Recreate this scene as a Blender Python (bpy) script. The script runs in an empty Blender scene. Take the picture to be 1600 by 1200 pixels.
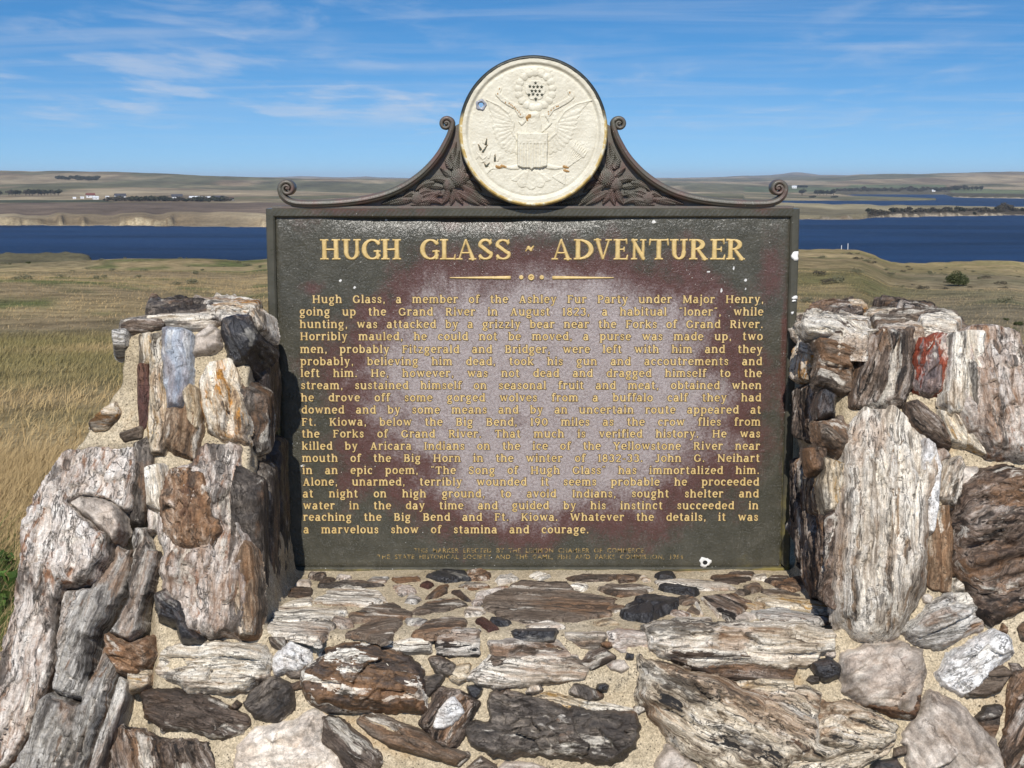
import bpy, math, random
import numpy as np
from mathutils import Vector, Matrix

SC = bpy.context.scene
COL = SC.collection
R = math.radians

# ------------------------------------------------------------------ camera
CAMH = 1.6
F = 2218.0                       # focal length in photo pixels (1600 wide)
PITCH = math.atan(317.0 / F)
cam_d = bpy.data.cameras.new('camera')
cam = bpy.data.objects.new('camera', cam_d)
COL.objects.link(cam)
cam.location = (0, 0, CAMH)
cam.rotation_euler = (R(90) - PITCH, 0, 0)
cam_d.sensor_width = 36
cam_d.lens = F / 1600 * 36
cam_d.clip_start = .05
cam_d.clip_end = 60000
SC.camera = cam

# ------------------------------------------------------------------ light
SUN_EL, SUN_AZ = R(42), R(5)     # azimuth: degrees to the left of straight behind the camera
sunpos = Vector((-math.sin(SUN_AZ) * math.cos(SUN_EL), -math.cos(SUN_AZ) * math.cos(SUN_EL), math.sin(SUN_EL)))
sd_ = bpy.data.lights.new('sun', 'SUN')
sd_.energy = 4.9
sd_.angle = R(.5)
sd_.color = (1.0, .955, .88)
sun = bpy.data.objects.new('sun', sd_)
COL.objects.link(sun)
sun.rotation_euler = (-sunpos).to_track_quat('-Z', 'Y').to_euler()

SC.view_settings.view_transform = 'Standard'
SC.view_settings.look = 'None'
SC.view_settings.exposure = 0
SC.view_settings.gamma = 1


class NT:
    """tiny node-tree writer"""
    def __init__(s, tree):
        s.t = tree
        tree.nodes.clear()

    def n(s, kind, **kw):
        nd = s.t.nodes.new(kind)
        for k, v in kw.items():
            if k.startswith('i_'):
                nd.inputs[k[2:].replace('_', ' ')].default_value = v
            else:
                setattr(nd, k, v)
        return nd

    def l(s, a, b):
        s.t.links.new(a, b)

    def put(s, sock, v):
        if isinstance(v, bpy.types.NodeSocket):
            s.l(v, sock)
        elif v is not None:
            sock.default_value = v

    def math(s, op, a, b=None, c=None, clamp=False):
        nd = s.t.nodes.new('ShaderNodeMath')
        nd.operation = op
        nd.use_clamp = clamp
        for i, v in enumerate((a, b, c)):
            s.put(nd.inputs[i], v)
        return nd.outputs[0]

    def vmath(s, op, a, b=None, scale=None):
        nd = s.t.nodes.new('ShaderNodeVectorMath')
        nd.operation = op
        s.put(nd.inputs[0], a)
        if b is not None:
            s.put(nd.inputs[1], b)
        if scale is not None:
            s.put(nd.inputs['Scale'], scale)
        return nd.outputs[0]

    def noise(s, vec, scale, detail=4, rough=.55, dist=0.0, color=False):
        nd = s.t.nodes.new('ShaderNodeTexNoise')
        if vec is not None:
            s.l(vec, nd.inputs['Vector'])
        nd.inputs['Scale'].default_value = scale
        nd.inputs['Detail'].default_value = detail
        nd.inputs['Roughness'].default_value = rough
        nd.inputs['Distortion'].default_value = dist
        return nd.outputs['Color' if color else 'Fac']

    def voro(s, vec, scale, feature='F1', out='Distance'):
        nd = s.t.nodes.new('ShaderNodeTexVoronoi')
        nd.feature = feature
        if vec is not None:
            s.l(vec, nd.inputs['Vector'])
        nd.inputs['Scale'].default_value = scale
        return nd.outputs[out]

    def ramp(s, fac, stops, interp='LINEAR'):
        nd = s.t.nodes.new('ShaderNodeValToRGB')
        cr = nd.color_ramp
        cr.interpolation = interp
        while len(cr.elements) < len(stops):
            cr.elements.new(.5)
        for e, (p, c) in zip(cr.elements, stops):
            e.position = p
            e.color = (*c, 1) if len(c) == 3 else c
        s.put(nd.inputs[0], fac)
        return nd.outputs[0]

    def ss(s, v, a, b):
        nd = s.t.nodes.new('ShaderNodeMapRange')
        nd.interpolation_type = 'SMOOTHSTEP'
        s.put(nd.inputs['Value'], v)
        nd.inputs['From Min'].default_value = a
        nd.inputs['From Max'].default_value = b
        return nd.outputs['Result']

    def mix(s, fac, a, b, blend='MIX'):
        nd = s.t.nodes.new('ShaderNodeMix')
        nd.data_type = 'RGBA'
        nd.blend_type = blend
        s.put(nd.inputs[0], fac)
        for i, v in ((6, a), (7, b)):
            if isinstance(v, (tuple, list)) and len(v) == 3:
                v = (*v, 1)
            s.put(nd.inputs[i], v)
        return nd.outputs[2]

    def vary(s, c, fac, amt):
        v = s.math('ADD', 1 - amt, s.math('MULTIPLY', fac, 2 * amt))
        nd = s.t.nodes.new('ShaderNodeVectorMath')
        nd.operation = 'SCALE'
        s.put(nd.inputs[0], c)
        s.put(nd.inputs['Scale'], v)
        return nd.outputs[0]

    def attr(s, name, out='Fac'):
        nd = s.t.nodes.new('ShaderNodeAttribute')
        nd.attribute_name = name
        return nd.outputs[out]

    def bump(s, h, strength, dist, normal=None):
        nd = s.t.nodes.new('ShaderNodeBump')
        nd.inputs['Strength'].default_value = strength
        nd.inputs['Distance'].default_value = dist
        s.l(h, nd.inputs['Height'])
        if normal is not None:
            s.l(normal, nd.inputs['Normal'])
        return nd.outputs[0]


def mat(name):
    m = bpy.data.materials.new(name)
    m.use_nodes = True
    t = NT(m.node_tree)
    out = t.n('ShaderNodeOutputMaterial')
    b = t.n('ShaderNodeBsdfPrincipled')
    t.l(b.outputs[0], out.inputs['Surface'])
    return m, t, b


# world: Nishita sky, with high thin cloud sheets mixed in by direction
w = bpy.data.worlds.new('World')
SC.world = w
w.use_nodes = True
t = NT(w.node_tree)
wo = t.n('ShaderNodeOutputWorld')
bg = t.n('ShaderNodeBackground')
bg.inputs['Strength'].default_value = .115
t.l(bg.outputs[0], wo.inputs[0])
sky = t.n('ShaderNodeTexSky', sky_type='NISHITA')
sky.sun_disc = False
sky.sun_elevation = SUN_EL
sky.sun_rotation = R(180) + SUN_AZ
sky.altitude = 800
sky.air_density = 1.0
sky.dust_density = .25
sky.ozone_density = 3.0
tcs = t.n('ShaderNodeTexCoord')
svec = t.vmath('NORMALIZE', t.vmath('ADD', t.vmath('MULTIPLY', tcs.outputs['Generated'], (1, 1, 1.6)), (0, 0, .085)))
t.l(svec, sky.inputs['Vector'])
hs = t.n('ShaderNodeHueSaturation')
hs.inputs['Saturation'].default_value = 1.36
hs.inputs['Value'].default_value = 1.0
t.l(sky.outputs[0], hs.inputs['Color'])
tc = t.n('ShaderNodeTexCoord')
sep = t.n('ShaderNodeSeparateXYZ')
t.l(tc.outputs['Generated'], sep.inputs[0])
zc = t.math('ADD', t.math('MAXIMUM', sep.outputs[2], 0.0), .035)
cmb = t.n('ShaderNodeCombineXYZ')
t.l(t.math('DIVIDE', sep.outputs[0], zc), cmb.inputs[0])
t.l(t.math('DIVIDE', sep.outputs[1], zc), cmb.inputs[1])
plane = cmb.outputs[0]                                # point on a level cloud sheet
c1 = t.noise(t.vmath('MULTIPLY', plane, (1.15, .62, 1)), 1.5, 8, .58, .35)
c2 = t.noise(t.vmath('MULTIPLY', t.vmath('ADD', plane, (7.3, 2.1, 3)), (.55, .30, 1)), 1.0, 3, .5)
streak = t.noise(t.vmath('MULTIPLY', t.vmath('ADD', plane, (1.7, 4.4, 9)), (.30, .95, 1)), 1.1, 9, .62, .7)
cl = t.math('MULTIPLY', t.ss(c1, .46, .74), t.ss(c2, .40, .62))
thin = t.math('MULTIPLY', t.ss(streak, .40, .80), .34)
c3 = t.noise(t.vmath('MULTIPLY', t.vmath('ADD', plane, (3.3, 8.1, 2)), (.95, .36, 1)), 1.25, 8, .56, .25)
band = t.math('MULTIPLY', t.ss(sep.outputs[2], .026, .050), t.ss(sep.outputs[2], .105, .075))
left_ = t.ss(sep.outputs[0], .15, -.12)
puff = t.math('MULTIPLY', t.math('MULTIPLY', t.ss(c3, .49, .66), band), t.math('ADD', .20, t.math('MULTIPLY', left_, .22)))
hz_ = t.math('MULTIPLY', t.ss(sep.outputs[2], .075, .0), .16)
cov = t.math('ADD', t.math('ADD', t.math('ADD', t.math('MULTIPLY', cl, .38), t.math('MULTIPLY', thin, .85)), puff), hz_, clamp=True)
fade = t.ss(sep.outputs[2], .012, .06)
cov = t.math('MULTIPLY', cov, fade)
skyc = t.mix(cov, hs.outputs[0], (5.6, 6.0, 6.8))
t.l(skyc, bg.inputs['Color'])

# ------------------------------------------------------------------ geometry helpers
SP, CP = math.sin(PITCH), math.cos(PITCH)
ORG = np.array((0., 0., CAMH))


def ray(px, py):
    a, b = (px - 800) / F, (600 - py) / F
    return np.array((a, CP + b * SP, -SP + b * CP))


def hit(pl, px, py):
    q, n = pl
    d = ray(px, py)
    return ORG + d * (np.dot(q - ORG, n) / np.dot(d, n))


def hitY(px, py, Y):
    d = ray(px, py)
    return ORG + d * (Y / d[1])


def hitH(px, py, h):             # on the level plane h metres under the camera
    d = ray(px, py)
    return ORG + d * (-h / d[2])


def _hash(ix, iy, iz, seed):
    h = (ix.astype(np.int64) * 374761393 + iy.astype(np.int64) * 668265263 + iz.astype(np.int64) * 2147483647 + seed * 1274126177) & 0xFFFFFFFF
    h = ((h ^ (h >> 13)) * 1274126177) & 0xFFFFFFFF
    h = ((h ^ (h >> 15)) * 2246822519) & 0xFFFFFFFF
    return ((h ^ (h >> 16)) & 0xFFFFFF) / float(0xFFFFFF)


def vnoise(x, y, z=None, seed=0):
    x = np.asarray(x, float)
    y = np.asarray(y, float)
    z = np.zeros_like(x) if z is None else np.asarray(z, float)
    ix, iy, iz = np.floor(x), np.floor(y), np.floor(z)
    fx, fy, fz = x - ix, y - iy, z - iz
    fx, fy, fz = [f * f * f * (f * (f * 6 - 15) + 10) for f in (fx, fy, fz)]
    r = 0
    for dx in (0, 1):
        for dy in (0, 1):
            for dz in (0, 1):
                wgt = (fx if dx else 1 - fx) * (fy if dy else 1 - fy) * (fz if dz else 1 - fz)
                r = r + wgt * _hash(ix + dx, iy + dy, iz + dz, seed)
    return r * 2 - 1


def fbm(x, y, z=None, seed=0, oct=4, gain=.5):
    s, a, tot = 0, 1., 0.
    for k in range(oct):
        f = 2.03 ** k
        s = s + a * vnoise(x * f, y * f, None if z is None else z * f, seed + k * 17)
        tot += a
        a *= gain
    return s / tot


def sstep(a, b, x):
    u = np.clip((x - a) / (b - a), 0, 1)
    return u * u * (3 - 2 * u)


def mesh_np(name, V, faces, smooth=True, mats=(), attrs=None):
    """V (n,3); faces: (m,k) array or list of such arrays"""
    V = np.asarray(V, np.float32)
    if isinstance(faces, np.ndarray):
        faces = [faces]
    faces = [np.asarray(f, np.int32) for f in faces if len(f)]
    me = bpy.data.meshes.new(name)
    me.vertices.add(len(V))
    me.vertices.foreach_set('co', V.ravel())
    nl = sum(f.size for f in faces)
    npol = sum(len(f) for f in faces)
    me.loops.add(nl)
    me.loops.foreach_set('vertex_index', np.concatenate([f.ravel() for f in faces]))
    tot = np.concatenate([np.full(len(f), f.shape[1], np.int32) for f in faces])
    st = np.concatenate([[0], np.cumsum(tot)[:-1]]).astype(np.int32)
    me.polygons.add(npol)
    me.polygons.foreach_set('loop_start', st)
    me.polygons.foreach_set('loop_total', tot)
    me.polygons.foreach_set('use_smooth', np.full(npol, smooth))
    for m in mats:
        me.materials.append(m)
    for k, a in (attrs or {}).items():
        a = np.asarray(a, np.float32)
        if a.ndim == 1:
            at = me.attributes.new(k, 'FLOAT', 'POINT')
            at.data.foreach_set('value', a)
        else:
            at = me.attributes.new(k, 'FLOAT_COLOR', 'POINT')
            at.data.foreach_set('color', np.column_stack([a, np.ones(len(a))]).astype(np.float32).ravel())
    me.update(calc_edges=True)
    me.validate()
    return me


def link(name, me, parent=None, loc=None):
    o = bpy.data.objects.new(name, me)
    COL.objects.link(o)
    if loc is not None:
        o.location = loc
    if parent is not None:
        o.parent = parent
    return o


def tag(o, label=None, cat=None, group=None, kind=None):
    for k, v in (('label', label), ('category', cat), ('group', group), ('kind', kind)):
        if v:
            o[k] = v
    return o


def empty(name, loc):
    o = bpy.data.objects.new(name, None)
    o.empty_display_size = .1
    COL.objects.link(o)
    o.location = loc
    return o


def copy_tree(o, parent=None):
    c = o.copy()
    COL.objects.link(c)
    if parent is not None:
        c.parent = parent
    for ch in list(o.children):
        copy_tree(ch, c)
    return c


class MB:
    """collects polygons into one mesh"""
    def __init__(s):
        s.v, s.f = [], []

    def add(s, vs, fs):
        o = len(s.v)
        s.v += [tuple(map(float, p)) for p in vs]
        s.f += [tuple(i + o for i in f) for f in fs]

    def box(s, a, b):
        (x0, y0, z0), (x1, y1, z1) = a, b
        s.add([(x0, y0, z0), (x1, y0, z0), (x1, y1, z0), (x0, y1, z0), (x0, y0, z1), (x1, y0, z1), (x1, y1, z1), (x0, y1, z1)],
              [(0, 3, 2, 1), (4, 5, 6, 7), (0, 1, 5, 4), (1, 2, 6, 5), (2, 3, 7, 6), (3, 0, 4, 7)])

    def sweep(s, path, widths, depth, n=10, up=(0, 1, 0), power=2.6):
        """rounded bar along a path lying in a plane whose normal is up; half-width in the plane, half-depth along up"""
        P = np.asarray(path, float)
        T = np.gradient(P, axis=0)
        T /= np.linalg.norm(T, axis=1)[:, None] + 1e-12
        U = np.asarray(up, float)
        N = np.cross(T, U)
        N /= np.linalg.norm(N, axis=1)[:, None] + 1e-12
        wd = np.broadcast_to(np.asarray(widths, float), (len(P),))
        dp = np.broadcast_to(np.asarray(depth, float), (len(P),))
        a = np.arange(n) * 2 * math.pi / n
        ca, sa = np.cos(a), np.sin(a)
        e = 2 / power
        ca, sa = np.sign(ca) * abs(ca) ** e, np.sign(sa) * abs(sa) ** e
        vs, fs = [], []
        for i in range(len(P)):
            for k in range(n):
                vs.append(P[i] + N[i] * ca[k] * wd[i] + U * sa[k] * dp[i])
        for i in range(len(P) - 1):
            for k in range(n):
                k2 = (k + 1) % n
                fs.append((i * n + k, i * n + k2, (i + 1) * n + k2, (i + 1) * n + k))
        fs.append(tuple(range(n))[::-1])
        fs.append(tuple((len(P) - 1) * n + k for k in range(n)))
        s.add(vs, fs)

    def mesh(s, name, m=None, smooth=False):
        me = bpy.data.meshes.new(name)
        me.from_pydata(s.v, [], s.f)
        if m:
            me.materials.append(m)
        if smooth:
            me.polygons.foreach_set('use_smooth', np.full(len(me.polygons), True))
        me.update()
        return me

    def build(s, name, m, parent=None, loc=None, smooth=False):
        return link(name, s.mesh(name, m, smooth), parent, loc)


def poly_sd(u, v, poly):
    """signed distance, positive inside"""
    P = np.asarray(poly, float)
    d = np.full(u.shape, 1e9)
    ins = np.zeros(u.shape, bool)
    n = len(P)
    for i in range(n):
        ax, ay = P[i]
        bx, by = P[(i + 1) % n]
        ex, ey = bx - ax, by - ay
        tt = np.clip(((u - ax) * ex + (v - ay) * ey) / (ex * ex + ey * ey + 1e-14), 0, 1)
        d = np.minimum(d, np.hypot(u - ax - tt * ex, v - ay - tt * ey))
        c = ((ay > v) != (by > v))
        if ey != 0:
            ins ^= c & (u < ex * (v - ay) / ey + ax)
    return np.where(ins, d, -d)


def grid_mesh(name, X, Y, Z, keep, mats, attrs=None):
    """X,Y,Z 2-D arrays; keep = vertex mask; quads with any kept vertex survive"""
    ny, nx = X.shape
    idx = np.arange(nx * ny).reshape(ny, nx)
    q = np.stack([idx[:-1, :-1], idx[:-1, 1:], idx[1:, 1:], idx[1:, :-1]], -1).reshape(-1, 4)
    k = keep.ravel()
    q = q[k[q].any(1)]
    used = np.zeros(nx * ny, bool)
    used[q.ravel()] = True
    re = np.cumsum(used) - 1
    V = np.stack([X, Y, Z], -1).reshape(-1, 3)[used]
    at = {kk: np.asarray(a).reshape(nx * ny, *np.asarray(a).shape[2:])[used] for kk, a in (attrs or {}).items()}
    return mesh_np(name, V, re[q], True, mats, at)


# ------------------------------------------------------------------ materials
def make_stone_mat(name, pal, gx=.12, scale=95, blotch=None, blotch_t=(.56, .62), bscale=16, crack=.7, crack_col=(.045, .035, .028),
                   rough=.75, bump=.9, patch=.45, spec=.35, vein=None, warp=.02, streak=None, streak_t=(.55, .6), stain=.85):
    m, t, b = mat(name)
    tc = t.n('ShaderNodeTexCoord')
    oi = t.n('ShaderNodeObjectInfo')
    off = t.n('ShaderNodeCombineXYZ')
    t.l(t.math('MULTIPLY', oi.outputs['Random'], 37.0), off.inputs[0])
    t.l(t.math('MULTIPLY', oi.outputs['Random'], 91.0), off.inputs[1])
    p = t.vmath('ADD', tc.outputs['Object'], off.outputs[0])
    wv = t.vmath('SUBTRACT', t.noise(p, 11, 3, .5, color=True), (.5, .5, .5))
    p2 = t.vmath('ADD', p, t.vmath('SCALE', wv, scale=warp * 2))
    pf = t.vmath('MULTIPLY', p2, (gx, 1, 1))
    f1 = t.noise(pf, scale, 7, .68, .15)
    f2 = t.noise(t.vmath('MULTIPLY', p2, (max(gx, .35), 1, 1)), 15, 4, .6)
    f0 = t.noise(p, 330, 3, .65)
    f3 = t.noise(t.vmath('MULTIPLY', p2, (gx * .7, 1, 1)), scale * 2.6, 5, .65)
    fac = t.math('ADD', t.math('MULTIPLY', f1, 1 - patch), t.math('MULTIPLY', f2, patch))
    n = len(pal)
    stops = [(.36 + .28 * i / max(1, n - 1), c) for i, c in enumerate(pal)]
    c = t.ramp(fac, stops)
    if blotch:
        for i, bc in enumerate(blotch if isinstance(blotch[0], (tuple, list)) else [blotch]):
            nb = t.noise(t.vmath('MULTIPLY', t.vmath('ADD', p2, (3.1 * i + 1, 7.7, 2)), (max(.3, gx), 1, 1)), bscale, 6, .62, .2)
            c = t.mix(t.ss(nb, *blotch_t), c, bc)
    if streak:
        ns = t.noise(t.vmath('MULTIPLY', t.vmath('ADD', p2, (0, 5, 5)), (gx * .8, 1, 1)), scale * .5, 6, .62, .2)
        c = t.mix(t.ss(ns, *streak_t), c, streak)
    if stain:
        s1 = t.noise(t.vmath('MULTIPLY', t.vmath('ADD', p2, (2, 9, 4)), (max(gx, .25), 1, 1)), 13, 6, .65, .3)
        c = t.mix(t.math('MULTIPLY', t.ss(s1, .50, .64), .66 * stain), c, (.25, .13, .06))
        s2 = t.noise(t.vmath('MULTIPLY', t.vmath('ADD', p2, (8, 1, 6)), (max(gx, .2), 1, 1)), 19, 7, .68, .2)
        c = t.mix(t.math('MULTIPLY', t.ss(s2, .53, .60), .90 * stain), c, (.034, .026, .021))
        s3 = t.noise(t.vmath('MULTIPLY', t.vmath('ADD', p2, (5, 5, 1)), (max(gx, .2), 1, 1)), 21, 6, .66, .2)
        c = t.mix(t.math('MULTIPLY', t.ss(s3, .57, .64), .7 * stain), c, (.72, .67, .58))
    if vein:
        ve = t.voro(t.vmath('MULTIPLY', p2, (max(gx, .5), 1, 1)), 26, 'DISTANCE_TO_EDGE')
        c = t.mix(t.math('MULTIPLY', t.ss(ve, .035, 0.0), .6), c, vein)
    # dirt-filled hairline cracks that run with the grain
    cn = t.noise(t.vmath('MULTIPLY', t.vmath('ADD', p2, (9, 3, 1)), (gx * .7, 1, 1)), scale * .42, 6, .6, .3)
    cd = t.math('ABSOLUTE', t.math('SUBTRACT', cn, .5))
    cmask = t.math('MULTIPLY', t.ss(cd, .016, .0), t.ss(f2, .42, .55))
    # and a few across it
    cx = t.noise(t.vmath('MULTIPLY', p2, (1, max(.25, gx), 1)), 34, 4, .55, .2)
    cxm = t.math('MULTIPLY', t.ss(t.math('ABSOLUTE', t.math('SUBTRACT', cx, .5)), .007, 0.), t.ss(f1, .48, .56))
    cm = t.math('MAXIMUM', cmask, cxm)
    c = t.mix(t.math('MULTIPLY', cm, crack), c, crack_col)
    c = t.vary(c, t.ss(f0, .25, .75), .22)
    c = t.vary(c, t.ss(f3, .3, .7), .34)
    t.l(c, b.inputs['Base Color'])
    b.inputs['Roughness'].default_value = rough
    b.inputs['Specular IOR Level'].default_value = spec
    hgt = t.math('SUBTRACT', t.math('ADD', t.math('ADD', f1, t.math('MULTIPLY', f3, .45)), t.math('MULTIPLY', f0, .25)), t.math('MULTIPLY', cm, .5))
    t.l(t.bump(hgt, bump, .006), b.inputs['Normal'])
    return m


DK = (.035, .027, .022)
STONE = {
    'white': dict(pal=[(.12, .088, .06), (.42, .345, .255), (.67, .605, .505), (.76, .71, .62), (.83, .80, .74)], streak=(.08, .055, .04), streak_t=(.60, .66), gx=.055, warp=.012),
    'whitegrey': dict(pal=[(.10, .08, .06), (.36, .30, .235), (.61, .55, .465), (.72, .67, .59), (.52, .465, .395)], patch=.5, streak=(.24, .17, .11), streak_t=(.55, .66), gx=.055, warp=.012),
    'swirl': dict(pal=[(.025, .022, .02), (.17, .13, .09), (.54, .46, .35), (.67, .60, .49), (.78, .735, .65)], streak=(.02, .018, .017), streak_t=(.57, .62), warp=.035, crack=.95),
    'grey': dict(pal=[(.10, .09, .082), (.26, .238, .213), (.40, .375, .34), (.52, .495, .455), (.66, .635, .59)], streak=(.20, .13, .085), streak_t=(.58, .68), gx=.06, warp=.014),
    'pink': dict(pal=[(.14, .095, .07), (.36, .285, .235), (.55, .48, .42), (.67, .61, .55), (.75, .71, .65)], streak=(.27, .145, .085), streak_t=(.54, .66), gx=.3, scale=85, bump=1.0),
    'brown': dict(pal=[(.05, .036, .026), (.12, .088, .064), (.19, .15, .115), (.30, .25, .205)], gx=.14, rough=.65),
    'darkbrown': dict(pal=[(.026, .018, .014), (.06, .042, .031), (.10, .073, .056), (.19, .15, .12)], gx=.12, rough=.55),
    'darkred': dict(stain=.3, pal=[(.035, .016, .013), (.075, .032, .025), (.11, .052, .04)], gx=.3, rough=.5),
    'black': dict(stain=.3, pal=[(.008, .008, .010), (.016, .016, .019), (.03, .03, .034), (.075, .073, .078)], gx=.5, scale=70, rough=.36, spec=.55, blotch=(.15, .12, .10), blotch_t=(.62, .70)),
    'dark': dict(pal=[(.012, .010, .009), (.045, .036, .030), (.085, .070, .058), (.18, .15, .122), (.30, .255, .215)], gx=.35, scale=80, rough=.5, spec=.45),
    'agate': dict(stain=.5, pal=[(.14, .165, .21), (.31, .345, .40), (.50, .535, .58), (.74, .75, .75)], gx=.3, scale=60, rough=.3, spec=.5, crack=.3, patch=.6),
    'rust': dict(pal=[(.04, .025, .018), (.12, .062, .035), (.21, .125, .072), (.33, .235, .165), (.52, .43, .35)], gx=.5, scale=70, blotch=(.60, .53, .45), blotch_t=(.62, .66)),
    'rustwhite': dict(pal=[(.025, .02, .02), (.07, .05, .04), (.16, .09, .045), (.22, .19, .17)], gx=.3, scale=60, blotch=(.76, .71, .62), blotch_t=(.52, .53), bscale=19, rough=.5),
    'chalk': dict(stain=.25, pal=[(.22, .19, .17), (.62, .59, .56), (.78, .77, .75), (.84, .83, .82)], gx=.8, scale=70, bump=1.0, crack=.5),
    'chert': dict(pal=[(.50, .42, .335), (.62, .54, .45), (.69, .615, .53), (.74, .68, .60)], gx=.8, scale=35, crack=.35, bump=.35, rough=.6, stain=.3),
    'greychert': dict(pal=[(.23, .19, .155), (.36, .305, .255), (.46, .405, .35), (.60, .545, .48)], gx=.6, scale=28, crack=.55, bump=.4, rough=.5, blotch=(.19, .125, .095), blotch_t=(.60, .68), stain=.35),
    'tan': dict(pal=[(.13, .085, .05), (.34, .255, .16), (.50, .41, .29), (.60, .53, .42), (.67, .62, .53)], streak=(.40, .24, .08), streak_t=(.56, .66)),
    'orange': dict(pal=[(.12, .075, .045), (.40, .29, .18), (.58, .49, .37), (.68, .62, .53), (.74, .70, .62)], streak=(.42, .20, .045), streak_t=(.53, .61), gx=.2),
    'brownwood': dict(pal=[(.03, .02, .015), (.12, .075, .045), (.24, .165, .105), (.36, .28, .2), (.5, .42, .33)], gx=.08),
    'darkswirl': dict(pal=[(.02, .014, .011), (.065, .042, .03), (.15, .105, .078), (.27, .215, .175), (.47, .41, .36)], gx=.18, warp=.05, streak=(.018, .012, .01), streak_t=(.55, .62), crack=.95),
    'red': dict(pal=[(.06, .05, .055), (.15, .115, .115), (.25, .20, .19), (.36, .30, .28)], gx=.25, blotch=(.22, .045, .022), blotch_t=(.49, .52), bscale=20, rough=.5),
    'whiteblack': dict(pal=[(.03, .028, .028), (.30, .265, .23), (.60, .555, .49), (.70, .66, .60)], gx=.05, scale=75, streak=(.02, .02, .021), streak_t=(.53, .56)),
    'bark': dict(pal=[(.025, .018, .014), (.085, .06, .045), (.17, .125, .095), (.36, .305, .26), (.56, .51, .46)], gx=.12, streak=(.02, .016, .014), streak_t=(.53, .60), bump=1.0),
}
SM = {}


def stone_mat(k):
    if k not in SM:
        SM[k] = make_stone_mat('petrified_' + k, **STONE[k])
    return SM[k]


# mortar
m, t, b = mat('mortar')
tc = t.n('ShaderNodeTexCoord')
p = tc.outputs['Object']
n1 = t.noise(p, 9, 5, .6)
n2 = t.noise(p, 330, 3, .7)
n3 = t.noise(p, 60, 4, .6)
c = t.ramp(n1, [(.3, (.33, .27, .18)), (.5, (.42, .35, .245)), (.7, (.49, .42, .31))])
c = t.vary(c, t.ss(n2, .25, .75), .42)
c = t.vary(c, t.ss(t.noise(p, 140, 4, .7), .3, .7), .22)
c = t.mix(t.math('MULTIPLY', t.ss(n3, .55, .75), .35), c, (.33, .27, .19))
st_ = t.noise(t.vmath('ADD', p, (4, 1, 8)), 6, 5, .65)
c = t.mix(t.math('MULTIPLY', t.ss(st_, .56, .72), .55), c, (.40, .245, .10))
sp1 = t.voro(p, 150)
pr = t.noise(p, 37, 2, .5)
pit = t.math('MULTIPLY', t.ss(sp1, .20, .10), t.ss(pr, .47, .56))
sp2 = t.voro(t.vmath('ADD', p, (3, 3, 3)), 62)
pit2 = t.math('MULTIPLY', t.ss(sp2, .15, .09), t.ss(t.noise(p, 21, 2, .5), .5, .58))
pits = t.math('MAXIMUM', pit, pit2)
c = t.mix(t.math('MULTIPLY', pits, .85), c, (.055, .042, .03))
ck = t.noise(p, 13, 5, .55, .4)
ckm = t.math('MULTIPLY', t.ss(t.math('ABSOLUTE', t.math('SUBTRACT', ck, .5)), .004, 0.), t.ss(n1, .5, .6))
c = t.mix(t.math('MULTIPLY', ckm, .8), c, (.08, .06, .045))
t.l(c, b.inputs['Base Color'])
b.inputs['Roughness'].default_value = .95
b.inputs['Specular IOR Level'].default_value = .15
hh = t.math('SUBTRACT', t.math('ADD', t.math('MULTIPLY', n2, .35), t.math('MULTIPLY', n3, .8)), t.math('ADD', pits, ckm))
t.l(t.bump(hh, .8, .005), b.inputs['Normal'])
M_MORTAR = m

# sign paint: weathered dark green over red-brown primer, with a bleached middle that also holds varnish glints as colour (attribute fade: 0 green .. 1 bleached)
GREEN = (.046, .048, .036)
PRIMER = (.097, .045, .038)


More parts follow.
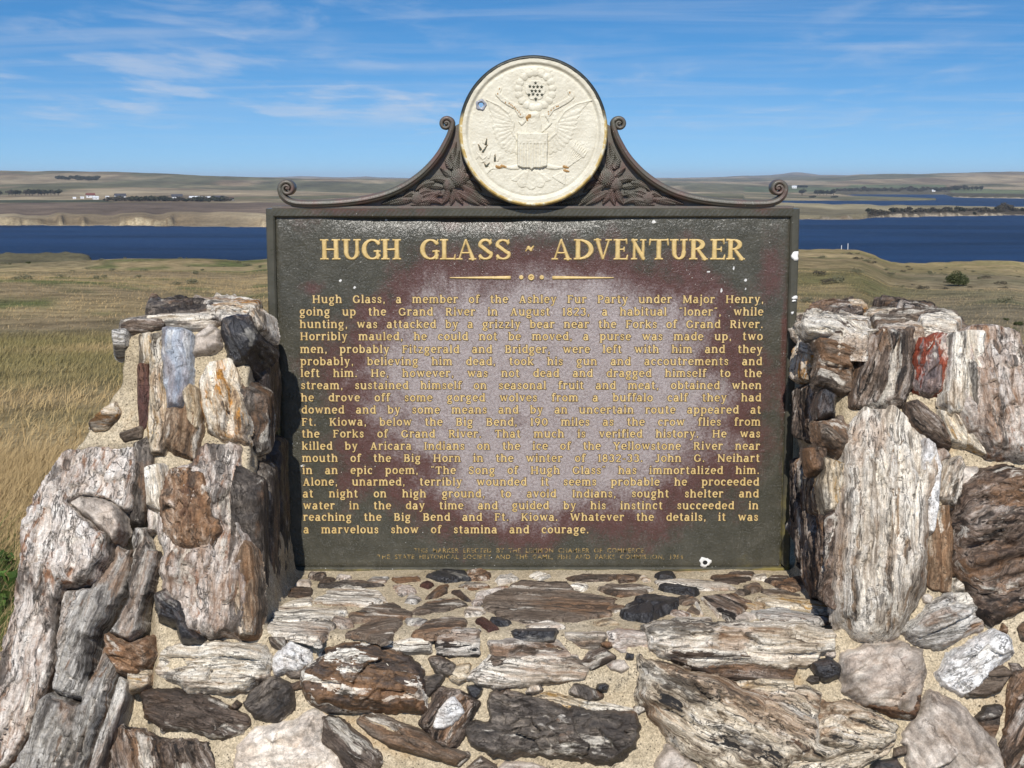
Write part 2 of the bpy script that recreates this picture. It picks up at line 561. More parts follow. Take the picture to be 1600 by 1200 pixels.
def sign_paint(name, leather, hatch=False):
    m, t, b = mat(name)
    tc = t.n('ShaderNodeTexCoord')
    p = tc.outputs['Object']
    lea = t.noise(p, 210, 4, .62, .25)
    ridg = t.math('ABSOLUTE', t.math('SUBTRACT', t.noise(p, 105, 4, .6, .35), .5))
    big = t.noise(p, 7, 4, .6)
    med = t.noise(p, 26, 5, .65)
    fd = t.attr('fade')
    fdn = t.math('ADD', fd, t.math('MULTIPLY', t.math('SUBTRACT', big, .5), .55))
    fdn = t.math('ADD', fdn, t.math('MULTIPLY', t.math('SUBTRACT', lea, .5), .34))
    strk = t.noise(t.vmath('MULTIPLY', p, (1, 1, .16)), 60, 5, .65, .3)
    fdn = t.math('ADD', fdn, t.math('MULTIPLY', t.math('SUBTRACT', strk, .5), .22))
    fdn = t.math('ADD', fdn, t.math('MULTIPLY', t.math('SUBTRACT', med, .5), .4))
    c = t.mix(t.ss(med, .35, .7), (.056, .053, .038), (.078, .073, .054))
    c = t.mix(t.ss(fdn, .22, .52), c, PRIMER)
    grain = t.noise(p, 520, 2, .7)
    pale = t.mix(t.ss(t.math('ADD', t.math('MULTIPLY', grain, .45), t.math('MULTIPLY', lea, .55)), .38, .58), (.275, .222, .214), (.385, .338, .328))
    c = t.mix(t.ss(fdn, .48, .88), c, pale)
    # yellow lichen-like edge where the frame meets the stone
    yl = t.attr('yellow')
    c = t.mix(t.math('MULTIPLY', t.ss(t.math('ADD', yl, t.math('MULTIPLY', t.math('SUBTRACT', med, .5), .9)), .35, .8), .75), c, (.22, .175, .04))
    wh = t.attr('white')
    c = t.mix(t.ss(t.math('ADD', wh, t.math('MULTIPLY', t.math('SUBTRACT', med, .5), .35)), .42, .5), c, (.72, .71, .68))
    sp = t.voro(p, 85)
    spm = t.math('MULTIPLY', t.ss(sp, .105, .06), t.ss(t.noise(p, 31, 2, .5), .57, .62))
    c = t.mix(spm, c, (.52, .51, .47))
    sc2 = t.noise(t.vmath('MULTIPLY', p, (1, 1, .35)), 64, 5, .65, .5)
    c = t.mix(t.math('MULTIPLY', t.ss(t.math('ABSOLUTE', t.math('SUBTRACT', sc2, .5)), .006, 0.), t.ss(big, .5, .62)), c, (.20, .19, .16))
    t.l(c, b.inputs['Base Color'])
    b.inputs['Roughness'].default_value = .38
    t.l(t.math('ADD', .20, t.math('MULTIPLY', med, .18)), b.inputs['Roughness'])
    b.inputs['Specular IOR Level'].default_value = .5
    b.inputs['Coat Weight'].default_value = .28
    b.inputs['Coat Roughness'].default_value = .16
    t.l(t.bump(lea, leather, .0022), b.inputs['Coat Normal'])
    hg = t.math('SUBTRACT', t.math('MULTIPLY', lea, .8), t.math('MULTIPLY', t.ss(ridg, .035, 0.), .3))
    if hatch:
        sx = t.n('ShaderNodeSeparateXYZ')
        t.l(p, sx.inputs[0])
        ln = t.math('SINE', t.math('MULTIPLY', t.math('ADD', sx.outputs[0], t.math('MULTIPLY', sx.outputs[2], -.9)), 640.))
        hg = t.math('ADD', hg, t.math('MULTIPLY', ln, .25))
    t.l(t.bump(hg, leather, .0035), b.inputs['Normal'])
    return m


M_PANEL = sign_paint('leathery_green_paint', .6)
M_FRAME = sign_paint('green_frame_paint', .18)
M_TOPBAR = sign_paint('green_hatched_paint', .22, True)

# bronze-green casting of the pediment
m, t, b = mat('dark_green_casting')
p = t.n('ShaderNodeTexCoord').outputs['Object']
med = t.noise(p, 22, 5, .65)
fine = t.noise(p, 300, 3, .6)
c = t.mix(t.ss(med, .40, .66), (.098, .094, .076), (.135, .084, .072))
sp = t.voro(p, 120)
c = t.mix(t.math('MULTIPLY', t.ss(sp, .12, .05), t.ss(t.noise(p, 33, 2, .5), .55, .62)), c, (.5, .49, .45))
geo = t.n('ShaderNodeNewGeometry')
c = t.mix(t.math('MULTIPLY', t.ss(geo.outputs['Pointiness'], .52, .60), .5), c, (.15, .13, .11))
t.l(c, b.inputs['Base Color'])
b.inputs['Roughness'].default_value = .42
t.l(t.bump(t.math('ADD', fine, med), .25, .003), b.inputs['Normal'])
M_CAST = m

# gold lettering
m, t, b = mat('worn_gold_paint')
p = t.n('ShaderNodeTexCoord').outputs['Object']
n1 = t.noise(p, 55, 5, .7)
n2 = t.noise(p, 300, 3, .6)
c = t.mix(t.ss(n1, .35, .6), (.52, .365, .14), (.66, .485, .21))
c = t.mix(t.math('MULTIPLY', t.ss(t.math('ADD', t.math('MULTIPLY', n1, .6), t.math('MULTIPLY', n2, .4)), .56, .66), .6), c, (.22, .13, .06))
t.l(c, b.inputs['Base Color'])
b.inputs['Roughness'].default_value = .5
t.l(t.bump(n2, .3, .001), b.inputs['Normal'])
M_GOLD = m

# cream medallion paint; attribute chip: 0 paint, .5 rust, 1 dark metal
m, t, b = mat('cream_seal_paint')
p = t.n('ShaderNodeTexCoord').outputs['Object']
n1 = t.noise(p, 30, 5, .6)
n2 = t.noise(p, 420, 3, .65)
c = t.mix(t.ss(n1, .35, .65), (.60, .56, .45), (.68, .645, .53))
pt = t.math('MULTIPLY', t.ss(t.voro(p, 190), .16, .06), t.ss(t.noise(p, 24, 2, .5), .52, .6))
c = t.mix(t.math('MULTIPLY', pt, .75), c, (.20, .15, .08))
ch = t.math('ADD', t.attr('chip'), t.math('MULTIPLY', t.math('SUBTRACT', t.noise(p, 260, 3, .6), .5), .5))
c = t.mix(t.ss(ch, .33, .42), c, (.34, .19, .06))
c = t.mix(t.ss(ch, .75, .85), c, (.05, .065, .05))
t.l(c, b.inputs['Base Color'])
b.inputs['Roughness'].default_value = .5
t.l(t.bump(t.math('ADD', n2, n1), .25, .003), b.inputs['Normal'])
M_CREAM = m

m, t, b = mat('gilt_rim')
p = t.n('ShaderNodeTexCoord').outputs['Object']
sx = t.n('ShaderNodeSeparateXYZ')
t.l(p, sx.inputs[0])
n1 = t.noise(p, 60, 4, .65)
up_ = t.ss(t.math('ADD', sx.outputs[2], t.math('MULTIPLY', t.math('SUBTRACT', n1, .5), .05)), .02, .045)   # upper rim has lost its gilding
c = t.mix(t.ss(n1, .35, .65), (.44, .30, .09), (.62, .49, .23))
c = t.mix(t.ss(n1, .56, .62), c, (.70, .65, .50))
c = t.mix(up_, c, (.03, .033, .027))
t.l(c, b.inputs['Base Color'])
b.inputs['Roughness'].default_value = .45
t.l(t.bump(n1, .4, .003), b.inputs['Normal'])
M_RIM = m


def flat_mat(name, col, rough=.6, spec=.4, var=.25, scale=60):
    m, t, b = mat(name)
    p = t.n('ShaderNodeTexCoord').outputs['Object']
    n1 = t.noise(p, scale, 4, .6)
    c = t.mix(t.ss(n1, .3, .7), tuple(v * (1 - var) for v in col), tuple(min(1, v * (1 + var)) for v in col))
    t.l(c, b.inputs['Base Color'])
    b.inputs['Roughness'].default_value = rough
    b.inputs['Specular IOR Level'].default_value = spec
    return m


m, t, b = mat('rubbed_gold_paint')
p = t.n('ShaderNodeTexCoord').outputs['Object']
n1 = t.noise(p, 210, 4, .7)
t.l(t.mix(t.ss(n1, .40, .58), (.075, .068, .045), (.36, .245, .085)), b.inputs['Base Color'])
b.inputs['Roughness'].default_value = .5
M_GOLD2 = m
M_OUTL = flat_mat('dark_letter_edge', (.060, .036, .030), .5, .4, .3, 120)  # dark brown edge drawn round each letter
M_BARE = flat_mat('bare_metal', (.30, .31, .36), .35, .5)
M_WHITE = flat_mat('white_spatter', (.74, .73, .70), .7)
M_BLACK = flat_mat('black_iron', (.015, .015, .015), .5)

# terrain: vertex colour with fine variation
m, t, b = mat('prairie_ground')
geo = t.n('ShaderNodeNewGeometry')
pos = geo.outputs['Position']
vc = t.attr('Col', 'Color')
n1 = t.noise(pos, .9, 6, .65)
n2 = t.noise(pos, 14, 5, .7)
n3 = t.noise(pos, .035, 6, .62)
c = t.vary(vc, t.ss(n1, .3, .7), .38)
c = t.vary(c, t.ss(n2, .3, .7), .30)
c = t.vary(c, t.ss(n3, .3, .7), .22)
n8 = t.noise(t.vmath('MULTIPLY', pos, (1, .3, 1)), .011, 7, .65)
c = t.vary(c, t.ss(n8, .32, .68), .30)
t.l(c, b.inputs['Base Color'])
b.inputs['Roughness'].default_value = .95
b.inputs['Specular IOR Level'].default_value = .1
t.l(t.bump(t.math('ADD', n2, n1), .5, .12), b.inputs['Normal'])
M_GROUND = m

m, t, b = mat('river_water')
geo = t.n('ShaderNodeNewGeometry')
pos = geo.outputs['Position']
w1 = t.noise(t.vmath('MULTIPLY', pos, (.55, 1, 1)), .35, 6, .7)
w2 = t.noise(t.vmath('MULTIPLY', pos, (.22, 1, 1)), .022, 6, .62)
c = t.mix(t.ss(w2, .35, .65), (.0025, .0085, .031), (.0115, .033, .092))  # wind and glare bands put into the water colour
c = t.mix(t.math('MULTIPLY', t.ss(w1, .45, .7), .5), c, (.013, .033, .088))
t.l(c, b.inputs['Base Color'])
b.inputs['Roughness'].default_value = .42
b.inputs['Specular IOR Level'].default_value = .16
t.l(t.bump(w1, 1.0, 1.4), b.inputs['Normal'])
M_WATER = m


def leaf_mat(name, lo, hi, scale=3.):
    m, t, b = mat(name)
    geo = t.n('ShaderNodeNewGeometry')
    p = t.n('ShaderNodeTexCoord').outputs['Object']
    n1 = t.noise(p, scale, 3, .6)
    rnd = geo.outputs['Random Per Island']
    f = t.math('ADD', t.math('MULTIPLY', n1, .5), t.math('MULTIPLY', rnd, .5))
    t.l(t.mix(t.ss(f, .25, .8), lo, hi), b.inputs['Base Color'])
    b.inputs['Roughness'].default_value = .8
    b.inputs['Specular IOR Level'].default_value = .2
    return m


M_BUSH = leaf_mat('juniper_leaves', (.028, .038, .015), (.11, .12, .05))
M_DTREE = leaf_mat('dark_tree_leaves', (.020, .024, .014), (.06, .06, .035), .4)
M_GTREE = leaf_mat('grey_scrub_leaves', (.05, .045, .033), (.12, .10, .07), .4)
M_SAGE = leaf_mat('sage_leaves', (.11, .108, .062), (.21, .20, .125))
M_WEED = leaf_mat('weed_leaves', (.03, .06, .012), (.09, .16, .035), 8)
M_TRUNK = flat_mat('bark_brown', (.10, .075, .055), .9, .1)
m, t, b = mat('grass_blades')
t.l(t.attr('Col', 'Color'), b.inputs['Base Color'])
b.inputs['Roughness'].default_value = .75
b.inputs['Specular IOR Level'].default_value = .2
M_BLADE = m
M_WALLW = flat_mat('white_siding', (.72, .72, .72), .8, .2, .06, .4)
M_ROOFD = flat_mat('dark_shingles', (.07, .07, .08), .9, .1, .2, .6)
M_ROOFR = flat_mat('red_brown_roof', (.16, .06, .05), .9, .1, .2, .6)
M_ROOFW = flat_mat('pale_metal_roof', (.62, .64, .66), .6, .3, .08, .4)
M_GLASS = flat_mat('dark_window_glass', (.03, .035, .045), .2, .5, .1)

# ================================================================== TERRAIN
YH = 283.0
WATER_Z = CAMH - 25.0


def col_y(px_pts, v):
    return lambda x: np.interp(x, px_pts, v)


def t2r(y, h=25.):
    return h / ((y - YH) / F)


# azimuth columns expressed as photo x (tan of the azimuth), wide on either side, and a coarse fan behind
xs_in = np.linspace(-500, 2100, 760)
az = np.arctan((xs_in - 800) / F)
rest = np.linspace(az[-1], az[0] + 2 * math.pi, 70)[1:-1]
az = np.concatenate([az, rest, [az[0] + 2 * math.pi]])
X = np.tan(np.clip(np.where(az > math.pi, az - 2 * math.pi, az), -1.2, 1.2)) * F + 800
X = np.clip(X, -1500, 3100)
rr = np.concatenate([np.geomspace(1.2, 300, 150), np.geomspace(300, 3000, 300)[1:], np.geomspace(3000, 18000, 130)[1:]])
Xg, Rg = np.meshgrid(X, rr)
Ag = np.meshgrid(az, rr)[0]
Wx, Wy = Rg * np.sin(Ag), Rg * np.cos(Ag)

yc = np.interp(X, [-1500, 0, 140, 300, 380, 415, 500, 1180, 1250, 1320, 1345, 1365, 1390, 1430, 1540, 1580, 1600, 1700, 3100],
               [405, 405, 405, 404, 406, 402, 398, 386, 386, 385, 387, 394, 404, 405, 399, 399, 401, 408, 410])
rc = np.interp(X, [-1500, 0, 420, 1180, 1300, 1345, 1390, 1540, 1700, 3100], [170, 170, 190, 230, 250, 235, 220, 260, 260, 220])
tcr = (yc - YH) / F - CAMH / rc
# near slope down to its crest
und = fbm(Wx / 35, Wy / 35, seed=5) * .9 * sstep(10, 60, Rg) + fbm(Wx / 9, Wy / 9, seed=8) * .14 * sstep(5, 20, Rg)
und *= (1 - .8 * sstep(.7, 1.0, Rg / rc[None]))
wob = 1 - .10 * np.sin(np.clip(Rg / rc[None], 0, 1) * math.pi) * np.interp(X, [-200, 500, 1250, 1500], [.6, .2, -.6, -1.6])[None]
z_near = -tcr[None] * Rg / wob ** -1 + und
z_near = np.where(Rg < 6, -tcr[None] * Rg * wob, z_near)
z_crest = -(tcr * rc)
z_after = z_crest[None] - (Rg - rc[None]) * .38 * sstep(0, 25, Rg - rc[None]) - .02 * (Rg - rc[None])
z = np.where(Rg <= rc[None], z_near, z_after)
z = np.maximum(z, WATER_Z - 3)
# low grassy bench at the left, standing in the river
bx = np.interp(X, [-1500, 100, 128, 142, 154, 3100], [1, 1, .95, .78, 0, 0])
bench = WATER_Z + 3.9 + fbm(Wx / 20, Wy / 20, seed=3) * .35
bench = WATER_Z - 3 + (bench - WATER_Z + 3) * sstep(0, 1, bx)[None] * (1 - sstep(0, 9, Rg - 448 - 8 * vnoise(Xg / 15, Xg * 0)))
z = np.where((Rg > 330) & (Rg < 470), np.maximum(z, bench), z)

# far shores (all in metres from the camera)
r1 = np.interp(X, [-1500, 0, 100, 200, 300, 420, 1000, 1250, 1300, 1345, 1352, 1365, 1400, 1500, 1600, 3100],
               t2r(np.array([347, 347.5, 348.5, 349.5, 351, 353.5, 345, 341.5, 341, 340.5, 339, 337.5, 336.5, 334.5, 332.5, 330])))
r1 = r1 * (1 + .010 * vnoise(X / 23, X * 0, seed=4) + .004 * vnoise(X / 6, X * 0, seed=4))
has2 = np.interp(X, [-1500, 950, 1150, 1170, 3100], [0, 0, 0, 1, 1]) > .5
r2 = np.interp(X, [-1500, 1150, 1220, 1350, 1600, 3100], [1500, t2r(318.), t2r(318.), t2r(320.5), t2r(322.), t2r(323.)])
r3 = np.interp(X, [-1500, 1220, 1400, 1440, 1458, 1460, 3100], [1500, t2r(312.6), t2r(312.2), t2r(311.5), t2r(311), 9e5, 9e5])
w3 = (X >= 1310) & (X < 1459)
r4 = np.where(w3, np.interp(X, [1310, 1330, 1400, 1459], [t2r(304.6), t2r(306.4), t2r(308.), t2r(309.9)]), 1e3)
r5 = np.interp(X, [-1500, 1309, 1310, 1330, 1470, 1482, 1500, 1600, 3100], [2600, 2600, t2r(304.3), t2r(302.9), t2r(302.8), t2r(306.5), t2r(307.3), t2r(308.3), t2r(309)])


def shore(d, w, hgt):           # land rising to hgt over w metres from its edge
    return hgt * sstep(0, 1, np.clip(d / w, 0, 1)) - .0


bl = sstep(.25, .6, np.clip(.62 + 1.3 * vnoise(X / 42, X * 0 + 3.3, seed=11) + .35 * vnoise(X / 9, X * 0, seed=12), 0, 1))   # where the bank is a bluff
left_bank = np.interp(X, [-1500, 700, 1100, 3100], [1, 1, 0, 0])
bw = 16 + (1 - bl) * 80
bh = np.interp(X, [-1500, 700, 1100, 1250, 1600, 3100], [4.0, 4.0, 3, 2.2, 1.6, 1.6]) * (1 + .3 * vnoise(X / 25, X * 0, seed=17))
d1 = Rg - r1[None]
e_far = np.where(d1 > 0, shore(d1, bw[None] * np.where(left_bank > .5, 1, .35)[None], bh[None]), -3.)
H2 = has2[None]
d2 = r2[None] - Rg
e_far = np.where(H2 & (d2 < 40), np.minimum(e_far, np.where(d2 > 0, shore(d2, 40, bh[None]), -3.)), e_far)
spit = (Rg > r3[None]) & (Rg < np.where(r4 > 1500, r4, 9e5)[None])
e_sp = np.minimum(shore(Rg - r3[None], 40, 2.0), np.where(r4 > 1500, shore(np.where(r4 > 1500, r4, 0)[None] - Rg, 40, 2.0), 2.0))
e_far = np.where(H2 & spit, e_sp, e_far)
d5 = Rg - r5[None]
e_far = np.where(H2 & (d5 > 0), np.maximum(e_far, shore(d5, 60, 3.5)), e_far)
z = np.where(Rg > 520, WATER_Z + e_far, z)

# rolling plain and hills behind: knots in distance, each with a height that varies across the view
def zy(y, r):
    return CAMH + (YH - y) / F * r


KN = [
    (1150, lambda x: zy(np.interp(x, [0, 420], [320.5, 321]), 1150)),
    (1500, lambda x: zy(np.interp(x, [0, 420], [309.5, 312]), 1500)),
    (1900, lambda x: zy(np.interp(x, [0, 200, 420], [301.5, 301.5, 304]), 1900)),
    (2700, lambda x: zy(np.interp(x, [-300, 0, 100, 200, 330, 420, 560, 800, 1250], [288, 286, 285, 287, 293, 295, 298, 300, 300]), 2700)),
    (3500, lambda x: zy(np.interp(x, [-400, -100, 20, 60, 100, 180, 240, 320, 400, 470, 560, 620, 800, 1010, 1310, 1480, 1600, 2000],
                                  [266, 269, 270, 272, 270.4, 271.6, 273.5, 276.5, 279, 281, 283, 286, 289, 290, 292, 291, 288, 284]), 3500)),
    (5200, lambda x: zy(np.interp(x, [-400, 300, 420, 540, 700, 1010, 1200, 1300, 1340, 1420, 1480, 1530, 1600, 1800, 2100],
                                  [272, 277, 280, 282, 281, 284, 283, 281, 277, 275, 273.5, 272.4, 271.4, 269, 271]), 5200)),
    (8000, lambda x: zy(np.interp(x, [-400, 300, 700, 1000, 1200, 1310, 1340, 1370, 1420, 1450, 1500, 2100],
                                  [276, 280, 282, 280.5, 278, 276, 273.2, 272.8, 274, 272.6, 272.3, 272]), 8000)),
    (12500, lambda x: zy(np.interp(x, [-400, 250, 330, 360, 390, 450, 470, 540, 575, 600, 660, 800, 1000, 1100, 1160, 1200, 1222, 1232, 1245, 1256, 1275, 1300, 1330, 1500, 2100],
                                   [275, 275, 276.5, 275.4, 276.6, 276.8, 275.6, 277.8, 276.0, 277.6, 279, 279.5, 278.6, 277.4, 275.6, 274.4, 271.6, 269.9, 269.8, 271.2, 273.6, 273.8, 275.5, 274, 274]), 12500)),
    (18000, lambda x: 0 * x + 10.),
]
kr = np.array([k[0] for k in KN], float)
kz = np.stack([k[1](X) for k in KN])                     # (k, cols)
lr = np.log(rr)
zh = np.empty_like(z)
for j in range(len(X)):
    zh[:, j] = np.interp(lr, np.log(kr), kz[:, j])
nz = fbm(Wx / 420, Wy / 420, seed=21, oct=5) * 11 * sstep(1900, 3200, Rg) * (1 - sstep(11000, 14000, Rg)) + fbm(Wx / 120, Wy / 120, seed=22) * 1.0 * sstep(900, 1600, Rg)
plain = zh + nz
wl = np.where(X < 1000, 1.0, 0.0)[None]
start = np.where(H2, np.maximum(r5 + 60, 2650)[None], (r1 + 130)[None])
blend = sstep(0, 1, (Rg - start) / np.where(H2, 700, 180))
z = np.where(Rg > start, z * (1 - blend) + plain * blend, z)
z = np.where((Rg > start) & (z < WATER_Z + 1.5), WATER_Z + 1.5, z)

# colours (linear albedo)
C = np.zeros(z.shape + (3,))
straw = np.array((.345, .26, .135))
olive = np.array((.165, .15, .062))
green = np.array((.088, .115, .035))
brown = np.array((.215, .165, .10))
g1 = fbm(Wx / 14, Wy / 7, seed=31, oct=5)
g2 = fbm(Wx / 5 + 9, Wy / 3.2, seed=32, oct=4)
C[:] = straw
a = sstep(-.16, .28, g1)[..., None]
C = C * (1 - a * .8) + olive * a * .8
a = (sstep(.08, .36, g2) * sstep(-.25, .2, fbm(Wx / 30, Wy / 22, seed=33)))[..., None]
C = C * (1 - a * .85) + green * a * .85
a = sstep(.15, .5, fbm(Wx / 22, Wy / 16, seed=34))[..., None] * .6
C = C * (1 - a) + brown * a
# right hand slope: greyer flank, golden rim
flank = (sstep(1330, 1480, Xg) * (1 - sstep(.5, .85, Rg / rc[None])) * sstep(12, 30, Rg))[..., None] * .5
C = C * (1 - flank) + np.array((.20, .175, .12)) * flank
rim = (sstep(.55, .95, Rg / rc[None]) * (Xg > 1100))[..., None] * .6
C = C * (1 - rim) + np.array((.345, .26, .118)) * rim
mid = (Rg > rc[None] * 1.02)[..., None]
C = np.where(mid & (Rg < 520)[..., None], np.array((.135, .115, .06)) * (1 + .25 * fbm(Wx / 14, Wy / 14, seed=35))[..., None], C)
far = (Rg > 520)
n4 = fbm(Wx / 80, Wy / 330, seed=41, oct=5)
n5 = fbm(Wx / 230, Wy / 700, seed=42, oct=5)
fc = np.array((.265, .205, .125)) + n4[..., None] * np.array((.15, .13, .085))  # tan patches, contrast raised to stand in for hill shading
a = sstep(-.05, .2, n5)[..., None] * .8
fc = fc * (1 - a) + np.array((.095, .098, .048)) * a
C = np.where(far[..., None], fc, C)
lb = (left_bank > .5)[None]
plow = lb & (Rg > 960) & (Rg < 1330 + 30 * vnoise(Xg / 60, Xg * 0))
C = np.where(plow[..., None], np.array((.155, .115, .082)) * (1 + .12 * n4)[..., None], C)
dk = lb & (Rg >= 1330) & (Rg < 1490) & (Xg < 178 + 12 * vnoise(Rg / 30, Rg * 0))
C = np.where(dk[..., None], np.array((.062, .066, .036)) * (1 + .15 * n4)[..., None], C)
# bluffs: bare pale banks where the shore is steep
bare = (d1 > -4) & (d1 < 11 + 3 * vnoise(Xg / 7, Xg * 0, seed=77)) & lb & (bl > .3)[None]
bm_ = (sstep(.2, .8, bl)[None] * np.clip(.75 + .5 * vnoise(Xg / 5, d1 / 3.5, seed=50) + .3 * np.sin(d1 * 1.1), .1, 1) * bare)[..., None]
C = C * (1 - bm_) + np.array((.345, .28, .175)) * bm_
beach = (d1 > -4) & (d1 < 6)
C = np.where((beach & ~bare)[..., None], np.array((.30, .25, .18)), C)
strip = H2 & (d1 > 6) & (d1 < 120) & (Xg > 1350)
C = np.where(strip[..., None], np.array((.085, .068, .045)) * (1 + .4 * n4)[..., None], C)
strip2 = H2 & (d1 > 8) & (Rg < r2[None]) & ~strip
C = np.where(strip2[..., None], np.array((.24, .20, .115)) * (1 + .25 * n4)[..., None], C)
scr = H2 & (d5 > 0) & (d5 < 420) & (Xg > 1300)
C = np.where(scr[..., None], np.array((.10, .085, .05)) * (1 + .4 * n4)[..., None], C)
sb = H2 & (d5 > -6) & (d5 < 18) & (Xg > 1480)
C = np.where(sb[..., None], np.array((.42, .34, .22)), C)
grn = H2 & (d5 >= 420) & (d5 < 800)
C = np.where(grn[..., None], np.array((.12, .135, .065)), C)
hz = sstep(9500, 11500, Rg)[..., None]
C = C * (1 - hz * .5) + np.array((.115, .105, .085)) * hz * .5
C = np.clip(C, .01, .9)

nx_, ny_ = len(X), len(rr)
idx = np.arange(nx_ * ny_).reshape(ny_, nx_)
q = np.stack([idx[:-1, :-1], idx[:-1, 1:], idx[1:, 1:], idx[1:, :-1]], -1).reshape(-1, 4)
q = q[:, ::-1]
V = np.stack([Wx, Wy, z], -1).reshape(-1, 3)
cidx = np.arange(nx_)
V = np.concatenate([V, [[0, 0, 0]]])
tri = np.stack([cidx[:-1], cidx[1:], np.full(nx_ - 1, len(V) - 1)], -1)[:, ::-1]
me = mesh_np('ground', V, [q, tri[:, ::-1]], True, [M_GROUND], {'Col': np.concatenate([C.reshape(-1, 3), [[.2, .16, .08]]])})
tag(link('ground', me), kind='structure')


def ground_z(x, y):
    """bilinear look-up in the polar grid"""
    x, y = np.asarray(x, float), np.asarray(y, float)
    r = np.hypot(x, y)
    a = np.arctan2(x, y)
    a = np.where(a < az[0], a + 2 * math.pi, a)
    ci = np.clip(np.searchsorted(az, a) - 1, 0, nx_ - 2)
    ri = np.clip(np.searchsorted(rr, r) - 1, 0, ny_ - 2)
    fa = np.clip((a - az[ci]) / (az[ci + 1] - az[ci]), 0, 1)
    fr = np.clip((r - rr[ri]) / (rr[ri + 1] - rr[ri]), 0, 1)
    return (z[ri, ci] * (1 - fa) + z[ri, ci + 1] * fa) * (1 - fr) + (z[ri + 1, ci] * (1 - fa) + z[ri + 1, ci + 1] * fa) * fr


def ground_col(x, y):
    x, y = np.asarray(x, float), np.asarray(y, float)
    r = np.hypot(x, y)
    a = np.arctan2(x, y)
    a = np.where(a < az[0], a + 2 * math.pi, a)
    ci = np.clip(np.searchsorted(az, a) - 1, 0, nx_ - 2)
    ri = np.clip(np.searchsorted(rr, r) - 1, 0, ny_ - 2)
    return C[ri, ci]


mb = MB()
ringr = [250, 900, 2000, 4000]
nseg = 48
wv, wf = [], []
mb.add([(math.sin(a) * 4600, math.cos(a) * 4600, WATER_Z) for a in np.linspace(0, 2 * math.pi, nseg, endpoint=False)], [tuple(range(nseg))[::-1]])
tag(mb.build('river', M_WATER), kind='structure')

# ================================================================== MONUMENT
H_LEDGE = .814
Y_SIGN = 2.92
fa0 = np.array((0, 2.49, CAMH - H_LEDGE))
BAT = .42
nF = np.array((0., -1., BAT))
nF /= np.linalg.norm(nF)
FRONT = (fa0, nF)
LEDGE = (np.array((0, 2.7, CAMH - H_LEDGE)), np.array((0., 0., 1.)))
TOPL = (np.array((0, 2.6, CAMH - .272)), np.array((0., 0., 1.)))
TOPR = (np.array((0, 2.6, CAMH - .290)), np.array((0., 0., 1.)))


def front(px, py):
    return hit(FRONT, px, py)


mon = empty('stone_monument', (0, 2.7, 0))
tag(mon, 'rough wall of petrified wood pieces set in sandy mortar, with two piers flanking the sign', 'monument')
ML = np.array(mon.location)


def prism(polypx, yback):
    """polygon on the battered front plane, run straight back"""
    mb = MB()
    A = [front(*p) for p in polypx]
    # local outward order does not matter: the voxel remesh closes it
    B = [np.array((a[0], yback, a[2])) for a in A]
    n = len(A)
    mb.add(A + B, [tuple(range(n)), tuple(range(2 * n - 1, n - 1, -1))] + [(i, (i + 1) % n + 0, n + (i + 1) % n, n + i)[::-1] for i in range(n)])
    return mb


zl_front = 990
XR = .593                        # inner face of the right pier


def front_x(X, py):
    """photo x of the point X metres right on the front plane, at photo row py"""
    lo_, hi_ = 700., 1500.
    for _ in range(40):
        m_ = (lo_ + hi_) / 2
        if front(m_, py)[0] < X:
            lo_ = m_
        else:
            hi_ = m_
    return lo_


inL = [(410, 990), (401, 870), (393, 760), (390, 640), (388, 508)]
outL = [(238, 507), (196, 530), (184, 606), (150, 664), (112, 704), (66, 790), (48, 900), (6, 1060), (-40, 1300), (-60, 1900)]
pl = prism(outL + [(410, 1900)] + inL, 2.912)
pl2 = prism(outL + [(395, 1900)] + [(x - 18, y) for x, y in inL], 3.10)
inR = [(front_x(XR, y), y) for y in (523, 640, 760, 880, 985, 1900)]
pr = prism(inR + [(1900, 1900), (1800, 600), (1560, 580), (1480, 523)], 2.912)
pr2 = prism([(x + 14, y) for x, y in inR] + [(1900, 1900), (1800, 600), (1560, 580), (1480, 523)], 3.22)
pb = prism([(350, zl_front), (1380, zl_front), (1380, 1900), (350, 1900)], 3.20)


def remeshed(mbs, voxel):
    big = MB()
    for mbx in mbs:
        big.add(mbx.v, mbx.f)
    me0 = big.mesh('tmp')
    import bmesh
    bm = bmesh.new()
    bm.from_mesh(me0)
    bmesh.ops.recalc_face_normals(bm, faces=bm.faces)
    bm.to_mesh(me0)
    bm.free()
    ob = bpy.data.objects.new('tmp', me0)
    COL.objects.link(ob)
    md = ob.modifiers.new('r', 'REMESH')
    md.mode = 'VOXEL'
    md.voxel_size = voxel
    s2 = ob.modifiers.new('s', 'SMOOTH')
    s2.iterations = 6
    s2.factor = .5
    dg = bpy.context.evaluated_depsgraph_get()
    me1 = bpy.data.meshes.new_from_object(ob.evaluated_get(dg))
    bpy.data.objects.remove(ob)
    return me1


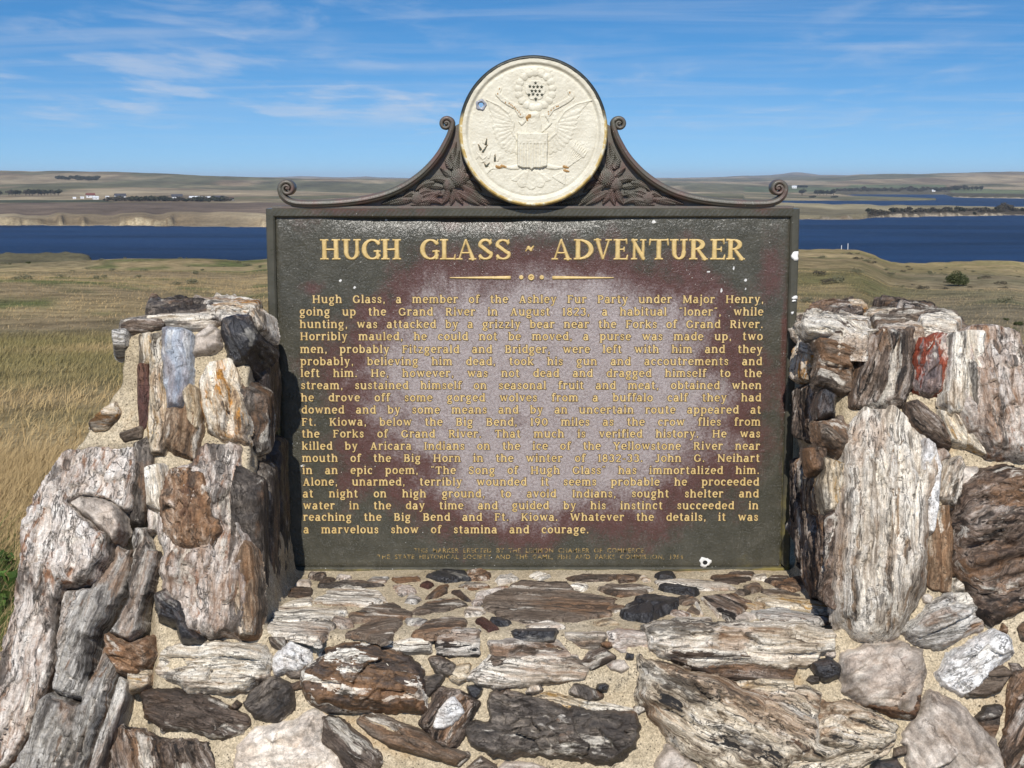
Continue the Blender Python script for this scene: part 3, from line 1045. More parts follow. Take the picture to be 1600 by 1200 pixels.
me = remeshed([pl, pl2, pr, pr2, pb], .0075)
nv = len(me.vertices)
co = np.empty(nv * 3, np.float32)
me.vertices.foreach_get('co', co)
co = co.reshape(-1, 3).astype(float)
no = np.empty(nv * 3, np.float32)
me.vertices.foreach_get('normal', no)
no = no.reshape(-1, 3)
d = fbm(co[:, 0] * 9, co[:, 1] * 9, co[:, 2] * 9, seed=61, oct=3) * .010 + fbm(co[:, 0] * 45, co[:, 1] * 45, co[:, 2] * 45, seed=62, oct=3) * .0045
top_ = sstep(.8, .95, no[:, 2])
d = d * (1 - .55 * top_) - .003
dep_ = (ORG[2] - co[:, 2]) * SP + co[:, 1] * CP           # depth along the view axis gives the photo position of each vertex
pxm = 800 + F * co[:, 0] / dep_
pym = 600 - F * ((co[:, 1]) * SP + (co[:, 2] - ORG[2]) * CP) / dep_
raked = (1 - sstep(215, 250, pxm)) * sstep(690, 730, pym) * (no[:, 1] < -.5)            # joints raked out deep between the big logs
raked = np.maximum(raked, sstep(1262, 1275, pxm) * (1 - sstep(1310, 1325, pxm)) * sstep(560, 600, pym) * (1 - sstep(960, 985, pym)) * .7)
raked = np.maximum(raked, sstep(1470, 1490, pxm) * sstep(735, 750, pym) * (1 - sstep(930, 960, pym)) * .6)
d = d - raked * .05
co = co + no * d[:, None] - ML
me.vertices.foreach_set('co', co.astype(np.float32).ravel())
me.materials.clear()
me.materials.append(M_MORTAR)
me.polygons.foreach_set('use_smooth', np.full(len(me.polygons), True))
me.update()
link('mortar', me, mon)

NSTONE = [0]


def stone(name, poly, kind, surf=FRONT, bulge=.02, grain=None, edge=None, lift=0., facets=2, rough=1., deep=.015, label=None, ang=None, step=None, wall=4.5, grow=.006):
    """a stone whose outline is seen at poly (photo pixels), standing proud of the plane surf"""
    ALLP.append(np.array(poly, float))
    NSTONE[0] += 1
    seed = 100 + NSTONE[0] * 7
    rng = random.Random(seed)
    P3 = np.array([hit(surf, *p) for p in poly])
    c3 = P3.mean(0)
    n = surf[1]
    cx, cy = np.mean(poly, 0)
    ga = R(grain if grain is not None else 0)
    ex = hit(surf, cx + math.cos(ga) * 4, cy + math.sin(ga) * 4) - hit(surf, cx, cy)
    ex -= n * np.dot(ex, n)
    ex /= np.linalg.norm(ex)
    ey = np.cross(n, ex)
    uv = np.stack([(P3 - c3) @ ex, (P3 - c3) @ ey], 1)
    lo, hi = uv.min(0), uv.max(0)
    size = (hi - lo)
    g = step or float(np.clip(math.sqrt(size[0] * size[1]) / 85, .0017, .0034))
    mg = deep + grow + 3 * g
    us = np.arange(lo[0] - mg, hi[0] + mg, g)
    vs = np.arange(lo[1] - mg, hi[1] + mg, g)
    U, Vv = np.meshgrid(us, vs)
    sdv = poly_sd(U, Vv, uv)
    so = seed * 3.17
    sdv = sdv + fbm(U * 40 + so, Vv * 40, seed=seed, oct=4, gain=.6) * min(.008, .10 * min(size)) * rough
    sdv = sdv + grow
    inr = float(sdv.max())
    ed = edge if edge else min(.03, inr * .55)
    tt = np.clip(sdv / ed, 0, 1)
    h = bulge * (1 - (1 - tt) ** 2.6)
    # broad lumps and flat fracture facets
    h = h + bulge * .35 * tt * fbm(U * 14 + so, Vv * 14, seed=seed + 1, oct=2)
    for k in range(facets):
        a = rng.uniform(0, 2 * math.pi)
        sl = rng.uniform(.15, .6)
        dist = rng.uniform(.1, .6) * inr
        cut = bulge * rng.uniform(.85, 1.15) + sl * (dist - (U * math.cos(a) + Vv * math.sin(a)))
        h = np.where(sdv > 0, np.minimum(h, np.maximum(cut, bulge * .25)), h)
    # fracture cells: splinters along the grain, or a few flat faces on glassy stones
    smooth_kind = kind in ('chert', 'greychert', 'agate', 'black', 'darkred')
    el = 1.3 if smooth_kind else (5.5 if STONE[kind].get('gx', .12) < .25 else 2.2)
    cw = .05 if smooth_kind else .017
    K = int(np.clip(size[0] * size[1] / (cw * cw * el), 3, 90))
    gs = np.random.default_rng(seed)
    su, sv = gs.uniform(lo[0], hi[0], K), gs.uniform(lo[1], hi[1], K)
    wu = U + fbm(U * 22 + so, Vv * 22, seed=seed + 8, oct=3) * .012
    wv2 = Vv + fbm(U * 12 + so + 5, Vv * 40, seed=seed + 9, oct=3) * .005
    D1 = np.full(U.shape, 9.)
    D2 = np.full(U.shape, 9.)
    ID = np.zeros(U.shape, int)
    for k in range(K):
        dk = np.hypot((wu - su[k]) / el, wv2 - sv[k])
        nearer = dk < D1
        D2 = np.where(nearer, D1, np.minimum(D2, dk))
        ID = np.where(nearer, k, ID)
        D1 = np.where(nearer, dk, D1)
    offs = gs.uniform(-1, 1, K) * min(.010, bulge * (.14 if smooth_kind else .33))
    tu = gs.uniform(-1, 1, K) * (.22 if smooth_kind else .06)
    tv = gs.uniform(-1, 1, K) * (.22 if smooth_kind else .30)
    sc_b = min(1., bulge / .02)
    h = h + tt * (offs[ID] + ((wu - su[ID]) * tu[ID] + (wv2 - sv[ID]) * tv[ID]) * sc_b)
    h = h - tt * (.0004 if smooth_kind else .0050) * sc_b * np.exp(-((D2 - D1) / .0011) ** 2)
    fib = fbm(U * 8 + so, Vv * 125 + vnoise(U * 16, Vv * 16, seed=seed) * .7, seed=seed + 2, oct=4, gain=.6)
    gk = STONE[kind].get('gx', .12)
    fw = .14 if kind in ('chert', 'greychert', 'agate', 'black') else (1.0 if gk < .25 else .45)
    amp = min(.0055, bulge * .28)
    h = h + tt * amp * fw * fib
    # splintered terraces along the grain
    ter = fbm(U * 7 + so, Vv * 38, seed=seed + 3, oct=3)
    tq = np.floor(ter * 5) / 5 + sstep(.55, 1., (ter * 5) % 1) / 5
    h = h + tt * bulge * .32 * fw * tq
    h = h + tt * min(.003, bulge * .15) * (.3 if fw < .2 else 1) * fbm(U * 130, Vv * 130, seed=seed + 4, oct=3, gain=.6)
    h = np.where(sdv < 0, np.maximum(sdv * wall, -deep - .001), h) + lift
    keep = (sdv * wall > -deep)
    me = grid_mesh(name, U, Vv, h, keep, [stone_mat(kind)])
    o = link(name, me, mon)
    Mx = Matrix.Identity(4)
    for i in range(3):
        Mx[i][0], Mx[i][1], Mx[i][2], Mx[i][3] = ex[i], ey[i], n[i], c3[i] - ML[i]
    o.matrix_local = Mx
    if label:
        o['label'] = label
    return o


ALLP = []


def cr(ox, oy, s):
    return lambda *pts: [(ox + x / s, oy + y / s) for x, y in pts]


A_ = cr(0, 440, 3.)
B_ = cr(0, 800, 3.)
C_ = cr(400, 860, 3.53)
D_ = cr(700, 860, 3.53)
E_ = cr(1000, 860, 3.53)
F_ = cr(1200, 440, 3.3333)
G_ = cr(1200, 780, 2.8575)
I_ = cr(0, 0, 1.)

# ---- left pier
stone('stone', A_((775, 228), (885, 235), (900, 260), (898, 420), (880, 560), (850, 600), (795, 600), (775, 480), (770, 350)), 'agate', bulge=.03, grain=90, facets=1, label='blue-grey agate piece')
stone('stone', A_((712, 262), (768, 245), (772, 480), (795, 615), (790, 740), (770, 805), (725, 800), (705, 700), (715, 500)), 'tan', bulge=.026, grain=88)
stone('stone', A_((797, 610), (870, 608), (890, 545), (915, 525), (945, 600), (940, 700), (915, 830), (860, 820), (780, 770)), 'brownwood', bulge=.034, grain=100)
stone('stone', A_((880, 540), (905, 500), (935, 520), (945, 610), (930, 690), (905, 660)), 'tan', bulge=.045, grain=95)
stone('stone', A_((925, 260), (990, 215), (1025, 245), (1030, 300), (960, 335), (915, 340)), 'greychert', bulge=.024, grain=-20)
stone('stone', A_((945, 470), (990, 385), (1080, 372), (1110, 450), (1160, 690), (1150, 745), (1050, 735), (985, 690), (950, 590)), 'orange', bulge=.03, grain=80)
stone('stone', A_((1045, 175), (1180, 165), (1225, 235), (1230, 300), (1190, 335), (1165, 375), (1100, 382), (1065, 310), (1048, 240)), 'black', bulge=.035, grain=60, deep=.06, label='glossy black chert lump')
stone('stone', A_((658, 395), (685, 398), (695, 500), (690, 650), (668, 682), (658, 560)), 'darkred', bulge=.008, grain=90, facets=0)
stone('stone', A_((540, 240), (592, 236), (585, 300), (545, 302)), 'grey', bulge=.02, deep=.05)
stone('stone', A_((663, 255), (700, 248), (700, 375), (665, 390)), 'tan', bulge=.008, grain=90)
stone('stone', A_((575, 720), (660, 690), (660, 725), (590, 740)), 'brown', bulge=.012, grain=-15)
stone('stone', A_((430, 660), (540, 570), (550, 610), (510, 680), (440, 690)), 'orange', bulge=.016, deep=.05)
stone('stone', A_((642, 765), (700, 732), (706, 800), (690, 1000), (650, 1110), (622, 1112), (640, 850)), 'dark', bulge=.006, grain=95, facets=0)  # flat dark strip standing in for the shaded crevice beside the log
stone('petrified_log', I_((107, 703), (167, 700), (212, 697), (213, 723), (209, 800), (190, 797), (165, 783), (128, 779), (112, 788), (128, 803), (150, 817), (177, 840), (173, 873), (147, 918), (103, 918), (90, 960), (83, 1040), (63, 1087), (43, 1147), (10, 1197), (-60, 1225), (-60, 1130), (-8, 1050), (0, 1030), (12, 987), (32, 900), (37, 840), (41, 815), (60, 768), (85, 728)), 'pink', wall=8., grow=.0, bulge=.05, grain=103, edge=.018, deep=.09, facets=3, label='big pinkish grey log leaning at the outer corner')
stone('stone', I_((116, 788), (130, 780), (165, 785), (190, 797), (194, 830), (183, 848), (176, 838), (152, 817), (130, 803)), 'greychert', bulge=.045, grain=40, facets=1)
stone('petrified_log', B_((310, 365), (440, 360), (530, 222), (545, 130), (590, 180), (622, 170), (603, 300), (582, 370), (510, 480), (440, 600), (430, 760), (400, 880), (320, 875), (258, 835), (265, 690), (290, 500)), 'grey', wall=8., grow=.0, bulge=.036, grain=112, edge=.014, deep=.075, facets=2, label='smooth grey fluted log')
stone('petrified_log', B_((630, 60), (690, 80), (715, 180), (750, 190), (757, 250), (720, 370), (700, 430), (660, 560), (612, 612), (520, 560), (540, 520), (600, 430), (616, 300)), 'grey', wall=8., grow=.0, bulge=.04, grain=108, edge=.014, deep=.075)
stone('petrified_log', B_((255, 845), (390, 890), (430, 790), (495, 610), (550, 740), (520, 850), (430, 1130), (400, 1230), (30, 1240), (140, 1060), (190, 875)), 'grey', wall=8., grow=.0, bulge=.042, grain=108, edge=.016, facets=2, deep=.075)
stone('petrified_log', B_((560, 770), (590, 800), (580, 900), (480, 1220), (415, 1230), (450, 1100), (530, 870)), 'grey', wall=8., grow=.0, bulge=.022, grain=108, deep=.075)
stone('stone', B_((505, 580), (610, 625), (710, 592), (715, 670), (690, 720), (640, 745), (560, 745), (520, 680)), 'rust', bulge=.032, grain=30)
stone('stone', B_((610, 762), (685, 755), (680, 800), (620, 825)), 'tan', bulge=.012)
stone('boulder', I_((240, 738), (270, 735), (300, 720), (310, 702), (333, 692), (381, 693), (378, 740), (385, 775), (388, 827), (395, 860), (402, 943), (398, 990), (377, 1000), (313, 1001), (290, 1000), (283, 973), (257, 967), (247, 943), (253, 910), (248, 900), (253, 867), (242, 833), (232, 835), (228, 800), (231, 770)), 'pink', wall=8., grow=.0, bulge=.045, grain=95, edge=.03, facets=2, deep=.05, label='tall rough pinkish cream boulder of the left pier')
stone('stone', I_((275, 744), (300, 739), (320, 752), (330, 790), (333, 815), (345, 830), (333, 860), (313, 857), (283, 853), (267, 830), (262, 790)), 'rust', bulge=.022, lift=.038, grain=85, deep=.03, label='rust-brown lump on the boulder')
stone('stone', B_((755, 400), (800, 372), (850, 420), (900, 540), (940, 600), (872, 600), (850, 522), (770, 500)), 'black', bulge=.022, lift=.024, grain=50, deep=.03)
stone('stone', B_((1160, 150), (1182, 180), (1206, 430), (1195, 570), (1142, 580), (1118, 450), (1105, 300)), 'brownwood', bulge=.025, lift=.022, grain=85, deep=.04)
stone('petrified_log', I_((237, 738), (254, 733), (262, 770), (258, 800), (240, 790)), 'white', bulge=.014, lift=.03, grain=80, deep=.03)
# left pier cap slabs (lie on its top)
SLB = dict(surf=TOPL, deep=.022, edge=.006, wall=9., facets=1)
stone('cap_slab', I_((190, 506), (232, 497), (280, 495), (345, 494), (352, 500), (330, 504), (240, 505)), 'whitegrey', bulge=.008, grain=-4, **SLB)
stone('cap_slab', I_((230, 495), (238, 481), (300, 477), (345, 484), (330, 494), (270, 497)), 'dark', bulge=.024, grain=-3, **SLB)
stone('cap_slab', I_((302, 482), (368, 476), (405, 486), (414, 497), (392, 504), (335, 497)), 'whitegrey', bulge=.020, grain=3, **SLB)
stone('cap_slab', I_((325, 491), (372, 485), (404, 489), (395, 496), (340, 497)), 'orange', bulge=.008, lift=.018, grain=2, label='orange-stained cap slab', **SLB)
stone('stone', A_((1185, 140), (1240, 160), (1247, 235), (1217, 252), (1190, 200)), 'whitegrey', bulge=.03, grain=60, deep=.05)
for pts_, k_ in ((A_((580, 208), (640, 188), (760, 190), (770, 208), (700, 222), (600, 228)), 'bark'), (A_((780, 196), (900, 190), (1010, 196), (1000, 212), (880, 216), (790, 214)), 'whitegrey'), (A_((700, 172), (850, 165), (1000, 172), (980, 186), (760, 188)), 'white')):
    stone('cap_slab', pts_, k_, bulge=.012, grain=-2, deep=.02, edge=.006, facets=0)

# ---- lower front
stone('petrified_log', B_((740, 740), (790, 640), (1000, 618), (1240, 630), (1262, 690), (1250, 760), (1150, 840), (1040, 848), (900, 840), (860, 800), (770, 762)), 'white', bulge=.032, grain=2, label='whitish log lying under the pier')
stone('stone', B_((670, 850), (830, 838), (1010, 890), (1150, 960), (1157, 995), (1110, 1037), (990, 1047), (900, 1012), (770, 1022), (740, 980), (690, 940)), 'darkbrown', bulge=.02, grain=12)
stone('stone', B_((1160, 900), (1200, 830), (1290, 782), (1360, 830), (1367, 910), (1300, 972), (1200, 962)), 'dark', bulge=.024, grain=-40)
stone('stone', B_((565, 1022), (700, 1058), (860, 1080), (895, 1068), (965, 1095), (992, 1150), (998, 1230), (520, 1230)), 'bark', bulge=.026, grain=80)
stone('stone', C_((100, 600), (200, 515), (290, 560), (302, 620), (230, 662), (120, 668)), 'chalk', bulge=.022, label='white crystalline stone')
stone('stone', C_((150, 650), (230, 655), (285, 630), (250, 690), (200, 690)), 'dark', bulge=.01)
stone('boulder', C_((262, 670), (380, 570), (500, 528), (640, 512), (740, 560), (850, 590), (912, 680), (932, 740), (925, 882), (600, 882), (480, 870), (310, 830), (285, 790), (258, 730)), 'rustwhite', bulge=.036, grain=5, label='rust and white mottled boulder')
stone('stone', C_((965, 600), (1010, 595), (1085, 640), (1092, 682), (1000, 662)), 'dark', bulge=.012)
stone('stone', C_((1010, 775), (1110, 790), (1224, 840), (1150, 960), (1110, 1050), (1070, 1077), (1000, 1040), (920, 950), (960, 870)), 'bark', bulge=.03, grain=-55)
stone('stone', C_((1035, 860), (1090, 830), (1130, 890), (1080, 950), (1005, 960)), 'chalk', bulge=.008, lift=.026, deep=.02)
stone('stone', C_((940, 710), (1022, 698), (1000, 742), (950, 792)), 'dark', bulge=.012)
stone('boulder', I_((375, 1168), (400, 1142), (455, 1130), (490, 1112), (506, 1123), (502, 1160), (538, 1195), (550, 1235), (366, 1235)), 'chert', bulge=.03, grain=-15, label='pale cream chert boulder')
stone('stone', C_((378, 930), (450, 930), (530, 990), (600, 1040), (660, 1110), (688, 1180), (660, 1230), (510, 1230), (475, 1140), (385, 1060)), 'darkbrown', bulge=.032, grain=40)
stone('petrified_log', C_((572, 940), (620, 900), (900, 1000), (1010, 1090), (1155, 1130), (1110, 1172), (950, 1132), (740, 1072), (640, 1012)), 'brown', bulge=.02, grain=22)
stone('stone', C_((320, 835), (480, 870), (520, 885), (400, 880)), 'dark', bulge=.01)
# ---- ledge, left half
LG = dict(grow=.0, surf=LEDGE, bulge=.0045, facets=0, deep=.008, edge=.008, rough=1.2)
for pts, k, g in (
    (C_((310, 285), (400, 222), (560, 203), (680, 230), (735, 275), (640, 302), (400, 304)), 'whitegrey', 4),
    (C_((515, 352), (640, 310), (760, 290), (850, 345), (862, 372), (640, 387), (530, 387)), 'brown', 6),
    (C_((855, 342), (900, 310), (1010, 270), (1100, 268), (1172, 300), (1040, 332), (900, 352)), 'brown', -4),
    (C_((498, 457), (640, 390), (800, 373), (818, 400), (730, 492), (690, 502), (600, 467)), 'brown', -8),
    (C_((868, 462), (920, 400), (1060, 368), (1160, 383), (1168, 410), (1090, 452), (960, 467)), 'brown', -5),
    (C_((1203, 385), (1250, 363), (1352, 435), (1280, 447)), 'darkred', 25),
    (C_((75, 345), (110, 318), (300, 322), (500, 318), (512, 345), (380, 392), (80, 392)), 'white', 1),
    (C_((33, 430), (70, 398), (440, 400), (350, 507), (280, 482), (60, 452)), 'whitegrey', 6),
    (C_((135, 312), (230, 268), (310, 258), (305, 302), (150, 317)), 'white', -6),
    (C_((175, 250), (200, 203), (312, 213), (290, 262)), 'darkbrown', 5),
    (C_((335, 192), (430, 178), (570, 168), (712, 190), (560, 207), (340, 203)), 'dark', -2),
    (C_((343, 172), (380, 148), (437, 154), (410, 177)), 'darkbrown', 0),
    (C_((600, 172), (640, 149), (737, 149), (710, 174)), 'grey', 0),
    (C_((748, 152), (905, 142), (908, 166), (770, 177)), 'darkbrown', 0),
    (C_((903, 190), (940, 166), (987, 185), (950, 207)), 'darkred', 0),
    (C_((933, 262), (1000, 200), (1062, 188), (1052, 226), (1000, 252)), 'darkbrown', -30),
    (C_((1078, 225), (1130, 223), (1197, 282), (1160, 282)), 'black', 35),
    (C_((818, 282), (850, 238), (914, 266), (880, 287)), 'grey', 0),
    (C_((1118, 192), (1160, 176), (1270, 184), (1298, 196), (1190, 212)), 'darkbrown', 0),
    (C_((748, 190), (850, 198), (884, 226), (800, 244)), 'pink', 10),
    (C_((210, 190), (230, 168), (300, 170), (300, 192)), 'greychert', 0),
    (D_((183, 312), (210, 258), (330, 208), (400, 168), (520, 180), (655, 178), (720, 235), (932, 265), (905, 302), (900, 352), (720, 382), (560, 387), (440, 402), (330, 382)), 'brown', 3),
    (D_((130, 300), (150, 240), (320, 195), (400, 175), (330, 205), (210, 256), (180, 312)), 'pink', -15),
    (D_((428, 417), (560, 388), (645, 420), (500, 432)), 'whitegrey', 0),
    (D_((638, 152), (740, 133), (965, 140), (880, 162), (700, 165)), 'darkbrown', 0),
    (D_((833, 207), (900, 188), (1060, 193), (1143, 215), (1070, 237), (950, 252), (870, 227)), 'brown', 0),
    (D_((1050, 150), (1080, 138), (1120, 165), (1090, 175)), 'orange', 0),
    (E_((390, 140), (500, 127), (633, 128), (600, 167), (540, 187), (430, 177)), 'darkbrown', 0),
    (E_((683, 167), (720, 143), (823, 143), (823, 172), (760, 192)), 'darkbrown', 0),
    (E_((573, 197), (640, 178), (684, 205), (620, 232)), 'brown', 0),
    (E_((340, 262), (520, 238), (614, 290), (540, 372), (480, 382)), 'bark', 20),
    (E_((253, 332), (290, 298), (342, 352)), 'brown', 20),
    (E_((298, 285), (320, 290), (352, 350), (330, 354)), 'white', 60),
    (E_((333, 265), (350, 260), (453, 355), (430, 362)), 'white', 42),
    (E_((640, 262), (800, 248), (1000, 290), (1064, 332), (860, 312), (700, 302)), 'tan', 8),
    (E_((618, 342), (760, 318), (1064, 382), (680, 397)), 'grey', 6),
    (E_((168, 382), (400, 373), (392, 397), (180, 392)), 'white', 0),
    (E_((80, 167), (240, 163), (450, 183), (534, 216), (350, 217), (100, 192)), 'whitegrey', 4),
    (E_((660, 222), (760, 215), (880, 240), (760, 250)), 'brown', 5),
    (D_((800, 395), (900, 380), (940, 400), (830, 405)), 'tan', 0),
):
    stone('flat_stone', pts, k, grain=g, **LG)
stone('flat_stone', D_((953, 352), (1030, 278), (1120, 258), (1283, 280), (1272, 327), (1200, 342), (1110, 397), (980, 367)), 'black', grain=-18, **dict(LG, bulge=.012))
stone('flat_stone', D_((1163, 212), (1200, 198), (1383, 235), (1360, 252), (1190, 227)), 'black', grain=8, **dict(LG, bulge=.012))
# ---- front, middle
stone('stone', C_((1000, 487), (1080, 475), (1090, 453), (1218, 449), (1218, 567), (1010, 572)), 'whiteblack', bulge=.008, grain=0, facets=0)
stone('stone', C_((718, 520), (850, 498), (953, 503), (958, 557), (770, 562)), 'white', bulge=.008, grain=2, facets=0)
stone('stone', D_((373, 460), (582, 454), (577, 492), (390, 500)), 'black', bulge=.014, grain=0)
stone('stone', D_((232, 510), (390, 503), (600, 510), (664, 577), (440, 592), (260, 582)), 'whiteblack', bulge=.012, grain=3)
stone('stone', D_((105, 702), (240, 600), (440, 594), (700, 590), (764, 642), (740, 692), (560, 717), (280, 742), (160, 722)), 'whitegrey', bulge=.014, grain=5)
stone('stone', D_((210, 640), (250, 595), (310, 598), (300, 625)), 'dark', bulge=.014)
stone('stone', D_((663, 475), (858, 474), (820, 532), (740, 522)), 'whitegrey', bulge=.008, grain=0)
stone('stone', D_((898, 470), (940, 458), (1100, 470), (1108, 547), (960, 547), (908, 512)), 'pink', bulge=.010, grain=0)
stone('stone', D_((752, 622), (790, 570), (860, 553), (914, 590), (790, 642)), 'bark', bulge=.012, grain=-20)
stone('boulder', D_((233, 840), (270, 788), (330, 783), (470, 830), (670, 885), (690, 868), (790, 900), (1030, 908), (1057, 980), (1030, 1082), (900, 1167), (740, 1152), (640, 1132), (380, 1122), (250, 1127), (130, 1062), (102, 980), (150, 953), (240, 960)), 'dark', bulge=.034, grain=6, facets=3, label='large dark grey boulder low in the middle')
stone('stone', D_((470, 826), (560, 798), (680, 828), (860, 858), (1020, 888), (1028, 906), (790, 892), (680, 872)), 'tan', bulge=.010, grain=8)
stone('stone', D_((95, 1230), (180, 1153), (250, 1192), (270, 1230)), 'brown', bulge=.02)
stone('stone', D_((0, 1130), (60, 1152), (104, 1128), (60, 1175), (10, 1160)), 'brown', bulge=.014)
stone('stone', D_((20, 700), (60, 650), (110, 640), (105, 690), (60, 720)), 'tan', bulge=.01)
stone('stone', D_((260, 1235), (320, 1180), (460, 1190), (600, 1235)), 'greychert', bulge=.014)
# ---- front, right
stone('petrified_log', E_((33, 430), (100, 412), (400, 418), (900, 418), (1064, 470), (1052, 532), (980, 562), (962, 612), (850, 642), (640, 620), (560, 612), (300, 642), (180, 592), (50, 542)), 'white', bulge=.034, grain=3, label='long white log lying at the front of the ledge')
stone('petrified_log', E_((180, 600), (350, 642), (620, 640), (650, 640), (850, 655), (830, 692), (640, 702), (400, 682)), 'bark', bulge=.02, grain=6)
stone('stone', E_((548, 740), (640, 713), (833, 730), (842, 772), (640, 778)), 'tan', bulge=.014, grain=0)
stone('petrified_log', E_((0, 592), (200, 660), (420, 690), (560, 775), (840, 784), (900, 748), (988, 800), (976, 860), (976, 1060), (1130, 1100), (1010, 1162), (830, 1152), (760, 1235), (420, 1235), (230, 1122), (130, 1000), (50, 880), (-5, 800)), 'swirl', bulge=.045, grain=26, edge=.03, facets=1, label='big cream log with black streaks along its grain')
stone('petrified_log', E_((988, 850), (1150, 848), (1300, 910), (1404, 980), (1392, 1042), (1270, 1092), (1130, 1112), (984, 1062)), 'swirl', bulge=.038, grain=12, edge=.02)
stone('petrified_log', E_((830, 1165), (1010, 1175), (1150, 1125), (1290, 1105), (1390, 1060), (1350, 1120), (1240, 1170), (1100, 1235), (790, 1235)), 'swirl', bulge=.024, grain=-12)
stone('stone', E_((943, 625), (1040, 603), (1093, 640), (1092, 692), (1010, 718), (975, 672)), 'black', bulge=.02)
stone('stone', E_((95, 1180), (155, 1083), (295, 1195), (320, 1235), (90, 1235)), 'greychert', bulge=.022)
stone('boulder', G_((328, 780), (345, 700), (430, 660), (600, 650), (682, 680), (692, 760), (642, 962), (560, 952), (450, 922), (338, 862)), 'greychert', bulge=.04, grain=-20, facets=4, label='smooth tan-grey chert boulder')
stone('stone', G_((440, 905), (480, 850), (590, 860), (660, 880), (645, 962), (560, 953)), 'rust', bulge=.02, lift=.014, deep=.02)
stone('boulder', G_((640, 1260), (622, 1050), (720, 868), (840, 908), (1000, 1080), (1070, 1260)), 'greychert', bulge=.034, grain=50, facets=3)
stone('petrified_log', G_((1068, 940), (1100, 790), (1145, 770), (1320, 900), (1330, 1260), (1056, 1260), (1038, 1100)), 'bark', bulge=.035, grain=-60)
stone('stone', G_((758, 780), (800, 700), (900, 640), (1000, 598), (1062, 608), (1088, 690), (1000, 752), (900, 862), (870, 872), (780, 822)), 'chalk', bulge=.032, grain=-25, label='chalky white stone low on the right')
stone('stone', G_((888, 872), (960, 780), (1040, 750), (1078, 780), (1030, 842), (960, 872)), 'brown', bulge=.026)
stone('stone', G_((928, 980), (970, 938), (1034, 928), (1022, 1000), (1000, 1054), (950, 1012)), 'dark', bulge=.018)
stone('stone', G_((1122, 580), (1145, 555), (1200, 570), (1190, 640), (1135, 625)), 'dark', bulge=.02)
stone('stone', G_((470, 1200), (500, 1180), (565, 1163), (590, 1200), (560, 1250), (480, 1250)), 'black', bulge=.02)
stone('stone', G_((602, 592), (650, 540), (760, 450), (880, 428), (934, 480), (948, 572), (820, 642), (740, 668), (650, 642)), 'grey', bulge=.034, grain=-18)
# ---- right pier
stone('petrified_log', I_((1340, 655), (1352, 642), (1395, 637), (1410, 647), (1422, 668), (1440, 680), (1455, 710), (1464, 734), (1461, 770), (1452, 790), (1444, 850), (1445, 895), (1441, 927), (1417, 965), (1392, 993), (1361, 1004), (1333, 990), (1312, 965), (1305, 920), (1303, 850), (1308, 787), (1318, 710), (1326, 674)), 'whitegrey', bulge=.06, grain=91, edge=.05, facets=1, deep=.03, label='tall whitish upright log of the right pier')
stone('petrified_log', I_((1444, 694), (1452, 700), (1460, 735), (1456, 790), (1450, 830), (1444, 780), (1440, 730)), 'chalk', bulge=.016, lift=.026, grain=92, deep=.03)
stone('stone', F_((268, 318), (310, 308), (400, 328), (468, 318), (440, 420), (422, 560), (340, 557), (262, 530)), 'brown', bulge=.03, grain=20, facets=3)
stone('stone', F_((470, 370), (510, 290), (600, 258), (743, 258), (748, 460), (702, 642), (560, 658), (440, 642), (432, 600), (455, 460)), 'bark', bulge=.032, grain=97, facets=1, label='grey-brown upright block with wavy bands')
stone('stone', F_((788, 300), (900, 278), (952, 288), (947, 420), (912, 500), (902, 572), (840, 587), (768, 562), (763, 480)), 'red', bulge=.022, grain=100, facets=2, label='red-patched stone')
stone('boulder', F_((958, 300), (1030, 250), (1090, 238), (1200, 258), (1292, 280), (1330, 380), (1420, 480), (1440, 950), (1140, 912), (1060, 822), (960, 702), (930, 682), (908, 642), (940, 480)), 'pink', bulge=.05, grain=82, edge=.035, facets=2, deep=.07, label='big cream boulder at the outer end of the right pier')
stone('petrified_log', F_((960, 305), (1030, 290), (1085, 300), (1080, 450), (1060, 690), (940, 680), (912, 640), (942, 480)), 'white', bulge=.016, lift=.034, grain=92, deep=.03)
stone('petrified_log', F_((708, 642), (760, 628), (830, 690), (892, 740), (938, 858), (870, 832), (790, 787), (730, 732)), 'bark', bulge=.03, grain=45)
stone('stone', F_((888, 680), (960, 692), (1022, 790), (1022, 852), (940, 838), (900, 740)), 'tan', bulge=.024, grain=60)
stone('stone', F_((985, 700), (1050, 800), (1130, 890), (1030, 850), (1022, 790)), 'tan', bulge=.02, grain=50)
stone('stone', F_((880, 1090), (930, 960), (990, 923), (1008, 960), (1002, 1080), (960, 1153), (900, 1122)), 'whitegrey', bulge=.026, grain=105)
stone('stone', F_((883, 940), (927, 938), (910, 1040), (878, 1072)), 'whitegrey', bulge=.012, grain=95)
stone('petrified_log', G_((718, 50), (800, 38), (813, 200), (803, 402), (740, 402), (713, 382), (723, 200)), 'brownwood', bulge=.024, grain=91)
stone('boulder', I_((1503, 764), (1527, 736), (1566, 731), (1605, 740), (1670, 800), (1670, 930), (1600, 950), (1545, 976), (1525, 960), (1520, 935), (1490, 880), (1487, 840), (1498, 790)), 'darkswirl', bulge=.045, grain=-12, edge=.03, facets=2, label='dark brown swirling-grained boulder')
stone('stone', F_((1010, 985), (1080, 975), (1090, 1010), (1030, 1070), (1000, 1060)), 'greychert', bulge=.014)
# pier's inner cheek (faces the sign)
CHEEK = (np.array((XR - .002, 2.7, 1.)), np.array((-1., 0., 0.)))


def on_cheek(pts):
    out = []
    for x, y in pts:
        xf = front_x(XR, y)
        x = min(x, xf - 1)
        out.append((1243. + max(0, x - 1238) * (xf - 1243.) / (xf - 1238), y))
    return out


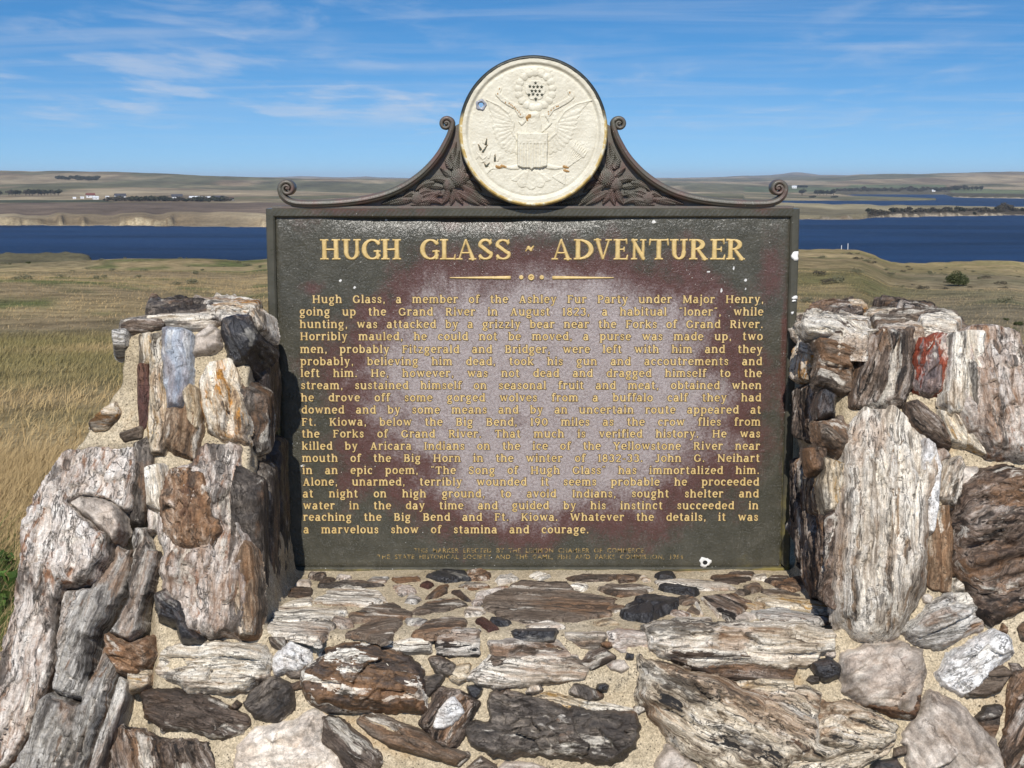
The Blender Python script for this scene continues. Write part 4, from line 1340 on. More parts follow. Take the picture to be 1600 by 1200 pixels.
ZC = dict(deep=.02)
for pts, k, g, bl_ in (
    (F_((128, 340), (208, 340), (228, 380), (218, 510), (150, 522), (138, 430)), 'orange', 90, .022),
    (F_((150, 558), (252, 558), (243, 700), (200, 822), (150, 792), (140, 650)), 'bark', 92, .022),
    (F_((258, 662), (290, 578), (338, 600), (332, 690), (270, 702)), 'black', 80, .022),
    (F_((248, 742), (380, 710), (412, 760), (402, 852), (370, 892), (270, 832)), 'brown', 40, .022),
    (F_((203, 880), (292, 878), (282, 982), (228, 982)), 'darkbrown', 80, .018),
    (F_((135, 930), (207, 930), (212, 1210), (150, 1240)), 'bark', 91, .02),
    (F_((212, 1000), (292, 1050), (292, 1190), (217, 1210)), 'brownwood', 85, .018),
    (F_((290, 930), (387, 960), (382, 1150), (300, 1192), (283, 1050)), 'tan', 90, .022),
    (G_((100, 120), (130, 30), (200, 40), (220, 200), (225, 425), (180, 422), (155, 330)), 'bark', 88, .018),
    (G_((225, 60), (285, 60), (292, 300), (300, 480), (240, 430), (225, 250)), 'darkswirl', 88, .02),
):
    if pts[0][0] > 1258 and pts[0][1] < 735:
        stone('stone', pts, k, FRONT, bulge=bl_, grain=g, facets=1, **ZC)
    else:
        stone('stone', on_cheek(pts), k, CHEEK, bulge=bl_ * .8, grain=90, facets=1, edge=.014, **ZC)
# cap of the right pier
for pts, k, g, bl_, lf in (
    (F_((190, 222), (230, 203), (420, 245), (585, 258), (500, 285), (380, 283), (200, 247)), 'white', 10, .022, 0.),
    (F_((150, 200), (270, 158), (430, 138), (500, 165), (380, 200), (240, 205)), 'bark', -5, .020, 0.),
    (F_((310, 215), (420, 185), (515, 200), (520, 235), (430, 250), (340, 235)), 'whitegrey', 5, .016, 0.),
    (F_((370, 160), (470, 150), (500, 165), (400, 170)), 'orange', 2, .010, .014),
    (F_((500, 190), (620, 175), (700, 190), (590, 205)), 'white', 2, .020, 0.),
    (F_((555, 150), (640, 138), (730, 165), (800, 150), (862, 175), (860, 200), (740, 205), (640, 180)), 'bark', 5, .026, 0.),
    (F_((540, 215), (700, 205), (900, 205), (965, 215), (1032, 258), (900, 262), (760, 240), (590, 250)), 'brown', 3, .020, 0.),
    (F_((800, 245), (900, 238), (1000, 255), (960, 270), (820, 268)), 'white', 3, .018, .008),
    (F_((590, 258), (780, 252), (800, 272), (600, 275)), 'whitegrey', 3, .014, 0.),
):
    stone('cap_slab', pts, k, TOPR, bulge=bl_, grain=g, lift=lf, deep=.045, edge=.006, facets=1, wall=9.)
stone('cap_slab', F_((190, 225), (300, 255), (400, 280), (490, 275), (560, 268), (480, 318), (380, 290), (215, 262)), 'white', bulge=.03, grain=12, deep=.03, edge=.01)
stone('stone', on_cheek(F_((128, 232), (200, 222), (222, 290), (160, 312), (128, 290))), 'whitegrey', CHEEK, bulge=.018, grain=60, deep=.02, edge=.012)
# left pier's inner cheek (in shade): long upright pieces, faces +X
# small pieces pressed into the mortar wherever there is room between the larger ones
rp = random.Random(77)


def room(x, y):
    d_ = 99.
    for P in ALLP:
        if abs(P[:, 0].mean() - x) > 260 or abs(P[:, 1].mean() - y) > 260:
            continue
        v_ = float(poly_sd(np.array([[x]], float), np.array([[y]], float), P)[0, 0])
        d_ = min(d_, -v_)
    return d_


npeb = 0
for tries in range(3200):
    if npeb >= 40:
        break
    zone = rp.choice('LLLFRR')
    if zone == 'L':
        x, y = rp.uniform(455, 1285), rp.uniform(899, 974)
        sx, sy = rp.uniform(1.6, 2.6), .55
    elif zone == 'F':
        x, y = rp.uniform(215, 1600), rp.uniform(1000, 1200)
        sx, sy = rp.uniform(1., 1.7), .8
    elif zone == 'R':
        x, y = rp.uniform(1330, 1600), rp.uniform(530, 1000)
        sx, sy = rp.uniform(.8, 1.2), 1.1
    else:
        x, y = rp.uniform(195, 385), rp.uniform(530, 700)
        sx, sy = .8, 1.2
    r_ = room(x, y)
    lim = 7. if zone == 'L' else 9.
    if r_ < lim:
        continue
    r_ = min(r_ - 1.5, 17.)
    if zone == 'L':
        r_ = min(r_ * 1.5, 20)
    n_ = rp.randint(4, 6)
    a0 = rp.uniform(0, 6.28)
    rot = rp.uniform(-.5, .5)
    pts = []
    for k in range(n_):
        a = a0 + 2 * math.pi * k / n_
        q_ = r_ * rp.uniform(.65, 1.2)
        u_, v_ = q_ * math.cos(a) * min(sx, 1.9), q_ * math.sin(a) * sy
        pts.append((x + u_ * math.cos(rot) - v_ * math.sin(rot) * (.4 if zone == 'L' else 1), y + u_ * math.sin(rot) * (.3 if zone == 'L' else 1) + v_ * math.cos(rot)))
    kd = rp.choice(['darkbrown', 'brown', 'dark', 'whitegrey', 'white', 'tan', 'grey', 'bark', 'black', 'greychert', 'rust', 'pink'])
    if zone == 'L':
        stone('stone_chip', pts, kd, grain=rp.uniform(-20, 20), surf=LEDGE, bulge=.006, facets=0, deep=.008, edge=.007, rough=1.2, grow=.001)
    else:
        stone('stone_chip', pts, kd, grain=rp.uniform(0, 180), bulge=rp.uniform(.008, .014), facets=1, grow=.001)
    npeb += 1
print('chips', npeb)

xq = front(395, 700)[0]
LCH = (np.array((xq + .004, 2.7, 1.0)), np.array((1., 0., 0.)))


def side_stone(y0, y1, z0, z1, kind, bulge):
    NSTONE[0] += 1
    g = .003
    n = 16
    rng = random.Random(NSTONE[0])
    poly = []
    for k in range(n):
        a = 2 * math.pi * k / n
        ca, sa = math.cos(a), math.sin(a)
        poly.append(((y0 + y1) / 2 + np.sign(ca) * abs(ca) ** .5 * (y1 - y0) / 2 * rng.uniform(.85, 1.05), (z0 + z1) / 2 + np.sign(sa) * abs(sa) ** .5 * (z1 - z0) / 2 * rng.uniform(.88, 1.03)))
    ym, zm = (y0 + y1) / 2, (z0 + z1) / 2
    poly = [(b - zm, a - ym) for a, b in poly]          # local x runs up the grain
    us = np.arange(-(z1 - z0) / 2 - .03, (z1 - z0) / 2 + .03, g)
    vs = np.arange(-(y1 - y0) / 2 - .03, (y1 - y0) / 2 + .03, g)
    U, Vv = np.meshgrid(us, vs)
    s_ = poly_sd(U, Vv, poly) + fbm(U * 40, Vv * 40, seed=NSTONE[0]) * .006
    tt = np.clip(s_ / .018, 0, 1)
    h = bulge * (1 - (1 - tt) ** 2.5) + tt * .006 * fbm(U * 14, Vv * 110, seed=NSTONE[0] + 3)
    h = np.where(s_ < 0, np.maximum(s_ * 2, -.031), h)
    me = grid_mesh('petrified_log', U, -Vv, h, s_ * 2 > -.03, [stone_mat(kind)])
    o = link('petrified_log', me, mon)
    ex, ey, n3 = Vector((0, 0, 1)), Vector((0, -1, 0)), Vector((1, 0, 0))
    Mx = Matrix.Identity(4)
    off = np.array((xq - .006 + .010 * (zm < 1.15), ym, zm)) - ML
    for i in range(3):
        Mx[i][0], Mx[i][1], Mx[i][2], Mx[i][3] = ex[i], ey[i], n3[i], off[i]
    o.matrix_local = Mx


side_stone(2.74, 2.90, 1.08, 1.325, 'black', .018)  # dark kinds deepen the shade of this inner face by colour
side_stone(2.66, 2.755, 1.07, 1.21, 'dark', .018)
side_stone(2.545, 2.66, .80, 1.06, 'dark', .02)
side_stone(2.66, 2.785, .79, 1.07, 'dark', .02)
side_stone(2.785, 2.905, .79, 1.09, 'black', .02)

# ================================================================== THE MARKER (sign)
TL, TR = hitY(415, 326, Y_SIGN), hitY(1250, 326, Y_SIGN)
ZB = hitY(833, 891, Y_SIGN)[2] - .004
ZT = TL[2]
XC = (TL[0] + TR[0]) / 2
HW = (TR[0] - TL[0]) / 2
sign = empty('historical_marker', (XC, Y_SIGN, ZB))
tag(sign, 'weathered dark green metal marker with gold lettering and cream eagle medallion between stone piers', 'sign')
SL = np.array(sign.location)
PXS = HW * 2 / 835                                    # metres per photo pixel at the top of the sign


def S(px, py, dy=0.):
    """photo pixel on the sign's plane -> sign-local point (x, y, z); dy > 0 is behind the plane"""
    p = hitY(px, py, Y_SIGN + dy) - SL
    return p


# panel
FW = 14 * PXS
PX0, PX1 = -HW + FW * .9, HW - FW * .9
PZ0, PZ1 = .005, ZT - ZB - FW * .9
gx_ = np.arange(PX0, PX1 + .001, .0036)
gz_ = np.arange(PZ0, PZ1 + .001, .0036)
GX, GZ = np.meshgrid(gx_, gz_)
stop = PZ1 - GZ
pxg = 800 + (GX + SL[0]) * F / 2.97
pyg = 326 + (ZT - ZB - GZ) / (ZT - ZB) * 565
cove = .015 * (.22 + .78 * np.exp(-((pxg - 745) / 175) ** 4 * .7)) * (1 + .25 * vnoise(GX * 18, GX * 0, seed=2))
dep = cove * np.clip(1 - stop / .052, 0, 1) ** 2
for dd in (GX - PX0, PX1 - GX, GZ - PZ0):
    dep = np.maximum(dep, .006 * np.clip(1 - dd / .014, 0, 1) ** 2)
PANEL_Y = .0045
GY = PANEL_Y + dep + fbm(GX * 70, GZ * 70, seed=71, oct=3) * .0006
# weathering masks; fade also carries the painted glints
n7 = fbm(GX * 9, GZ * 9, seed=72, oct=4)
ell = np.hypot((pxg - 852) / 330, (pyg - 615) / 218)
sup = (np.abs((pxg - 852) / 325) ** 2.6 + np.abs((pyg - 612) / 222) ** 2.6) ** (1 / 2.6)
fade = np.clip(1.72 - 1.30 * sup + .20 * n7, 0, 1.05)
# darker bay across the right half of the middle and along the lower edge
fade -= .28 * np.exp(-((pxg - 800) / 150) ** 2 - ((pyg - 650) / 26) ** 2)
fade -= .20 * np.exp(-((pxg - 700) / 120) ** 2 - ((pyg - 720) / 22) ** 2)
fade = np.maximum(fade, .42 * np.exp(-((pxg - 490) / 40) ** 2 - ((pyg - 445) / 16) ** 2))
fade = np.maximum(fade, .52 * np.exp(-((pxg - 1198) / 34) ** 2 - ((pyg - 420) / 75) ** 2))
fade = np.maximum(fade, .46 * np.exp(-((pxg - 1222) / 9) ** 2 - ((pyg - 560) / 230) ** 2))
fade = np.maximum(fade, .30 * np.exp(-((pxg - 740) / 250) ** 2 - ((pyg - 352) / 22) ** 2))
fade = np.maximum(fade, .28 * np.exp(-((pxg - 470) / 60) ** 2 - ((pyg - 350) / 30) ** 2))
yel = np.clip(.9 - GZ / .016, 0, 1) * sstep(500, 900, pxg) + np.clip(.8 - (PX1 - GX) / .012, 0, 1) * sstep(560, 700, pyg) * .9 + .35 * np.exp(-((pxg - 1165) / 40) ** 2 - ((pyg - 870) / 20) ** 2)
wht = np.zeros_like(GX)
for wx, wy, ra, rb in ((1140, 416, 1.6, 4.5), (1159, 434, 2.4, 2.4), (1123, 450, 1.8, 4.5), (1159, 447, 2, 2), (536, 435, 2.5, 2.5), (558, 445, 2.5, 2.5), (1017, 346, 4, 2.5), (607, 343, 4, 1.6), (472, 722, 4, 2), (1102, 421, 3, 1.5), (664, 502, 1, 4)):
    wht = np.maximum(wht, np.exp(-((pxg - wx) / ra) ** 2 - ((pyg - wy) / rb) ** 2))
me = grid_mesh('panel', GX, GY, GZ, np.ones(GX.shape, bool), [M_PANEL], {'fade': fade, 'yellow': yel, 'white': wht})
link('panel', me, sign)


def attr_mesh(mb, name, m, parent, fn, smooth=False, cuts=0):
    import bmesh
    me = mb.mesh(name, m, smooth)
    if cuts:
        bm = bmesh.new()
        bm.from_mesh(me)
        le = [e for e in bm.edges if e.calc_length() > .06]
        bmesh.ops.subdivide_edges(bm, edges=le, cuts=cuts, use_grid_fill=True)
        bm.to_mesh(me)
        bm.free()
    n = len(me.vertices)
    co = np.empty(n * 3, np.float32)
    me.vertices.foreach_get('co', co)
    co = co.reshape(-1, 3)
    for k, v in fn(co).items():
        at = me.attributes.new(k, 'FLOAT', 'POINT')
        at.data.foreach_set('value', np.asarray(v, np.float32))
    return link(name, me, parent)


def frame_attr(co):
    x, zz = co[:, 0], co[:, 2]
    px = 800 + (x + SL[0]) * F / 2.97
    py = 326 + (ZT - ZB - zz) / (ZT - ZB) * 565
    f = np.zeros(len(x))
    f = np.maximum(f, .48 * np.exp(-((px - 560) / 95) ** 2 - ((py - 330) / 12) ** 2))
    f = np.maximum(f, .42 * np.exp(-((px - 650) / 60) ** 2 - ((py - 330) / 12) ** 2))
    f = np.maximum(f, .42 * np.exp(-((px - 1243) / 10) ** 2 - ((py - 358) / 30) ** 2))
    f = np.maximum(f, .40 * np.exp(-((px - 1190) / 30) ** 2 - ((py - 330) / 12) ** 2))
    yel = .5 * (px > 1200) * sstep(600, 800, py) + .5 * (py > 885) + .55 * (px < 440) * sstep(570, 620, py)
    return {'fade': f, 'yellow': yel, 'white': np.zeros(len(x))}


def frame_bar(p0, p1, inw, name, m, bottom_h=None):
    """mitred bar from p0 to p1 along the outer edge; inw = inward unit vector (x,z)"""
    prof = [(.0, .052), (.0, .003), (.0025, .0), (FW - .004, .0), (FW - .001, .003), (FW, .0062), (FW, .052)]   # (inward, depth)
    (xa, za), (xb, zb) = p0, p1
    dx, dz = xb - xa, zb - za
    ln = math.hypot(dx, dz)
    tx, tz = dx / ln, dz / ln
    vs = []
    ns = 28
    for i in range(ns + 1):
        f = i / ns
        for a, dpt in prof:
            mit = a * .998
            s = mit + (ln - 2 * mit) * f
            vs.append((xa + tx * s + inw[0] * a, dpt, za + tz * s + inw[1] * a))
    n = len(prof)
    fs = []
    for i in range(ns):
        for k in range(n):
            k2 = (k + 1) % n
            fs.append((i * n + k, i * n + k2, (i + 1) * n + k2, (i + 1) * n + k))
    fs += [tuple(range(n)), tuple(ns * n + k for k in reversed(range(n)))]
    mb = MB()
    mb.add(vs, fs)
    me = mb.mesh(name, m)
    import bmesh
    bm = bmesh.new()
    bm.from_mesh(me)
    bmesh.ops.recalc_face_normals(bm, faces=bm.faces)
    bm.to_mesh(me)
    bm.free()
    mb2 = MB()
    mb2.v = [tuple(v.co) for v in me.vertices]
    mb2.f = [tuple(p.vertices) for p in me.polygons]
    return attr_mesh(mb2, name, m, sign, frame_attr)


HT = ZT - ZB
frame_bar((-HW, HT), (HW, HT), (0, -1), 'frame_rail', M_TOPBAR)
frame_bar((-HW, 0), (-HW, HT), (1, 0), 'frame_rail', M_FRAME)
frame_bar((HW, HT), (HW, 0), (-1, 0), 'frame_rail', M_FRAME)
FWs = FW
FW = .010
frame_bar((HW, 0), (-HW, 0), (0, 1), 'frame_rail', M_FRAME)
FW = FWs
mb = MB()
mb.box((-HW + .006, .030, .004), (HW - .006, .050, HT - .006))
attr_mesh(mb, 'back_plate', M_FRAME, sign, frame_attr)
# white paint lumps on the right stile
for (px, py, w_, h_) in ((1242.5, 400, 6.5, 8.5), (1242, 465, 5.5, 3.2), (1240.5, 470, 4, 1.6), (1238, 489, 2.5, 2.5)):
    c = S(px, py)
    n = 14
    mb = MB()
    vs = []
    for ring, (sc_, yy) in enumerate(((1., .0005), (.92, -.0022), (.5, -.0034))):
        for k in range(n):
            a = 2 * math.pi * k / n
            ca, sa = math.cos(a), math.sin(a)
            wob_ = 1 + .14 * math.sin(3 * a + px) + .1 * math.sin(5 * a + py)
            vs.append((c[0] + np.sign(ca) * abs(ca) ** .7 * w_ * PXS * sc_ * wob_ * .85, yy, c[2] + np.sign(sa) * abs(sa) ** .7 * .88 * h_ * PXS * sc_ * wob_ + .25 * ca * h_ * PXS * (py > 430)))
    fs = [(r_ * n + k, r_ * n + (k + 1) % n, (r_ + 1) * n + (k + 1) % n, (r_ + 1) * n + k) for r_ in range(2) for k in range(n)] + [tuple(2 * n + k for k in range(n))]
    mb.add(vs, fs)
    mb.build('paint_patch', M_WHITE, sign, smooth=True)
# bolt with a ring of white paint, low on the right
c = S(1101.5, 878.5, PANEL_Y)
mb = MB()
n = 18
vs = []
for sc_, yy in ((1., .0035), (.97, -.002), (.6, -.0035), (.42, -.003)):
    for k in range(n):
        a = 2 * math.pi * k / n
        wob_ = 1 + (.16 * math.sin(3 * a + 1) + .1 * math.sin(7 * a)) * (sc_ > .8)
        vs.append((c[0] + math.cos(a) * 9.5 * PXS * sc_ * wob_, PANEL_Y + yy, c[2] + math.sin(a) * 8.5 * PXS * sc_ * wob_))
mb.add(vs, [(r_ * n + k, r_ * n + (k + 1) % n, (r_ + 1) * n + (k + 1) % n, (r_ + 1) * n + k) for r_ in range(3) for k in range(n)])
o = mb.build('bolt', M_WHITE, sign, smooth=True)
mb = MB()
vs = [(c[0] + math.cos(a) * 3.6 * PXS, PANEL_Y - y_, c[2] + math.sin(a) * 4.2 * PXS) for y_ in (-.003, .0022) for a in np.linspace(0, 2 * math.pi, 12, endpoint=False)]
mb.add(vs, [(k, (k + 1) % 12, 12 + (k + 1) % 12, 12 + k) for k in range(12)] + [tuple(range(12, 24))])
mb.build('bolt_head', M_BLACK, o)

# ---- lettering: title in hand-drawn roman capitals (distance fields on a fine grid)
def seg(u, v, x0, y0, x1, y1, w0, w1=None):
    w1 = w0 if w1 is None else w1
    ex, ey = x1 - x0, y1 - y0
    tt = np.clip(((u - x0) * ex + (v - y0) * ey) / (ex * ex + ey * ey), 0, 1)
    return (w0 + (w1 - w0) * tt) - np.hypot(u - x0 - tt * ex, v - y0 - tt * ey)


def bx_(u, v, x0, y0, x1, y1):
    return np.minimum(np.minimum(u - x0, x1 - u), np.minimum(v - y0, y1 - v))


def arc(u, v, cx, cy, rx, ry, a0, a1, wv_, wh_):
    """elliptic arc with thick sides (wv_) and thin top/bottom (wh_); angles in degrees, counter-clockwise"""
    best = np.full(u.shape, -9.)
    aa = np.radians(np.linspace(a0, a1, 30))
    pts = [(cx + rx * math.cos(a), cy + ry * math.sin(a), wh_ + (wv_ - wh_) * abs(math.cos(a)) ** 1.3) for a in aa]
    for p, q_ in zip(pts[:-1], pts[1:]):
        best = np.maximum(best, seg(u, v, p[0], p[1], q_[0], q_[1], p[2], q_[2]))
    return best


def mx(*a):
    r = a[0]
    for b_ in a[1:]:
        r = np.maximum(r, b_)
    return r


def stem(u, v, x, w, W, top=True, bot=True, s=.085):
    """vertical stem centred at x with flared slab serifs; u already in height units"""
    waist = w * (.92 + .25 * np.abs(v - .5) ** 2 * 4 * .5)
    r = np.minimum(waist - np.abs(u - x), np.minimum(v, 1 - v))
    if bot:
        r = mx(r, np.minimum(bx_(u, v, x - w - s, 0, x + w + s, .075 + 0), 9), np.minimum(w + s * .5 - np.abs(u - x) - v * .6, np.minimum(v, .2 - v)))
    if top:
        r = mx(r, bx_(u, v, x - w - s, .925, x + w + s, 1), np.minimum(w + s * .5 - np.abs(u - x) - (1 - v) * .6, np.minimum(1 - v, v - .8)))
    return r


def glyph(ch, u, v, W):
    """u in [0,W], v in [0,1] (height units). returns a distance-like field, > 0 inside"""
    k, th, s = .112, .05, .08
    e = k + s
    if ch == 'H':
        return mx(stem(u, v, e, k, W), stem(u, v, W - e, k, W), bx_(u, v, e, .46, W - e, .54))
    if ch == 'U':
        x0, x1 = e, W - e * .85
        return mx(stem(u, v, x0, k, W, bot=False) * 1 - np.where(v < .35, 9, 0), stem(u, v, x1, k * .75, W, bot=False) - np.where(v < .35, 9, 0),
                  arc(u, v, (x0 + x1) / 2, .37, (x1 - x0) / 2, .325, 180, 360, k * .9, .05))
    if ch == 'G':
        return mx(arc(u, v, .5, .5, .40, .455, 42, 320, k * 1.02, .042), seg(u, v, .80, .80, .86, .98, .04, .02), seg(u, v, W - .13, .08, W - .13, .40, .078, .078),
                  bx_(u, v, W - .32, .38, W + .02, .45))
    if ch == 'L':
        return mx(stem(u, v, e, k, W), bx_(u, v, e, 0, W - .04, .078), seg(u, v, W - .07, .03, W - .03, .26, .05, .022))
    if ch == 'A':
        ap = W * .5
        return mx(seg(u, v, ap - .01, .97, W - .17, .04, .035, .095), seg(u, v, ap - .03, .95, .15, .04, .04, .042), bx_(u, v, W * .25, .30, W * .75, .37),
                  bx_(u, v, .0, 0, .30, .07), bx_(u, v, W - .36, 0, W, .07))
    if ch == 'S':
        cx = W * .5
        rx = W * .36
        return mx(arc(u, v, cx, .735, rx, .215, 25, 200, .085, .045), seg(u, v, cx - rx, .69, cx + rx, .30, .085, .085), arc(u, v, cx, .255, rx * 1.08, .215, -155, 20, .085, .045),
                  seg(u, v, cx + rx * .9, .76, cx + rx + .01, .98, .045, .02), seg(u, v, cx - rx * .98, .22, cx - rx - .02, .02, .045, .02))
    if ch == 'D':
        return mx(stem(u, v, e, k, W), arc(u, v, e, .5, W - e - .1, .455, -90, 90, k, .04), bx_(u, v, e * .6, .0, e + .08, .078), bx_(u, v, e * .6, .922, e + .08, 1))
    if ch == 'V':
        ap = W * .5
        return mx(seg(u, v, .17, .96, ap - .01, .05, .095, .05), seg(u, v, W - .14, .96, ap + .02, .05, .042, .04), bx_(u, v, 0, .93, .34, 1), bx_(u, v, W - .30, .93, W, 1))
    if ch == 'E':
        return mx(stem(u, v, e, k, W), bx_(u, v, e, 0, W - .05, .075), bx_(u, v, e, .925, W - .08, 1), bx_(u, v, e, .475, W - .20, .54), seg(u, v, W - .08, .03, W - .04, .22, .05, .022),
                  seg(u, v, W - .11, .97, W - .08, .79, .05, .022), seg(u, v, W - .21, .41, W - .21, .61, .025, .025))
    if ch == 'N':
        return mx(stem(u, v, e * .95, k * .55, W), stem(u, v, W - e * .95, k * .55, W, bot=False), seg(u, v, e * .6, .95, W - e * .9, .06, .08, .09))
    if ch == 'T':
        return mx(stem(u, v, W / 2, k, W, top=False), bx_(u, v, .03, .92, W - .03, 1), seg(u, v, .06, .97, .02, .72, .05, .022), seg(u, v, W - .06, .97, W - .02, .72, .05, .022))
    if ch == 'R':
        return mx(stem(u, v, e, k, W), arc(u, v, e + .08, .735, W - e - .33, .225, -90, 90, k, .036), bx_(u, v, e * .6, .925, e + .1, 1), bx_(u, v, e, .472, e + .12, .545),
                  seg(u, v, e + .22, .49, W - .14, .04, .07, .095), bx_(u, v, W - .26, 0, W + .01, .07))
    if ch == '~':
        return mx(seg(u, v, .05, .42, .18, .60, .02, .07), seg(u, v, .18, .58, .30, .47, .07, .07), seg(u, v, .30, .47, .42, .66, .07, .02))


def relief_part(name, GXp, GZp, H, m, parent, base, extra=None, sink=.0006):
    me = grid_mesh(name, GXp, base - H + sink, GZp, H > 0.00001, [m], extra)
    return link(name, me, parent)


title = [('H', 501, 531), ('U', 535, 563), ('G', 566, 594), ('H', 596, 626), ('G', 657, 686), ('L', 688, 712), ('A', 713, 744), ('S', 747, 770), ('S', 774, 798), ('~', 820, 834),
         ('A', 862, 893), ('D', 897, 927), ('V', 928, 956), ('E', 959, 982), ('N', 985, 1011), ('T', 1014, 1045), ('U', 1047, 1074), ('R', 1077, 1106), ('E', 1110, 1134), ('R', 1135, 1164)]
for ch, xa, xb in title:
    pa, pb_ = S(xa, 406, PANEL_Y), S(xb, 374, PANEL_Y)
    hgt = pb_[2] - pa[2]
    wid = pb_[0] - pa[0]
    us = np.arange(-.0025, wid + .0025, .00055)
    vs = np.arange(-.0025, hgt + .0025, .00055)
    U, Vv = np.meshgrid(us, vs)
    W_ = wid / hgt
    fl = glyph(ch, U / hgt, Vv / hgt, W_) * hgt
    fl = fl + fbm(U * 260 + xa, Vv * 260, seed=xa) * .00035
    H = np.where(fl > -.0012, np.clip((fl + .0003) * 1.6, -.0015, .0026), -.0015) + .0008
    H = np.where(fl > -.0011, np.maximum(H, .00002), 0)
    relief_part('title_letter', U + pa[0], Vv + pa[2], H + np.where(H > .0015, fbm(U * 150, Vv * 150, seed=3) * .0003, 0), M_GOLD, sign, PANEL_Y)

# rule under the title: two tapering bars, two dots and a ring
for xa, xb in ((703, 798), (959, 863)):
    a_, b_ = S(xa, 434, PANEL_Y), S(xb, 434, PANEL_Y)
    mb = MB()
    n = 14
    P = [np.array((a_[0] + (b_[0] - a_[0]) * i / n, PANEL_Y, a_[2])) for i in range(n + 1)]
    mb.sweep(P, [(.8 + 2.2 * i / n) * PXS for i in range(n + 1)], .0026, 8)
    mb.build('rule_bar', M_GOLD, sign, smooth=True)
for cx_, rad in ((814.5, 3.6), (830, 5.2), (846.5, 3.6)):
    c = S(cx_, 433.5, PANEL_Y)
    mb = MB()
    n = 20
    prof = [(1., .001), (.95, -.002), (.72, -.003), (.5, -.0028)] + ([(.45, -.0008), (.25, -.001), (.2, -.003), (.02, -.0034)] if rad > 4 else [(.02, -.003)])
    vs = [(c[0] + math.cos(a) * rad * PXS * s_, PANEL_Y + y_, c[2] + math.sin(a) * rad * PXS * s_) for s_, y_ in prof for a in np.linspace(0, 2 * math.pi, n, endpoint=False)]
    mb.add(vs, [(i * n + k, i * n + (k + 1) % n, (i + 1) * n + (k + 1) % n, (i + 1) * n + k) for i in range(len(prof) - 1) for k in range(n)])
    mb.build('rule_dot', M_GOLD, sign, smooth=True)

LINES = [
    'Hugh Glass, a member of the Ashley Fur Party under Major Henry,',
    'going up the Grand River in August 1823, a habitual “loner”, while',
    'hunting, was attacked by a grizzly bear near the Forks of Grand River.',
    'Horribly mauled, he could not be moved, a purse was made up, two',
    'men, probably Fitzgerald and Bridger, were left with him and they',
    'probably, believing him dead, took his gun and accoutrements and',
    'left him. He, however, was not dead and dragged himself to the',
    'stream, sustained himself on seasonal fruit and meat, obtained when',
    'he drove off some gorged wolves from a buffalo calf they had',
    'downed and by some means and by an uncertain route appeared at',
    'Ft. Kiowa, below the Big Bend, 190 miles as the crow flies from',
    'the Forks of Grand River. That much is verified history. He was',
    'killed by Aricara Indians on the ice of the Yellowstone River near',
    'mouth of the Big Horn in the winter of 1832-33. John G. Neihart',
    'in an epic poem, “The Song of Hugh Glass” has immortalized him.',
    'Alone, unarmed, terribly wounded it seems probable he proceeded',
    'at night on high ground, to avoid Indians, sought shelter and',
    'water in the day time and guided by his instinct succeeded in',
    'reaching the Big Bend and Ft. Kiowa. Whatever the details, it was',
    'a marvelous show of stamina and courage.',
]
BASE = [473.5, 493, 512.5, 531.5, 551.5, 570.5, 589, 608, 627, 646, 665, 683.5, 702.5, 721.5, 740.5, 758.5, 777, 795.5, 813.5, 833]


def text_mesh(body, size, offset, extrude, space_char, width=None):
    cu = bpy.data.curves.new('t', 'FONT')
    cu.body = body
    cu.size = size
    cu.offset = offset
    cu.extrude = extrude
    cu.space_character = space_char
    cu.resolution_u = 3
    ob = bpy.data.objects.new('t', cu)
    COL.objects.link(ob)

    def measure():
        bpy.context.view_layer.update()
        return ob.dimensions.x
    if width:
        lo_, hi_ = .3, 5.
        cu.space_word = 1.
        w1 = measure()
        cu.space_word = 2.
        w2 = measure()
        sw = 1 + (width - w1) / max(1e-9, (w2 - w1))
        if sw < .55:
            cu.space_word = .75
            cu.space_character = space_char * .97
            w1 = measure()
            cu.size = size
        else:
            cu.space_word = sw
        measure()
    dg = bpy.context.evaluated_depsgraph_get()
    me = bpy.data.meshes.new_from_object(ob.evaluated_get(dg))
    bpy.data.objects.remove(ob)
    return me


def place_text(me, name, xa, zb, parent, y, fit=None, m_=None):
    n = len(me.vertices)
    co = np.empty(n * 3, np.float32)
    me.vertices.foreach_get('co', co)
    co = co.reshape(-1, 3)
    x0, x1 = co[:, 0].min(), co[:, 0].max()
    sx = (fit / (x1 - x0)) if fit else 1.
    out = np.stack([xa + (co[:, 0] - x0) * sx, y - co[:, 2], zb + co[:, 1]], 1)
    me.vertices.foreach_set('co', out.astype(np.float32).ravel())
    me.materials.clear()
    me.materials.append(m_ or M_GOLD)
    me.update()
    me.name = name
    return link(name, me, parent)



# ---- body lettering: a sturdy slab-serif alphabet drawn as strokes (units: x-height = 1)
SW = .21                          # stem width


def P_(pts, w0=.17, w1=None):
    return ('p', pts, w0, w1 if w1 is not None else w0)


def AR(cx, cy, rx, ry, a0, a1, thick=.22, thin=.13, n=12):
    aa = np.radians(np.linspace(a0, a1, n))
    return ('r', [(cx + rx * math.cos(a), cy + ry * math.sin(a)) for a in aa], [thin + (thick - thin) * abs(math.cos(a)) for a in aa])


def ST(x, y0, y1, bot=True, top=True, w=SW, sl=.17, left_only=False):
    out = [('p', [(x, y0), (x, y1)], w, w)]
    if bot:
        out.append(('p', [(x - w / 2 - sl * .62, y0 + .05), (x + w / 2 + sl * .62, y0 + .05)], .10, .10))
    if top:
        out.append(('p', [(x - w / 2 - sl * .62, y1 - .05), (x + (w / 2 if left_only else w / 2 + sl * .62), y1 - .05)], .10, .10))
    return out


